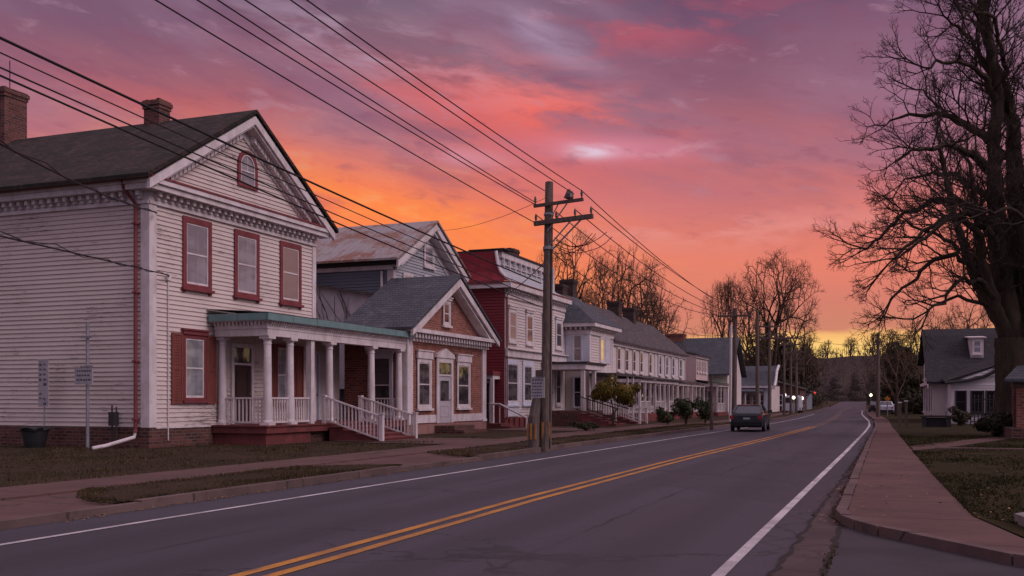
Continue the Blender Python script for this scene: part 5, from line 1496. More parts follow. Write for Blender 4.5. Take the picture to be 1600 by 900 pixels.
ARM_W = {}
def main_pole():
    bx, by = -9.58, 27.4
    tx, ty, tz = -9.78, 28.3, 8.02
    p = thing('utility_pole', 'tall grey wooden utility pole with two crossarms beside the road', 'utility pole', (bx, by, 0))
    def at(z):
        t = z / tz
        return Vector((bx + (tx - bx) * t, by + (ty - by) * t, z))
    m = MB(); zs = [-.2, 0.5, 2, 4, 6, 7.4, tz]
    m.tube([at(z) for z in zs], [.175, .17, .16, .148, .135, .125, .12], 14)
    m.build('pole', M['pole_wood'], p, smooth=False)
    # two crossarms, square to the street
    def arm(z, l, r_, up, w=.12):
        c = at(z)
        a, b = c + Vector((-l, -.16, -up * l)), c + Vector((r_, -.16, up * r_))
        mb = MB(); mb.bar(a, b, w, w); o = mb.build('crossarm', M['pole_wood'], p)
        ib = MB(); pts = []
        for q in (.03, .97) + ((.78,) if z > 7 else (.38, .7)):
            v = a + (b - a) * q; ib = MB(); insulator(ib, v.x, v.y, v.z + .05, .042); ib.build('insulator', M['ceramic'], o); pts.append(v + Vector((0, 0, .26)))
        return a, b, pts
    a1, b1, p1 = arm(7.32, .42, 1.12, .06, .09)
    a2, b2, p2 = arm(6.78, .40, 1.42, .06, .13)
    br = MB()
    br.bar(at(6.5) + Vector((0, -.12, 0)), at(7.3) + Vector((.62, -.16, 0)), .05, .03); br.bar(at(6.5) + Vector((0, -.12, .2)), at(7.3) + Vector((.35, -.16, 0)), .04, .03)
    br.bar(at(6.0) + Vector((0, -.12, 0)), at(6.75) + Vector((.75, -.16, .03)), .05, .03); br.bar(at(5.9) + Vector((0, .12, 0)), at(6.75) + Vector((1.05, -.16, .03)), .05, .03)
    br.build('brace', M['metal_grey'], p)
    fz = MB(); v = a1 + (b1 - a1) * .72
    fz.lathe(v.x, v.y, [(.10, v.z + .07), (.13, v.z + .1), (.11, v.z + .22), (.06, v.z + .3), (.02, v.z + .36)], 10); fz.tube([(v.x - .15, v.y, v.z + .1), (v.x - .05, v.y, v.z + .34), (v.x + .14, v.y, v.z + .2)], .025, 5)
    fz.build('cutout_fuse', M['ceramic'], p)
    lw = MB()
    for k in range(5):
        s = at(6.3 - .1 * k) + Vector((random.uniform(0, .5), -.2, 0)); e = at(6.3) + Vector((random.uniform(1.0, 2.0), -.1, random.uniform(-.25, .15)))
        pts = []
        for i in range(9):
            t = i / 8; q = s.lerp(e, t); q.z -= .28 * 4 * t * (1 - t) + random.uniform(-.03, .03); pts.append(q)
        lw.tube(pts, .012, 4)
    lw.build('jumper_lead', M['wire'], p)
    bd = MB()
    bd.tube([at(5.95), at(6.05)], .165, 14); bd.tube([at(7.0), at(7.06)], .15, 14)
    bd.build('band', M['metal_grey'], p)
    cb = MB(); cb.tube([at(z) + Vector((.155 - z * .005, -.08, 0)) for z in (.1, 2, 4, 6.2)], .022, 6); cb.build('ground_wire', M['wire'], p)
    rf = MB()
    for k in range(3):
        an = -1.25 + k * 1.05
        q = at(.72) + Vector((math.sin(an) * .187, -math.cos(an) * .187, 0))
        rf.box(world, q.x - .028, q.x + .028, q.y - .012, q.y + .012, .38, .86)
    rf.build('reflector_strip', M['reflector'], p)
    # old stub lashed to the pole
    s = thing('pole_stub', 'cut off older pole stub leaning against the utility pole', 'pole', (-9.98, 27.2, 0))
    sm = MB(); sm.tube([(-9.90, 27.2, -.2), (-9.90, 27.3, 1.0), (-9.88, 27.5, 1.5), (-9.88, 27.52, 1.56)], [.17, .165, .15, .13], 12); sm.build('post', M['pole_dark'], s)
    rm = MB()
    for k in range(3):
        an = -.9 + k * .8
        rm.box(world, -9.90 + math.sin(an) * .17 - .025, -9.90 + math.sin(an) * .17 + .025, 27.24 - math.cos(an) * .17 - .012, 27.24 - math.cos(an) * .17 + .012, .36, .82)
    rm.build('reflector_strip', M['reflector'], s)
    # paper notices board
    n = thing('notice_sign', 'weathered white notice sign with rows of faded lettering fixed beside the pole', 'sign', (-9.6, 27.0, 2.0))
    fr = lambda a, b, c: (-9.62 + a, 27.0 - c, b)
    MB().box(fr, -.26, .16, 1.56, 2.16, .0, .03).build('board', M['sign_white'], n)
    tx_ = MB()
    for k in range(6):
        z = 2.08 - k * .09; a = -.22
        while a < .08:
            wd = random.uniform(.02, .07); tx_.box(fr, a, min(a + wd, .12), z - .03, z + .012, .0305, .033); a += wd + .025
    tx_.build('lettering', M['sign_ink'], n)
    MB().box(fr, -.1, .14, 2.17, 2.36, .0, .08).build('meter_box', M['pole_dark'], n)
    return at, p1, p2
AT, P1, P2 = main_pole()

def through(name, label, A, B, sag, r=0.013, cat='wire', group=None, n=22, mat='wire'):
    A, B = Vector(A), Vector(B)
    pts = []
    for i in range(n + 1):
        t = i / n; q = A.lerp(B, t); q.z -= sag * 4 * t * (1 - t); pts.append(q)
    mb = MB(); mb.tube(pts, r, 5)
    o = mb.build(name, M[mat], None, smooth=True)
    return tag(o, label, cat, group)
pg = 'overhead power lines along the street'
# spans from the pole behind the viewer to the tall pole; (end on the arm, height at that far pole, sag)
E1 = [AT(6.9) + Vector((-.40, -.16, -.1)), AT(7.4) + Vector((-.40, -.16, -.05)), AT(7.4) + Vector((-.4, -.16, .02)), AT(7.75) + Vector((-.1, -.12, 0)), P1[2] + Vector((0, 0, -.02)), P1[1]]
yb = -16.0
NAMES = ['lowest of the six power lines rising to the top edge, tied to the lower crossarm', 'second lowest power line, tied left of the upper crossarm', 'third power line up, ending beside the upper crossarm tip', 'power line ending near the top of the tall pole', 'power line ending at the dark fuse on the upper crossarm', 'uppermost power line, ending at the right tip of the upper crossarm']
PASS = [(11.27, 7.12), (12.16, 7.45), (12.66, 7.63), (13.3, 7.87), (14.47, 8.31), (14.96, 8.49)]
for e, (py, pz), nm in zip(E1, PASS, NAMES):
    # a parabola through the arm, the point where the eye line leaves the roofs, and a far pole
    L = e.y - yb; u = e.y - py; k = 4 * .42 / (L * L)
    pz2 = 1.5 + (pz - 1.5) * (e.x / -9.7)
    b = (pz2 - e.z - k * u * u) / u
    pts = [Vector((e.x, e.y - L * i / 26, e.z + b * (L * i / 26) + k * (L * i / 26) ** 2)) for i in range(27)]
    mb = MB(); mb.tube(pts, .0135, 5)
    tag(mb.build('power_line', M['wire'], None, smooth=True), nm, 'wire', pg)
# low cables, thicker, passing in front of the white house
CN = [('thick topmost cable crossing in front of the white house gable', 5.70, .020), ('thin second cable crossing in front of the white house roof', 5.53, .010), ('third cable down crossing the white house roof', 5.36, .012), ('fourth cable down crossing the white house roof', 5.27, .015)]
for i, (nm, z0, r) in enumerate(CN):
    e = AT(4.95 - .22 * i) + Vector((-.18 - .03 * i, -.1, 0))
    L = e.y + 16; u = e.y - 8.63; k = 4 * .35 / (L * L)
    b = (1.5 + (z0 - 1.5) * (e.x / -9.7) - e.z - k * u * u) / u
    pts = [Vector((e.x, e.y - L * j / 26, e.z + b * (L * j / 26) + k * (L * j / 26) ** 2)) for j in range(27)]
    mb = MB(); mb.tube(pts, r, 6)
    tag(mb.build('cable', M['wire'], None, smooth=True), nm, 'cable', 'low cables in front of the white house')
# service drops
def drop(label, pts, r=.02, wrap=False):
    mb = MB()
    P = [Vector(p) for p in pts]; out = []
    for i in range(25):
        t = i / 24; q = P[0] * (1 - t) ** 2 + P[1] * 2 * t * (1 - t) + P[2] * t * t
        out.append(q)
    mb.tube(out, r, 6)
    if wrap:
        o2 = [q + Vector((0, .03 * math.sin(i * 1.7), .045 * math.cos(i * 1.7) + (.05 if 5 < i < 12 else 0))) for i, q in enumerate(out)]
        mb.tube(o2, r * .6, 5)
    return tag(mb.build('service_cable', M['wire'], None, smooth=True), label, 'cable')
drop('tangled service cable running to the corner of the white house eaves', [(-10.4, 6.0, 5.5), (-14.5, 14.5, 5.35), (-20.1, 23.3, 6.95)], .02, True)
drop('drooping twin service cable ending halfway up the white house front', [(-11.3, 6.4, 3.85), (-16.0, 16.5, 4.55), (-20.2, 23.95, 5.2)], .017, True)
drop('short service cable from the utility pole to the mansard house corner', [AT(5.6) + Vector((-.1, 0, 0)), (-14.0, 37.0, 6.0), (-18.6, 47.4, 6.9)], .017)
drop('thin line slanting from the tall pole towards the slate blue house', [AT(7.6), (-14.5, 34, 7.75), (-20.6, 43.2, 9.6)], .008)

def small_pole(name, label, x, y, h, arms=((.4, .9),), r=.13, group=None, lean=0.0, mat='pole_wood'):
    p = thing(name, label, 'utility pole', (x, y, rise(y)), group)
    z0 = rise(y)
    m = MB(); m.tube([(x, y, z0 - .2), (x + lean * .5, y, z0 + h * .5), (x + lean, y, z0 + h)], [r, r * .88, r * .72], 9); m.build('pole', M[mat], p)
    for dz, hw in arms:
        a = MB(); a.box(world, x + lean - hw, x + lean + hw, y - .2, y - .1, z0 + h - dz - .06, z0 + h - dz + .06)
        o = a.build('crossarm', M[mat], p)
        for q in (-.9, -.4, .4, .9):
            i_ = MB(); insulator(i_, x + lean + q * hw, y - .15, z0 + h - dz + .06, .06); i_.build('insulator', M['ceramic'], o)
    return p
gp_ = 'utility poles receding down the left kerb'
small_pole('wooden_post', 'lone weathered post in front of the dark shrubs by the far kerb', -8.75, 50.1, 2.75, (), .085, None, 0, 'pole_dark')
small_pole('utility_pole', 'wooden pole standing just left of the dark car', -9.75, 63.9, 7.3, ((.5, 1.0),), .17, gp_, .1)
small_pole('wooden_post', 'slim pale post paired with the pole left of the dark car', -10.05, 64.4, 6.3, (), .10, None, .05, 'trim')
small_pole('utility_pole', 'bare thin pole rising right behind the dark car', -8.9, 68.6, 7.6, (), .14, gp_)
small_pole('utility_pole', 'pole with paired crossarms, first of the far cluster past the dark car', -9.4, 79.5, 7.6, ((.4, 1.0), (1.3, 1.0)), .14, gp_)
small_pole('utility_pole', 'second thin pole close behind the first of the far cluster', -9.9, 84, 7.4, ((.5, .9),), .12, gp_)
small_pole('utility_pole', 'pole with wide level crossarm in the middle of the far cluster', -9.6, 92, 7.4, ((.4, 1.9),), .13, gp_)
small_pole('utility_pole', 'fourth pole of the far cluster, under the wooded hill', -9.7, 99, 7.2, ((.4, .9), (1.2, .9)), .13, gp_)
small_pole('utility_pole', 'short far pole with low crossarm before the road bend', -10.4, 112, 7.0, ((.3, 1.1), (1.1, .8)), .14, gp_)
small_pole('utility_pole', 'pale slender pole at the far left kerb by the road bend', -11.6, 126, 5.0, (), .12, gp_)
small_pole('utility_pole', 'very distant pole left of the road crest', -14.2, 165, 9, ((.5, 1),), .14, gp_)
small_pole('utility_pole', 'faintest pole nearest the road crest on the left', -16.0, 200, 9, ((.5, 1),), .14, gp_)
small_pole('utility_pole', 'brown pole at the right kerb in front of the dark trees', -1.6, 86, 6.9, ((.9, .35),), .16, None, .0)
# onward spans
on = [('two onward lines', 0)]
E2 = [P1[1], P2[1], P2[3], P2[2], P2[0], AT(5.9) + Vector((.1, 0, 0))]
NM2 = ['upper onward line from the upper crossarm tip towards the far poles', 'onward line from the lower crossarm right tip towards the far poles', 'onward line from the right half of the lower crossarm', 'onward line from the middle of the lower crossarm', 'onward line from the left tip of the lower crossarm', 'lowest onward cable sagging from below the crossarms']
for i, (e, nm) in enumerate(zip(E2, NM2)):
    B = Vector((-9.65 + (-1, -.8, -.4, .3, .8, 0)[5 - i] * .9, 63.8, (7.1, 6.95, 6.9, 6.9, 6.9, 5.6)[i]))
    through('power_line', nm, e, B, (.35, .4, .55, .6, .8, .8)[i], .015, 'wire', 'power lines running on down the street')
pts_ = [(63.8, -9.65, 6.9), (79.5, -9.4, 7.2), (92, -9.6, 7.0), (112, -10.4, 6.7), (165, -14.2, 8.3)]
for j, dx in enumerate((-.8, .8)):
    mb = MB(); path = []
    for (y0, x0, z0), (y1, x1, z1) in zip(pts_, pts_[1:]):
        for i in range(9):
            t = i / 8; path.append((x0 + (x1 - x0) * t + dx, y0 + (y1 - y0) * t, z0 + (z1 - z0) * t - .5 * 4 * t * (1 - t) * (y1 - y0) / 20))
    mb.tube(path, .014, 4); tag(mb.build('power_line', M['wire'], None), ('left' if j == 0 else 'right') + ' line of the pair strung along the far cluster of poles', 'wire')
through('power_line', 'long line crossing the yellow horizon from far pole to the right hand trees', (-9.3, 92, 7.2), (6.0, 74, 6.6), 1.1, .016)

# ------------------------------------------------------------------ trees
def rnd_perp(d):
    v = Vector((random.gauss(0, 1), random.gauss(0, 1), random.gauss(0, 1)))
    v = v - d * v.dot(d)
    return v.normalized()

def forks(N, par, i, d, L, depth, rs, up=.06, tight=1.0, ratio=(.76, .9), three=.3):
    """fork outwards from node i: a leading shoot and one or two side shoots, each shorter than the last"""
    d = np.array(d, float); q = np.array(N[i], float); prev = i
    k = 3 if L > .8 else 2
    for s in range(k):
        d = d + rs.normal(0, .075, 3); d[2] += up * .5; d /= np.linalg.norm(d)
        q = q + d * L / k
        N.append(q); par.append(prev); prev = len(N) - 1
    if depth <= 0: return
    a0 = rs.uniform(0, 2 * math.pi)
    ref = np.cross(d, (0.3, 0.2, 1.0)); ref /= np.linalg.norm(ref) + 1e-9
    bi = np.cross(d, ref)
    n = 3 if rs.random_sample() < three else 2
    for c in range(n):
        an = a0 + c * 2 * math.pi / n + rs.uniform(-.5, .5)
        t = rs.uniform(.10, .32) if c == 0 else rs.uniform(.38, .78)
        t *= tight
        nd = d * math.cos(t) + (ref * math.cos(an) + bi * math.sin(an)) * math.sin(t)
        nd[2] += up; nd /= np.linalg.norm(nd)
        LL = L * (rs.uniform(*ratio) if c == 0 else rs.uniform(ratio[0] - .14, ratio[1] - .14))
        dd = depth - 1 - (1 if (c > 0 and rs.random_sample() < .18) else 0)
        if dd >= 0: forks(N, par, prev, nd, LL, dd, rs, up, tight, ratio, three)

def skeleton_mesh(N, par, tip, expo, rmin=None, split=.05, twigs=2, twig_len=.35, tw_r=.006, smooth_trunk=True):
    n = len(N)
    kids = [[] for _ in range(n)]
    for i, p in enumerate(par):
        if p >= 0: kids[p].append(i)
    acc = np.zeros(n)
    order = list(range(n))                      # a parent always comes before its kids
    for i in reversed(order):
        if not kids[i]: acc[i] = tip ** expo
        if par[i] >= 0: acc[par[i]] += acc[i]
    rad = acc ** (1 / expo)
    if rmin is not None:
        for i, r in rmin.items(): rad[i] = max(rad[i], r)
    big, small = MB(), MB()
    def emit(chain):
        pts = [Vector(N[i]) for i in chain]; rr = [rad[i] for i in chain]
        if par[chain[0]] >= 0 or len(chain) > 1:
            rr[0] = min(rr[0], rr[1] * 1.25) if len(rr) > 1 else rr[0]
        m = max(rr)
        # a chain leaves the trunk mesh once it is thin
        cut = next((q for q, r in enumerate(rr) if r < split), len(rr))
        if cut > 1: big.tube(pts[:cut], rr[:cut], 10 if m > .2 else 7 if m > .09 else 5, cap=False)
        if cut < len(rr):
            a = max(cut - 1, 0); small.tube(pts[a:], rr[a:], 4 if rr[a] > .02 else 3, cap=False)
    stack = [i for i in range(n) if par[i] < 0]
    while stack:
        s = stack.pop()
        chain = ([par[s]] if par[s] >= 0 else []) + [s]
        cur = s
        while kids[cur]:
            nx = max(kids[cur], key=lambda q: rad[q])
            stack.extend(q for q in kids[cur] if q != nx)
            chain.append(nx); cur = nx
        if len(chain) > 1: emit(chain)
    # fine twigs
    for i in range(n):
        if par[i] < 0 or rad[i] > tip * 3.2: continue
        d = Vector(N[i]) - Vector(N[par[i]])
        if d.length < 1e-6: continue
        d.normalize()
        for k in range(twigs + (1 if not kids[i] else 0)):
            if random.random() < .35: continue
            q = Vector(N[i]); a = random.uniform(.3, 1.1)
            dd = (d * math.cos(a) + rnd_perp(d) * math.sin(a) + Vector((0, 0, .15))).normalized()
            L = twig_len * random.uniform(.5, 1.2)
            m = q + dd * L * .5 + rnd_perp(dd) * L * .08
            e = m + (dd + rnd_perp(dd) * .35 + Vector((0, 0, .15))).normalized() * L * .5
            small.tube([q, m, e], [tw_r, tw_r * .8, tw_r * .5], 3, cap=False)
            if random.random() < .7:
                f = m + (dd + rnd_perp(dd) * .9).normalized() * L * .38
                small.tube([m, f], [tw_r * .75, tw_r * .45], 3, cap=False)
    return big, small

def tree_object(big, small, label, loc, bark, twig, group=None):
    t = thing('bare_tree', label, 'tree', loc, group)
    big.build('trunk', M[bark], t, smooth=True, recalc=False)
    small.build('crown', M[twig], t, recalc=False)
    return t

def spline(P, per):
    P = [Vector(p) for p in P]; out = []
    k = len(P)
    for i in range(k - 1):
        p0, p1, p2, p3 = P[max(i - 1, 0)], P[i], P[i + 1], P[min(i + 2, k - 1)]
        m = max(2, int((p2 - p1).length / per))
        for j in range(m):
            t = j / m
            q = 0.5 * ((2 * p1) + (p2 - p0) * t + (2 * p0 - 5 * p1 + 4 * p2 - p3) * t * t + (3 * p1 - p0 - 3 * p2 + p3) * t ** 3)
            out.append(q)
    out.append(P[-1])
    return out

def big_tree():
    random.seed(11)
    K = 1.19
    bx, by = 4.25, 43.4
    cs, sn = math.cos(R(21.2)), math.sin(R(21.2))
    def W(l, d, z):
        if l < 0: l *= .87 if z < 11 else .87 - min(.2, (z - 11) * .05)
        return Vector((bx + (l * cs - d * sn) * K, by + (l * sn + d * cs) * K, 1.5 + (z - 1.5) * K))
    N, par, rmin = [], [], {}
    def grow(P, r0, r1, jit=.03, at=None):
        pts = spline(P, .26)
        n = len(pts)
        if at is None:
            prev = -1
        else:                                   # fork from the nearest node already there
            prev = min(range(len(N)), key=lambda i: (N[i] - pts[0]).length)
            pts = pts[1:]
        for i, q in enumerate(pts):
            q = q + Vector((random.gauss(0, jit), random.gauss(0, jit), random.gauss(0, jit)))
            N.append(q); par.append(prev); prev = len(N) - 1
            rmin[prev] = (r0 + (r1 - r0) * (i / max(n - 1, 1)) ** .75) * K * 1.12
    grow([W(.1, 0, .2), W(.08, 0, 1.2), W(.03, 0, 2.4), W(0, .0, 3.5)], .66, .60, .01)
    rmin[0] = 1.0; rmin[1] = .84
    lead = [
        ([W(-.02, 0, 3.3), W(-.38, .1, 5.0), W(-.62, .2, 7.2), W(-.75, .2, 9.6), W(-.66, .1, 11.5), W(-1.2, .0, 13.4), W(-1.8, -.2, 15.5), W(-2.3, -.4, 17.4)], .38, .05),
        ([W(.1, .2, 3.3), W(.3, .5, 5.5), W(.38, .8, 8.5), W(.3, .9, 11.0), W(-.4, 1.0, 13.0), W(-.9, 1.3, 15.5), W(-1.1, 1.5, 18)], .42, .05),
        ([W(.3, -.1, 3.3), W(.75, -.3, 5.5), W(1.0, -.5, 9), W(.9, -.6, 12.5), W(.6, -.8, 15), W(.5, -.9, 18.5)], .40, .05),
        ([W(-.15, -.1, 3.1), W(-.75, -.3, 4.2), W(-1.35, -.5, 5.4), W(-1.7, -.6, 6.6), W(-1.8, -.5, 7.8), W(-2.1, -.6, 9.2)], .22, .04),
        ([W(.4, .3, 3.4), W(1.6, .8, 5.2), W(2.6, 1.4, 8), W(3.3, 1.8, 11), W(3.8, 2.2, 14)], .28, .04),
        ([W(.2, -.4, 3.4), W(.5, -1.4, 5.4), W(.6, -2.4, 8.0), W(.9, -3.2, 11)], .24, .04),
        ([W(.1, .5, 3.4), W(-.4, 1.9, 5.6), W(-.9, 3.0, 8.4), W(-1.2, 3.8, 11.5)], .24, .04)]
    arcs = [
        ([W(-.7, .1, 8.9), W(-1.8, -.2, 9.5), W(-2.8, -.5, 9.7), W(-3.5, -.7, 9.55), W(-4.3, -.8, 9.5), W(-5.0, -.9, 9.1)], .14),
        ([W(-.72, .2, 10.0), W(-1.6, .5, 10.7), W(-2.6, .9, 11.1), W(-3.6, 1.0, 11.1), W(-4.5, 1.1, 10.8)], .12),
        ([W(-.65, .2, 11.3), W(-1.5, -.3, 12.0), W(-2.5, -.7, 12.3), W(-3.4, -.9, 12.2), W(-4.2, -1.0, 12.1)], .11),
        ([W(-.7, .2, 12.0), W(-1.8, .4, 13.4), W(-2.7, .4, 14.0), W(-3.2, .3, 14.2)], .10),
        ([W(-1.6, -.1, 14.8), W(-2.4, .2, 15.6), W(-2.9, .5, 16.0), W(-3.3, .8, 16.1)], .09),
        ([W(-.6, .1, 7.0), W(-1.5, .5, 7.9), W(-2.5, .9, 8.2), W(-3.6, 1.1, 7.8), W(-4.4, 1.2, 7.2), W(-5.2, 1.3, 6.6)], .13),
        ([W(-.55, .1, 6.2), W(-1.6, -.6, 7.2), W(-2.6, -1.1, 7.4), W(-3.7, -1.4, 6.9), W(-4.6, -1.5, 6.3), W(-5.3, -1.6, 5.8)], .13),
        ([W(-1.7, -.6, 6.6), W(-2.5, -.9, 7.3), W(-3.4, -1.0, 7.2), W(-4.4, -1.1, 6.5), W(-5.2, -1.2, 5.8)], .10),
        ([W(-1.35, -.5, 5.4), W(-2.2, -.2, 6.1), W(-3.0, .1, 6.1), W(-3.9, .2, 5.4), W(-4.7, .3, 4.7)], .10),
        ([W(-1.0, -.4, 4.7), W(-1.8, -.9, 5.3), W(-2.6, -1.2, 5.3), W(-3.3, -1.4, 4.8), W(-4.1, -1.5, 4.2)], .09),
        ([W(-.75, -.3, 4.3), W(-1.5, .2, 4.8), W(-2.2, .6, 4.9), W(-2.9, .9, 4.5), W(-3.4, 1.1, 4.2)], .07),
        ([W(-.5, .1, 5.6), W(-1.4, 1.3, 6.6), W(-2.2, 2.2, 7.4), W(-3.0, 2.8, 7.9)], .11),
        ([W(-.62, .2, 8.0), W(-1.4, 1.2, 9.0), W(-2.4, 2.0, 9.4), W(-3.2, 2.6, 9.2)], .11),
        ([W(.4, .8, 9.5), W(-.8, 1.8, 10.8), W(-1.8, 2.4, 11.8), W(-2.6, 2.8, 12.6)], .10),
        ([W(.3, .9, 10.5), W(-.6, -.2, 12.4), W(-1.6, -.8, 13.6), W(-2.5, -1.2, 13.8), W(-3.3, -1.4, 13.6)], .10),
        ([W(-1.9, -.2, 15.8), W(-2.8, -.6, 16.9), W(-3.2, -.8, 17.0)], .07),
        ([W(-.3, 1.0, 12.8), W(-1.4, .8, 14.6), W(-2.2, .6, 15.6)], .09),
        ([W(1.0, -.5, 7), W(2.2, -1.2, 8.2), W(3.4, -1.6, 8.6), W(4.4, -1.8, 8.3)], .12),
        ([W(1.0, -.5, 9.5), W(2.4, -.4, 11), W(3.6, -.2, 11.8)], .11),
        ([W(1.3, .6, 4.8), W(2.4, .2, 5.6), W(3.6, -.1, 5.6), W(4.6, -.3, 5)], .11),
        ([W(.5, -1.4, 5.4), W(-.6, -2.3, 6.6), W(-1.8, -2.8, 7.2), W(-2.8, -3.0, 7.0)], .09)]
    for P, a, b in lead: grow(P, a, b, .03, 1)
    for P, r in arcs: grow(P, r * 1.12, .022, .06, 1)
    rs = np.random.RandomState(4)
    nodes, pr = [np.array(q, float) for q in N], list(par)
    n0 = len(nodes)
    for i in range(6, n0):
        if pr[i] < 0: continue
        r = rmin[i]
        ax = nodes[i] - nodes[pr[i]]; ax = ax / (np.linalg.norm(ax) + 1e-9)
        is_tip = i == n0 - 1 or pr[i + 1] != i
        if nodes[i][2] < 4.2: continue
        ch = .38 if r > .14 else .62
        for _ in range(2 if is_tip else 1):
            if not is_tip and rs.random_sample() > ch: continue
            s = rs.normal(0, 1, 3); s -= ax * s.dot(ax); s /= np.linalg.norm(s) + 1e-9
            if s[2] < -.3 and rs.random_sample() < .55: s = -s
            t = rs.uniform(.1, .5) if is_tip else rs.uniform(.55, 1.05)
            d = ax * math.cos(t) + s * math.sin(t); d[2] += .12
            L = rs.uniform(.5, .8) if r < .12 else rs.uniform(.65, 1.05)
            forks(nodes, pr, i, d, L, 4 if r < .12 else 5, rs, .05, 1.1, (.68, .86), .28)
    big, small = skeleton_mesh(nodes, pr, .0072, 2.15, rmin, .05, 1, .24, .0072)
    tree_object(big, small, 'huge bare old tree filling the right edge with arching branches', (bx, by, 0), 'bark', 'twig')
big_tree()

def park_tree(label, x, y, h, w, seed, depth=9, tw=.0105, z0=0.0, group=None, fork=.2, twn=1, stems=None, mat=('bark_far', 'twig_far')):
    """round headed bare tree: a short bole, ascending limbs forking into an even dome of twigs"""
    random.seed(seed); rs = np.random.RandomState(seed)
    N, par = [], []
    fz = h * fork
    for i in range(5):
        N.append(np.array((rs.normal(0, .02 * h * .1), rs.normal(0, .02 * h * .1), -.3 + (fz + .3) * i / 4))); par.append(i - 1)
    m = stems or rs.randint(5, 8)
    for s in range(m):
        an = 2 * math.pi * (s + rs.uniform(-.3, .3)) / m
        b = rs.uniform(.45, 1.5) if s else .08
        d = np.array((math.cos(an) * b, math.sin(an) * b, 1.0)); d /= np.linalg.norm(d)
        forks(N, par, 4 - (s % 2), d, h * .17 * rs.uniform(.85, 1.1), depth - (1 if s % 2 else 0), rs, .012, 1.42, (.76, .9), .12)
    P = np.array(N)
    rad = np.sqrt((P[:, :2] ** 2).sum(1))
    sx = w / np.percentile(rad, 80); sz = (h - fz) / (np.percentile(P[:, 2], 95) - fz)
    P[:, :2] *= sx
    P[:, 2] = np.where(P[:, 2] > fz, fz + (P[:, 2] - fz) * sz, P[:, 2])
    # the crown ends on an even, slightly lumpy dome
    zc = fz + (h - fz) * .42
    keep, idx = [], {}
    for i in range(len(P)):
        p = P[i]
        hz = (h - zc) if p[2] > zc else (zc - fz * .75)
        e = math.sqrt((p[0] ** 2 + p[1] ** 2) / w ** 2 + ((p[2] - zc) / hz) ** 2)
        lim = 1.0 + .10 * mn.noise(Vector((p[0] / w * 1.9 + seed, p[1] / w * 1.9, p[2] / h * 4))) + rs.normal(0, .035)
        if i < 5 or (par[i] in idx and (e < lim or p[2] < fz * 1.15)):
            idx[i] = len(keep); keep.append(i)
    P = P[keep]; par = [idx[par[i]] if par[i] >= 0 else -1 for i in keep]
    P += np.array((x, y, z0))
    rmin = {i: h * .020 for i in range(5)}
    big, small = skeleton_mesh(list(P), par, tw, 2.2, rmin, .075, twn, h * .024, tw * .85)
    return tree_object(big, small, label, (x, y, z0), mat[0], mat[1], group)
bt = 'bare round headed trees behind the houses'
park_tree('round bare tree directly right of the utility pole top, behind the rooftops', -27.0, 84, 16.4, 4.2, 21, group=bt)
park_tree('bare tree rising between the two dark chimneys of the terrace', -25.4, 94, 17.2, 4.9, 22, group=bt)
park_tree('lower spreading bare tree at the right end of the rooftop group', -23.6, 100, 15.8, 4.8, 23, group=bt)
park_tree('faint small bare tree peeking out left of the utility pole', -30.6, 88, 15.0, 2.6, 24, depth=7, group=bt)
park_tree('great domed bare tree standing alone above the dark car', -15.9, 138, 21.6, 8.0, 25, depth=10, tw=.0125, group=bt, fork=.2, stems=6)
park_tree('shorter bare tree leaning out left of the great domed tree', -21.6, 134, 17.6, 4.2, 26, depth=9, tw=.010, group=bt)
park_tree('low bare tree tucked under the right side of the great domed tree', -12.8, 150, 11.4, 3.6, 27, depth=7, tw=.018, group=bt)
park_tree('thin bare tree left of the dark gabled house roof on the right', -.2, 90, 7.8, 2.6, 28, depth=7, tw=.010, group=bt)
park_tree('bushy bare tree behind the ridge of the right hand house', 2.4, 95, 9.4, 3.4, 29, depth=8, tw=.010, group=bt)
park_tree('leafless tree behind the roof near the huge old trunk', 6.2, 95, 10.6, 3.8, 30, depth=8, tw=.010, group=bt)
# skyline trees on the hill
gk = 'bare trees along the skyline of the hill'
def hill_z(x, y):
    t = min(max((y - 380) / 130, 0), 1); s = t * t * (3 - 2 * t)
    b = 20.5 + 2.2 * math.sin(x * .013 + .8) - (x + 15) * .02
    return rise(y) + s * b
SK = [(-62, 505, 11), (-50, 512, 9.5), (-41, 500, 10.5), (-33, 515, 9), (-22, 508, 10), (-12, 512, 12), (-4, 506, 13.5), (5, 514, 13), (14, 506, 14.5), (24, 510, 15)]
NMK = ['first skyline tree from the left, beside the domed tree', 'small skyline tree above the left road poles', 'fan shaped skyline tree left of the road axis', 'lowest skyline tree over the road axis', 'skyline tree just right of the road axis', 'taller skyline tree left of the right kerb pole', 'broad skyline tree over the right kerb pole', 'dense skyline tree left of the gabled roof', 'tall skyline tree nearly touching the gabled roof', 'skyline tree partly hidden by the gabled roof']
for i, ((x, y, h), nm) in enumerate(zip(SK, NMK)):
    park_tree(nm, x, y, h, h * .42, 50 + i, depth=7, tw=.032, z0=hill_z(x, y) - .5, group=gk, fork=.12, twn=1)

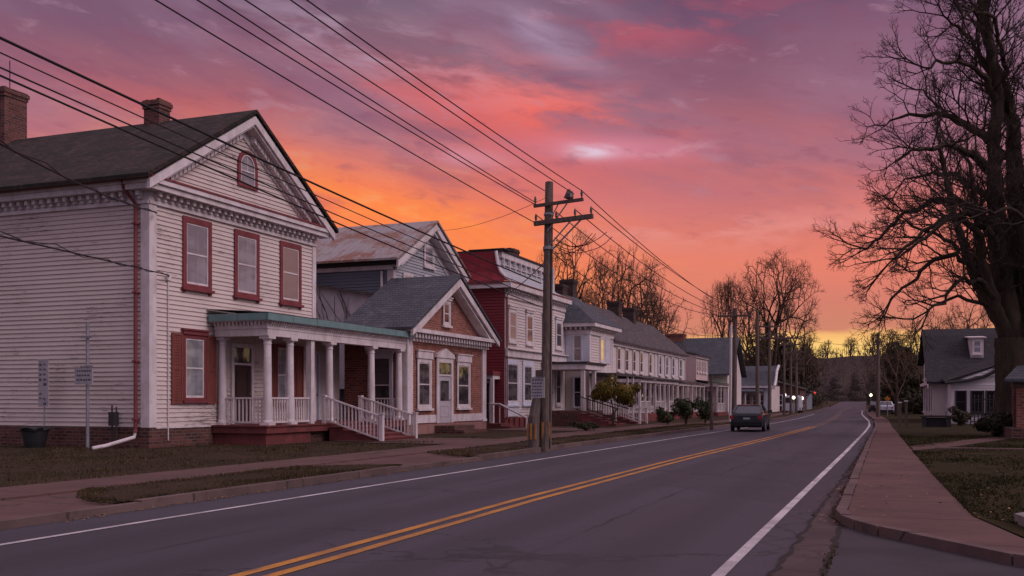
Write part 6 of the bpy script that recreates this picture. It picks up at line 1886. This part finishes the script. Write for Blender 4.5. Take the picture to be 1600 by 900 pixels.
# leafy masses
def leaf_cloud(mb, c, r, n, size, squash=1.0, lump=.35):
    lob = [Vector((random.gauss(0, 1), random.gauss(0, 1), random.gauss(0, 1))).normalized() for _ in range(7)]
    for _ in range(n):
        d = Vector((random.gauss(0, 1), random.gauss(0, 1), random.gauss(0, 1))).normalized()
        k = 1 - lump + lump * max(d.dot(l) for l in lob) ** 2
        q = Vector(c) + Vector((d.x * r[0], d.y * r[1], d.z * r[2])) * k * random.uniform(.45, 1.0) ** .5
        if q.z < .06: q.z = .06 + random.random() * .1
        a = rnd_perp(d) * size * random.uniform(.5, 1.2); b = (d.cross(a).normalized() + d * random.uniform(-.6, .6)) * size * random.uniform(.3, .7)
        mb.add([q - a, q + b, q + a, q - b], [(0, 1, 2, 3)])

def shrub(name, label, x, y, r, n, size, mat, stem=0, z=0.0, cat='shrub', group=None):
    t = thing(name, label, cat, (x, y, z), group)
    mb = MB(); leaf_cloud(mb, (x, y, z + stem + r[2] * .8), (r[0] * .8, r[1] * .8, r[2] * .8), int(n * .6), size, 1, .5)
    for k in range(5):
        a = random.uniform(0, 6.28); f = random.uniform(.3, .55)
        leaf_cloud(mb, (x + math.cos(a) * r[0] * .6, y + math.sin(a) * r[1] * .6, z + stem + r[2] * random.uniform(.5, 1.5)), (r[0] * f, r[1] * f, r[2] * f), int(n * .14), size, 1, .6)
    mb.build('foliage', M[mat], t, recalc=False)
    s = MB()
    for k in range(4):
        s.tube([(x + random.uniform(-.08, .08), y, z - .05), (x + random.uniform(-.1, .1), y, z + stem + .1), (x + random.uniform(-.4, .4) * r[0], y + random.uniform(-.3, .3) * r[1], z + stem + r[2])], [.035, .028, .012], 5)
    s.build('stem', M['twig'], t, recalc=False)
    return t
random.seed(5)
def topiary():
    x, y = -14.25, 51.6
    t = thing('topiary_tree', 'small olive green clipped tree in front of the bay fronted house', 'tree', (x, y, 0))
    mb = MB()
    leaf_cloud(mb, (x - .35, y - .1, 2.0), (.72, .7, .72), 1500, .075); leaf_cloud(mb, (x + .45, y + .45, 1.85), (.8, .8, .62), 1500, .075); leaf_cloud(mb, (x + .7, y + .7, 1.45), (.45, .5, .4), 420, .07); leaf_cloud(mb, (x - .9, y - .2, 1.8), (.35, .35, .4), 300, .07); leaf_cloud(mb, (x - .1, y + .2, 2.55), (.4, .4, .35), 300, .07); leaf_cloud(mb, (x + 1.15, y + .6, 2.15), (.35, .35, .3), 260, .07)
    mb.build('crown', M['leaf_olive'], t, recalc=False)
    s = MB(); s.tube([(x, y, -.1), (x + .05, y, .8), (x - .1, y, 1.6)], [.06, .05, .03], 6); s.tube([(x + .05, y, .7), (x + .45, y + .4, 1.6)], [.035, .02], 5)
    s.build('trunk', M['bark'], t, recalc=False)
topiary()
shrub('shrub', 'low dark shrub, leftmost of the clump beside the far footway', -12.2, 55.8, (.75, .75, .62), 900, .08, 'leaf_shrub', 0, 0)
shrub('shrub', 'tallest dark shrub of the clump beside the far footway', -11.6, 58.0, (.9, .9, .95), 1300, .085, 'leaf_shrub', .2, 0)
shrub('shrub', 'dark shrub behind the slim post at the far kerb', -10.9, 60.5, (.7, .8, .9), 1000, .085, 'leaf_shrub', .2, 0)
shrub('shrub', 'flat dark green plant at the foot of the iron railed stairs', -13.2, 43.2, (.9, .5, .28), 500, .06, 'leaf_shrub', 0, .1)
shrub('shrub', 'dark bush against the white wing of the right house', 5.6, 60.2, (1.0, .8, .8), 1100, .09, 'leaf_shrub', 0, .1)
shrub('shrub', 'brownish bush at the corner of the right house', 3.0, 58.0, (.7, .7, .6), 800, .08, 'leaf_dark', 0, .1)
shrub('shrub', 'black looking bush below the huge bare tree', 3.5, 42.0, (.9, .7, .62), 1300, .09, 'leaf_dark', 0, .1)

gd = 'dark evergreens massed on both sides of the far road'
def dark_tree(label, x, y, h, r, seed, mat='leaf_dark'):
    random.seed(seed)
    z0 = rise(y)
    t = thing('evergreen_tree', label, 'tree', (x, y, z0), gd)
    mb = MB()
    k = 7
    for i in range(k):
        f = i / (k - 1)
        leaf_cloud(mb, (x + random.uniform(-.5, .5) * r * (1 - f), y + random.uniform(-.5, .5) * r * (1 - f), z0 + h * (.14 + .76 * f)), (r * (1 - .62 * f) , r * (1 - .62 * f), h * .17), int(900 * (1 - .55 * f)), .22)
    mb.build('crown', M[mat], t, recalc=False)
    s = MB(); s.tube([(x, y, z0 - .3), (x, y, z0 + h * .8)], [.25, .06], 7); s.build('trunk', M['bark_far'], t, recalc=False)
DT = [(-15.5, 146, 10.5, 4.0, 'dark evergreen right under the great domed tree'), (-20.5, 158, 11.5, 4.6, 'dark evergreen behind the corner store roof'), (-27, 150, 10, 4.2, 'dark evergreen left behind the dark roofed building'),
      (-14.5, 172, 10.5, 3.8, 'dark evergreen behind the far cluster of poles'), (-17.0, 192, 11.0, 4.4, 'dark evergreen left of the bend, deepest of its row'), (-22, 178, 12.0, 4.6, 'tall dark evergreen behind the pole cluster'),
      (.6, 112, 7.0, 3.0, 'dark evergreen just right of the brown kerb pole'), (3.8, 106, 8.0, 3.0, 'dark evergreen left of the right house front'), (-.6, 130, 8.4, 3.2, 'dark evergreen behind the brown kerb pole'),
      (5.2, 125, 8.8, 3.8, 'dark evergreen behind the right house corner'), (-.4, 160, 9.0, 3.6, 'dark evergreen right of the road bend'), (-.8, 205, 10, 4.2, 'far dark evergreen nearest the road crest on the right'), (-20.5, 235, 11, 4.5, 'far dark evergreen nearest the road crest on the left')]
for i, (x, y, h, r, nm) in enumerate(DT): dark_tree(nm, x, y, h, r, 80 + i)
for i, (x, nm) in enumerate(((-22, 'evergreen at the road crest, left of the vanishing road'), (-15, 'evergreen closing the end of the road'), (-9, 'evergreen at the road crest, right of the vanishing road'))):
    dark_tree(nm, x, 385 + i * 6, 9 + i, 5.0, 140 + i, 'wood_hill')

# the wooded hill
hm = MB()
nx_, ny_ = 60, 14
for j in range(ny_):
    for i in range(nx_):
        x = -420 + 760 * i / (nx_ - 1); y = 372 + 200 * j / (ny_ - 1)
        hm.v.append((x, y, hill_z(x, y) - .3 + (random.uniform(-.6, .6) if j > 1 else -1)))
for j in range(ny_ - 1):
    for i in range(nx_ - 1):
        k = j * nx_ + i; hm.f.append((k, k + 1, k + nx_ + 1, k + nx_))
tag(hm.build('hill', M['hill'], None, smooth=True), kind='structure')
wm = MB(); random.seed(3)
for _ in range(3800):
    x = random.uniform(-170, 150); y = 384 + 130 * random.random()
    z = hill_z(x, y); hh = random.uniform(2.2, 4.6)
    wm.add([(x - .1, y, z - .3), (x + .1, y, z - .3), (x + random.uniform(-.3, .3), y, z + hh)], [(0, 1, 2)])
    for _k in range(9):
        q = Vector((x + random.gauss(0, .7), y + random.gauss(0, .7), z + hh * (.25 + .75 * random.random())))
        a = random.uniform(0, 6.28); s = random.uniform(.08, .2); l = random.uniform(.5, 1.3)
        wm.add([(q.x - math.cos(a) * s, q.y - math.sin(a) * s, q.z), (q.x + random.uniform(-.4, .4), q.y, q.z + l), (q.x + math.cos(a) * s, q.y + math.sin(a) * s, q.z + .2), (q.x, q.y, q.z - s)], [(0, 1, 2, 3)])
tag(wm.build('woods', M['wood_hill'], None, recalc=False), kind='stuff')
# undergrowth hiding the foot of the slope either side of the road
um = MB()
for _ in range(9000):
    y = random.uniform(135, 330)
    sd = random.random() < .5
    x = (KL(y) - 6 - abs(random.gauss(0, 1)) * (6 + y * .05)) if sd else (RRf(y) + 5.5 + abs(random.gauss(0, 1)) * (6 + y * .05))
    z = rise(y) + random.random() ** 1.6 * 3.2
    a = random.uniform(0, 6.28); s = random.uniform(.12, .32)
    um.add([(x - math.cos(a) * s, y - math.sin(a) * s, z), (x, y, z + s), (x + math.cos(a) * s, y + math.sin(a) * s, z + .1), (x, y, z - s * .6)], [(0, 1, 2, 3)])
tag(um.build('undergrowth', M['leaf_dark'], None, recalc=False), kind='stuff')

# ------------------------------------------------------------------ the car, seen from behind
def make_car(name, label, x, y, s, paint='car_paint', rz=0.0, simple=False, z=0.012):
    t = thing(name, label, 'car', (x, y, z), rz=rz)
    LOC[t] = Vector((0, 0, 0))
    t.scale = (s, s, s)
    # local: +y forward, width 1.72, length 4.35, height 1.4
    sect = [  # y, half width, z of sill, belt height, deck height
        (-2.15, .70, .34, .62, .80), (-2.10, .80, .26, .72, .94), (-1.75, .85, .22, .86, .98), (-1.2, .86, .2, .88, 1.0), (0, .87, .2, .88, .98), (1.0, .86, .2, .86, .95), (1.7, .83, .22, .76, .84), (2.1, .74, .28, .6, .7), (2.18, .62, .36, .52, .6)]
    mb = MB(); rows = []
    for yy, hw, zs, zb, zd in sect:
        rows.append([(-hw * .93, yy, zs), (-hw, yy, zs + .16), (-hw, yy, zb * .8), (-hw * .985, yy, zb), (-hw * .86, yy, zd), (-hw * .4, yy, zd + .015), (hw * .4, yy, zd + .015), (hw * .86, yy, zd), (hw * .985, yy, zb), (hw, yy, zb * .8), (hw, yy, zs + .16), (hw * .93, yy, zs)])
    n = 12
    vs = [p for r in rows for p in r]; fs = []
    for i in range(len(rows) - 1):
        for j in range(n):
            j2 = (j + 1) % n; fs.append((i * n + j, i * n + j2, (i + 1) * n + j2, (i + 1) * n + j))
    fs += [tuple(range(n)), tuple((len(rows) - 1) * n + j for j in range(n - 1, -1, -1))]
    mb.add(vs, fs); body = mb.build('body', M[paint], t, smooth=False)
    bv = body.modifiers.new('soft', 'BEVEL'); bv.width = .03; bv.segments = 2; bv.limit_method = 'ANGLE'
    # cabin
    cab = [(-1.55, .70, .98), (-1.0, .60, 1.36), (-.5, .585, 1.41), (.2, .585, 1.41), (.55, .60, 1.36), (1.15, .70, .96)]
    cb = MB(); vs = []
    for yy, hw, zz in cab: vs += [(-hw, yy, zz), (hw, yy, zz)]
    low = [(-.76, -1.55, .97), (.76, -1.55, .97), (.77, 1.15, .95), (-.77, 1.15, .95)]
    g = MB()
    # glass house as one closed body, roof panel and pillars over it
    gv = [(-.70, -1.62, .99), (.70, -1.62, .99), (.585, -1.0, 1.35), (-.585, -1.0, 1.35), (-.58, .5, 1.35), (.58, .5, 1.35), (.72, 1.15, .95), (-.72, 1.15, .95), (-.80, -1.0, .97), (.80, -1.0, .97), (.80, .7, .95), (-.80, .7, .95)]
    g.add(gv, [(0, 1, 2, 3), (3, 2, 5, 4), (4, 5, 6, 7), (0, 3, 8), (1, 9, 2), (3, 4, 11, 8), (2, 9, 10, 5), (4, 7, 11), (5, 10, 6)])
    g.build('window_glass', M['car_glass'], t)
    cb = MB()
    cb.slab([(-.60, -1.02, 1.375), (.60, -1.02, 1.375), (.62, -.5, 1.415), (.62, .2, 1.415), (.59, .55, 1.375), (-.59, .55, 1.375), (-.62, .2, 1.415), (-.62, -.5, 1.415)], .035)
    for sx in (-1, 1):
        cb.bar((sx * .75, -1.66, .98), (sx * .60, -1.0, 1.365), .11, .06); cb.bar((sx * .77, 1.15, .95), (sx * .59, .52, 1.36), .06, .05)
        cb.bar((sx * .81, -.2, .95), (sx * .60, -.2, 1.37), .05, .07)
    cb.build('roof', M[paint], t)
    for sx in (-1, 1):
        for yy in (-1.35, 1.35):
            w = MB(); w.tube([(sx * .72, yy, .31), (sx * .74, yy, .31), (sx * .87, yy, .31), (sx * .885, yy, .31)], [.27, .31, .31, .28], 20)
            wh = w.build('wheel', M['rubber'], t)
            r = MB(); r.tube([(sx * .88, yy, .31), (sx * .892, yy, .31)], [.19, .17], 14); r.build('rim', M['rim'], wh)
    b = MB(); b.box(world, -.80, .80, -2.24, -2.08, .3, .5); b.build('bumper', M['car_trim'], t)
    b = MB(); b.box(world, -.78, .78, 2.1, 2.24, .28, .48); b.build('bumper', M['car_trim'], t)
    for sx in (-1, 1):
        tl = MB(); tl.box(world, sx * .72 - .14 * 1, sx * .72 + .06, -2.165, -2.0, .66, .84); tl.build('tail_light', M['tail'], t)
    p = MB(); p.box(world, -.17, .17, -2.17, -2.1, .64, .74); p.build('number_plate', M['plate'], t)
    sp = MB(); sp.box(world, -.5, .5, -2.16, -2.08, .80, .825); sp.build('boot_trim', M['car_trim'], t)
    for sx in (-1, 1):
        m = MB(); m.box(world, sx * .96 - .1, sx * .96 + .1, .72, .82, .96, 1.1); m.build('wing_mirror', M[paint], t)
    return t
make_car('car', 'dark green saloon car seen from behind in the left lane', -6.75, 49.6, .90, rz=R(2))

# ------------------------------------------------------------------ small things near the white house
def meter_post():
    x, y = -22.0, 22.6
    t = thing('sign_post', 'thin grey metal post with small hooks against the white side wall', 'post', (x, y, 0))
    m = MB(); m.tube([(x, y, -.2), (x, y, 3.75)], .05, 8); m.build('post', M['metal_grey'], t)
    for z, w in ((3.3, .2), (2.45, .22)): MB().box(world, x - w, x + w, y - .06, y - .02, z, z + .05).build('bracket', M['metal_grey'], t)
    s = MB(); s.box(world, x - .38, x + .28, y - .11, y - .08, 1.95, 2.42); p = s.build('plate', M['sign_white'], t)
    k = MB()
    for r_ in range(3):
        a = x - .3
        while a < x + .18:
            w = random.uniform(.04, .1); k.box(world, a, min(a + w, x + .22), y - .1135, y - .1105, 2.32 - r_ * .13, 2.37 - r_ * .13); a += w + .03
    k.build('lettering', M['sign_ink'], p)
meter_post()
def small_sign():
    x, y = -23.8, 22.75
    t = thing('yard_sign', 'narrow dark lettered upright sign on a thin stake by the white side wall', 'sign', (x, y, 0))
    MB().tube([(x, y, -.1), (x, y, 2.7)], .022, 6).build('stake', M['metal_grey'], t)
    MB().box(world, x - .19, x + .19, y - .05, y - .02, 1.3, 2.72).build('board', M['sign_white'], t)
    k = MB()
    for r_ in range(9):
        for c in range(2):
            if random.random() < .75:
                a = x - .15 + c * .16; z = 2.58 - r_ * .145
                k.box(world, a, a + random.uniform(.06, .13), y - .0535, y - .0505, z - random.uniform(.03, .08), z)
    k.build('lettering', M['sign_ink'], t)
small_sign()
def bin_bag():
    x, y = -23.75, 22.35
    t = thing('bin', 'black plastic tub with crumpled liner beside the brick foundation', 'bin', (x, y, .1))
    m = MB(); m.tube([(x, y, .1), (x, y, .25), (x, y, .58), (x, y, .63)], [.27, .31, .37, .40], 16); m.build('tub', M['plastic_dark'], t)
    l = MB()
    rr = [(.40, .60), (.43, .66), (.36, .7), (.15, .64)]
    for i in range(3):
        for k in range(16):
            a0, a1 = k * math.pi / 8, (k + 1) * math.pi / 8
            def pt(r, z, a, s): random.seed(int(a * 100) + s * 7); w = random.uniform(.9, 1.08); return (x + r * w * math.cos(a), y + r * w * math.sin(a), z + random.uniform(-.03, .04))
            l.add([pt(*rr[i], a0, i), pt(*rr[i], a1 % (2 * math.pi), i), pt(*rr[i + 1], a1 % (2 * math.pi), i + 1), pt(*rr[i + 1], a0, i + 1)], [(0, 1, 2, 3)])
    l.build('liner', M['plastic_dark'], t)
bin_bag()
def gas_riser():
    x, y = -21.4, 23.0
    t = thing('gas_meter', 'dark gas meter riser against the foundation of the white house', 'meter', (x, y, 0))
    m = MB(); m.tube([(x - .07, y, 0), (x - .07, y, 1.35)], .025, 6); m.tube([(x + .09, y, .3), (x + .09, y, 1.3)], .025, 6); m.build('pipe', M['iron'], t)
    MB().box(world, x - .1, x + .12, y - .12, y + .06, .75, 1.15).build('meter', M['iron'], t)
gas_riser()

# right hand side bits
def bench():
    x, y = 1.2, 55.0
    t = thing('stone_bench', 'pale topped low bench beside the right footway in front of the house', 'bench', (x, y, .12))
    MB().box(world, x - .2, x + 1.5, y, y + .5, .62, .72).build('seat', M['kerb'], t)
    for q in (0, 1.15): MB().box(world, x - .12 + q, x + .1 + q, y + .05, y + .45, .1, .619).build('leg', M['iron'], t)
    MB().box(world, x + .1, x + 1.02, y + .3, y + .4, .1, .6).build('panel', M['iron'], t)
bench()
for i, (x, y, h, nm) in enumerate(((.03, 53.4, 1.35, 'left weathered gate post beside the right footway'), (.32, 53.9, 1.42, 'right weathered gate post beside the right footway'))):
    t = thing('gate_post', nm, 'post', (x, y, .1), 'pair of gate posts')
    MB().box(world, x - .07, x + .07, y - .07, y + .07, 0, h).build('post', M['pole_wood'], t)
    m = MB(); m.prism(world, [(x - .09, y - .09), (x + .09, y - .09), (x + .09, y + .09), (x - .09, y + .09)], h + .001, h + .06); m.build('cap', M['trim'], t)
def fence():
    x0, x1, y = 3.55, 5.0, 58.4
    t = thing('picket_fence', 'short black iron picket fence before the white wing wall', 'fence', (x0, y, .1))
    m = MB()
    for i in range(9):
        x = x0 + (x1 - x0) * i / 8
        m.tube([(x, y, .1), (x, y, 1.7 + (.25 if i % 4 == 0 else 0)), (x, y, 1.8 + (.25 if i % 4 == 0 else 0))], [.03, .03, .002], 5)
    m.build('picket', M['iron'], t)
    r = MB(); r.box(world, x0, x1, y - .02, y + .02, .35, .4); r.box(world, x0, x1, y - .02, y + .02, 1.5, 1.55); r.build('rail', M['iron'], t)
fence()
def tall_rod():
    x, y = 5.15, 57.6
    t = thing('flag_pole', 'slim dark pole standing before the white wing of the right house', 'pole', (x, y, .1))
    MB().tube([(x, y, 0), (x, y, 6.0)], .045, 7).build('pole', M['iron'], t)
tall_rod()
def warning_sign():
    x, y = -.95, 92
    t = thing('warning_sign', 'orange diamond warning sign on a thin post at the right kerb', 'sign', (x, y, 0))
    MB().tube([(x, y, 0), (x, y, 1.7)], .04, 6).build('post', M['metal_grey'], t)
    m = MB(); m.prism(side(y - .06), [(x, 1.35), (x + .26, 1.61), (x, 1.87), (x - .26, 1.61)], 0, .03); m.build('plate', M['sign_orange'], t)
warning_sign()
def far_light(label, x, y, z, r, mat, post_mat='metal_grey', name='street_lamp', cat='lamp', group=None):
    z0 = rise(y)
    t = thing(name, label, cat, (x, y, z0), group)
    MB().tube([(x, y, z0), (x, y, z0 + z - r)], .07, 6).build('post', M[post_mat], t)
    m = MB(); m.lathe(x, y, [(r * .3, z0 + z - r), (r * .9, z0 + z - r * .5), (r, z0 + z), (r * .8, z0 + z + r * .6), (r * .2, z0 + z + r)], 10)
    m.build('globe', M[mat], t)
gl = 'lit globe lamps by the far shops'
far_light('leftmost lit globe lamp right of the dark car', -10.4, 100, 2.0, .17, 'lamp_white', group=gl)
far_light('second lit globe lamp right of the dark car', -10.3, 108, 1.75, .17, 'lamp_white', group=gl)
far_light('third lit globe lamp, left of the pale van', -10.6, 116, 1.6, .18, 'lamp_white', group=gl)
far_light('lit globe lamp directly beside the pale van', -10.6, 121, 1.7, .2, 'lamp_white', group=gl)
far_light('white lamp glowing left of the brown kerb pole on the right', -3.2, 128, 2.1, .18, 'lamp_white')
def traffic_light(label, x, y, z):
    z0 = rise(y)
    t = thing('traffic_light', label, 'traffic light', (x, y, z0), 'red traffic lights at the far bend')
    MB().tube([(x, y, z0), (x, y, z0 + z)], .06, 6).build('post', M['metal_grey'], t)
    MB().box(world, x - .2, x + .2, y - .15, y + .15, z0 + z, z0 + z + .9).build('housing', M['iron'], t)
    m = MB(); m.tube([(x, y - .16, z0 + z + .68), (x, y - .22, z0 + z + .68)], .2, 12); m.build('lens', M['lamp_red'], t)
traffic_light('red traffic light low on the left before the road bend', -10.9, 122, .75)
traffic_light('red traffic light at the left edge of the road crest', -14.4, 190, 2.0)
def van():
    x, y = -11.0, 112
    t = thing('van', 'pale blue white van parked beyond the lamps at the far left', 'van', (x, y, rise(y)))
    m = MB(); m.prism(lambda a, b, c: (x + c, y + a, b), [(0, .35), (4.4, .35), (4.5, 1.0), (3.9, 1.15), (3.3, 1.95), (.1, 2.0), (0, 1.8)], -.9, .9); b = m.build('body', M['van_paint'], t)
    w = MB(); w.box(world, x - .75, x + .75, y - .02, y - .002, 1.2, 1.75); w.build('rear_window', M['car_glass'], t)
    for sx in (-.85, .85):
        for yy in (.8, 3.6):
            q = MB(); q.tube([(x + sx - .1, y + yy, .35), (x + sx + .1, y + yy, .35)], .35, 14); q.build('wheel', M['rubber'], t)
van()
for i, (x, y, s, pm, nm) in enumerate(((-12.6, 136, .95, 'car_paint', 'dark car parked at the left kerb beyond the pale van'), (-13.4, 152, .95, 'van_paint', 'pale car parked far up the left kerb'), (-14.6, 172, .95, 'car_paint', 'farthest dark car on the left near the bend'),
        (-1.3, 104, .9, 'van_paint', 'pale car parked past the brown pole on the right'), (-2.5, 122, .9, 'car_paint', 'dark car parked far up the right side'))):
    make_car('car', nm, x, y, s, pm, R(3), z=rise(y) + .1)
# far roadside buildings glimpsed past the store
def shed(label, x0, x1, y0, y1, zr, ze, wall, roofm, lit=False):
    t = thing('shop', label, 'building', (x1, y0, 0))
    w = MB(); w.box(world, x0, x1, y0, y1, 0, ze); w.prism(side(y0), [(x0, ze + .001), (x1, ze + .001), ((x0 + x1) / 2, zr)], -(y1 - y0), 0); w.build('wall', M[wall], t)
    r = MB(); xm = (x0 + x1) / 2
    for xe in (x0 - .3, x1 + .3): r.slab([(xm, y0 - .3, zr + .1), (xe, y0 - .3, ze), (xe, y1, ze), (xm, y1, zr + .1)], .1)
    r.build('roof', M[roofm], t)
    for i in range(3):
        x = x0 + .6 + i * (x1 - x0 - 1) / 3
        window(t, side(y0), x, x + .9, .8, 2.2, 'trim', .08, 'glass_lit' if lit and i == 1 else 'glass_black')
shed('low brown shop behind the first globe lamps', -20.5, -11.8, 132, 140, 4.2, 3.0, 'brick_dark', 'roof_brown', True)
shed('pale cottage far up the left side behind the poles', -24, -16.5, 186, 196, 6.0, 4.0, 'siding_cream', 'roof_slate')
shed('grey cottage on the right just before the road crest', -4.0, 3, 232, 242, 6.2, 4.2, 'siding_grey', 'roof_brown')
shed('dark shed behind the pale van', -21, -12.5, 150, 160, 4.0, 2.8, 'siding_blue', 'roof_slate')
shed('small house hidden among the evergreens right of the bend', 2.6, 9, 140, 150, 4.0, 2.6, 'siding_cream', 'roof_slate')

# ------------------------------------------------------------------ render settings
vs_ = scene.view_settings
vs_.view_transform = 'Standard'
vs_.look = 'None'
vs_.exposure = 0.0
vs_.gamma = 1.0
vs_.use_curve_mapping = False
scene.render.engine = 'CYCLES'
scene.cycles.use_denoising = True
scene.cycles.max_bounces = 6
scene.cycles.diffuse_bounces = 3
scene.cycles.glossy_bounces = 3
scene.cycles.transmission_bounces = 2
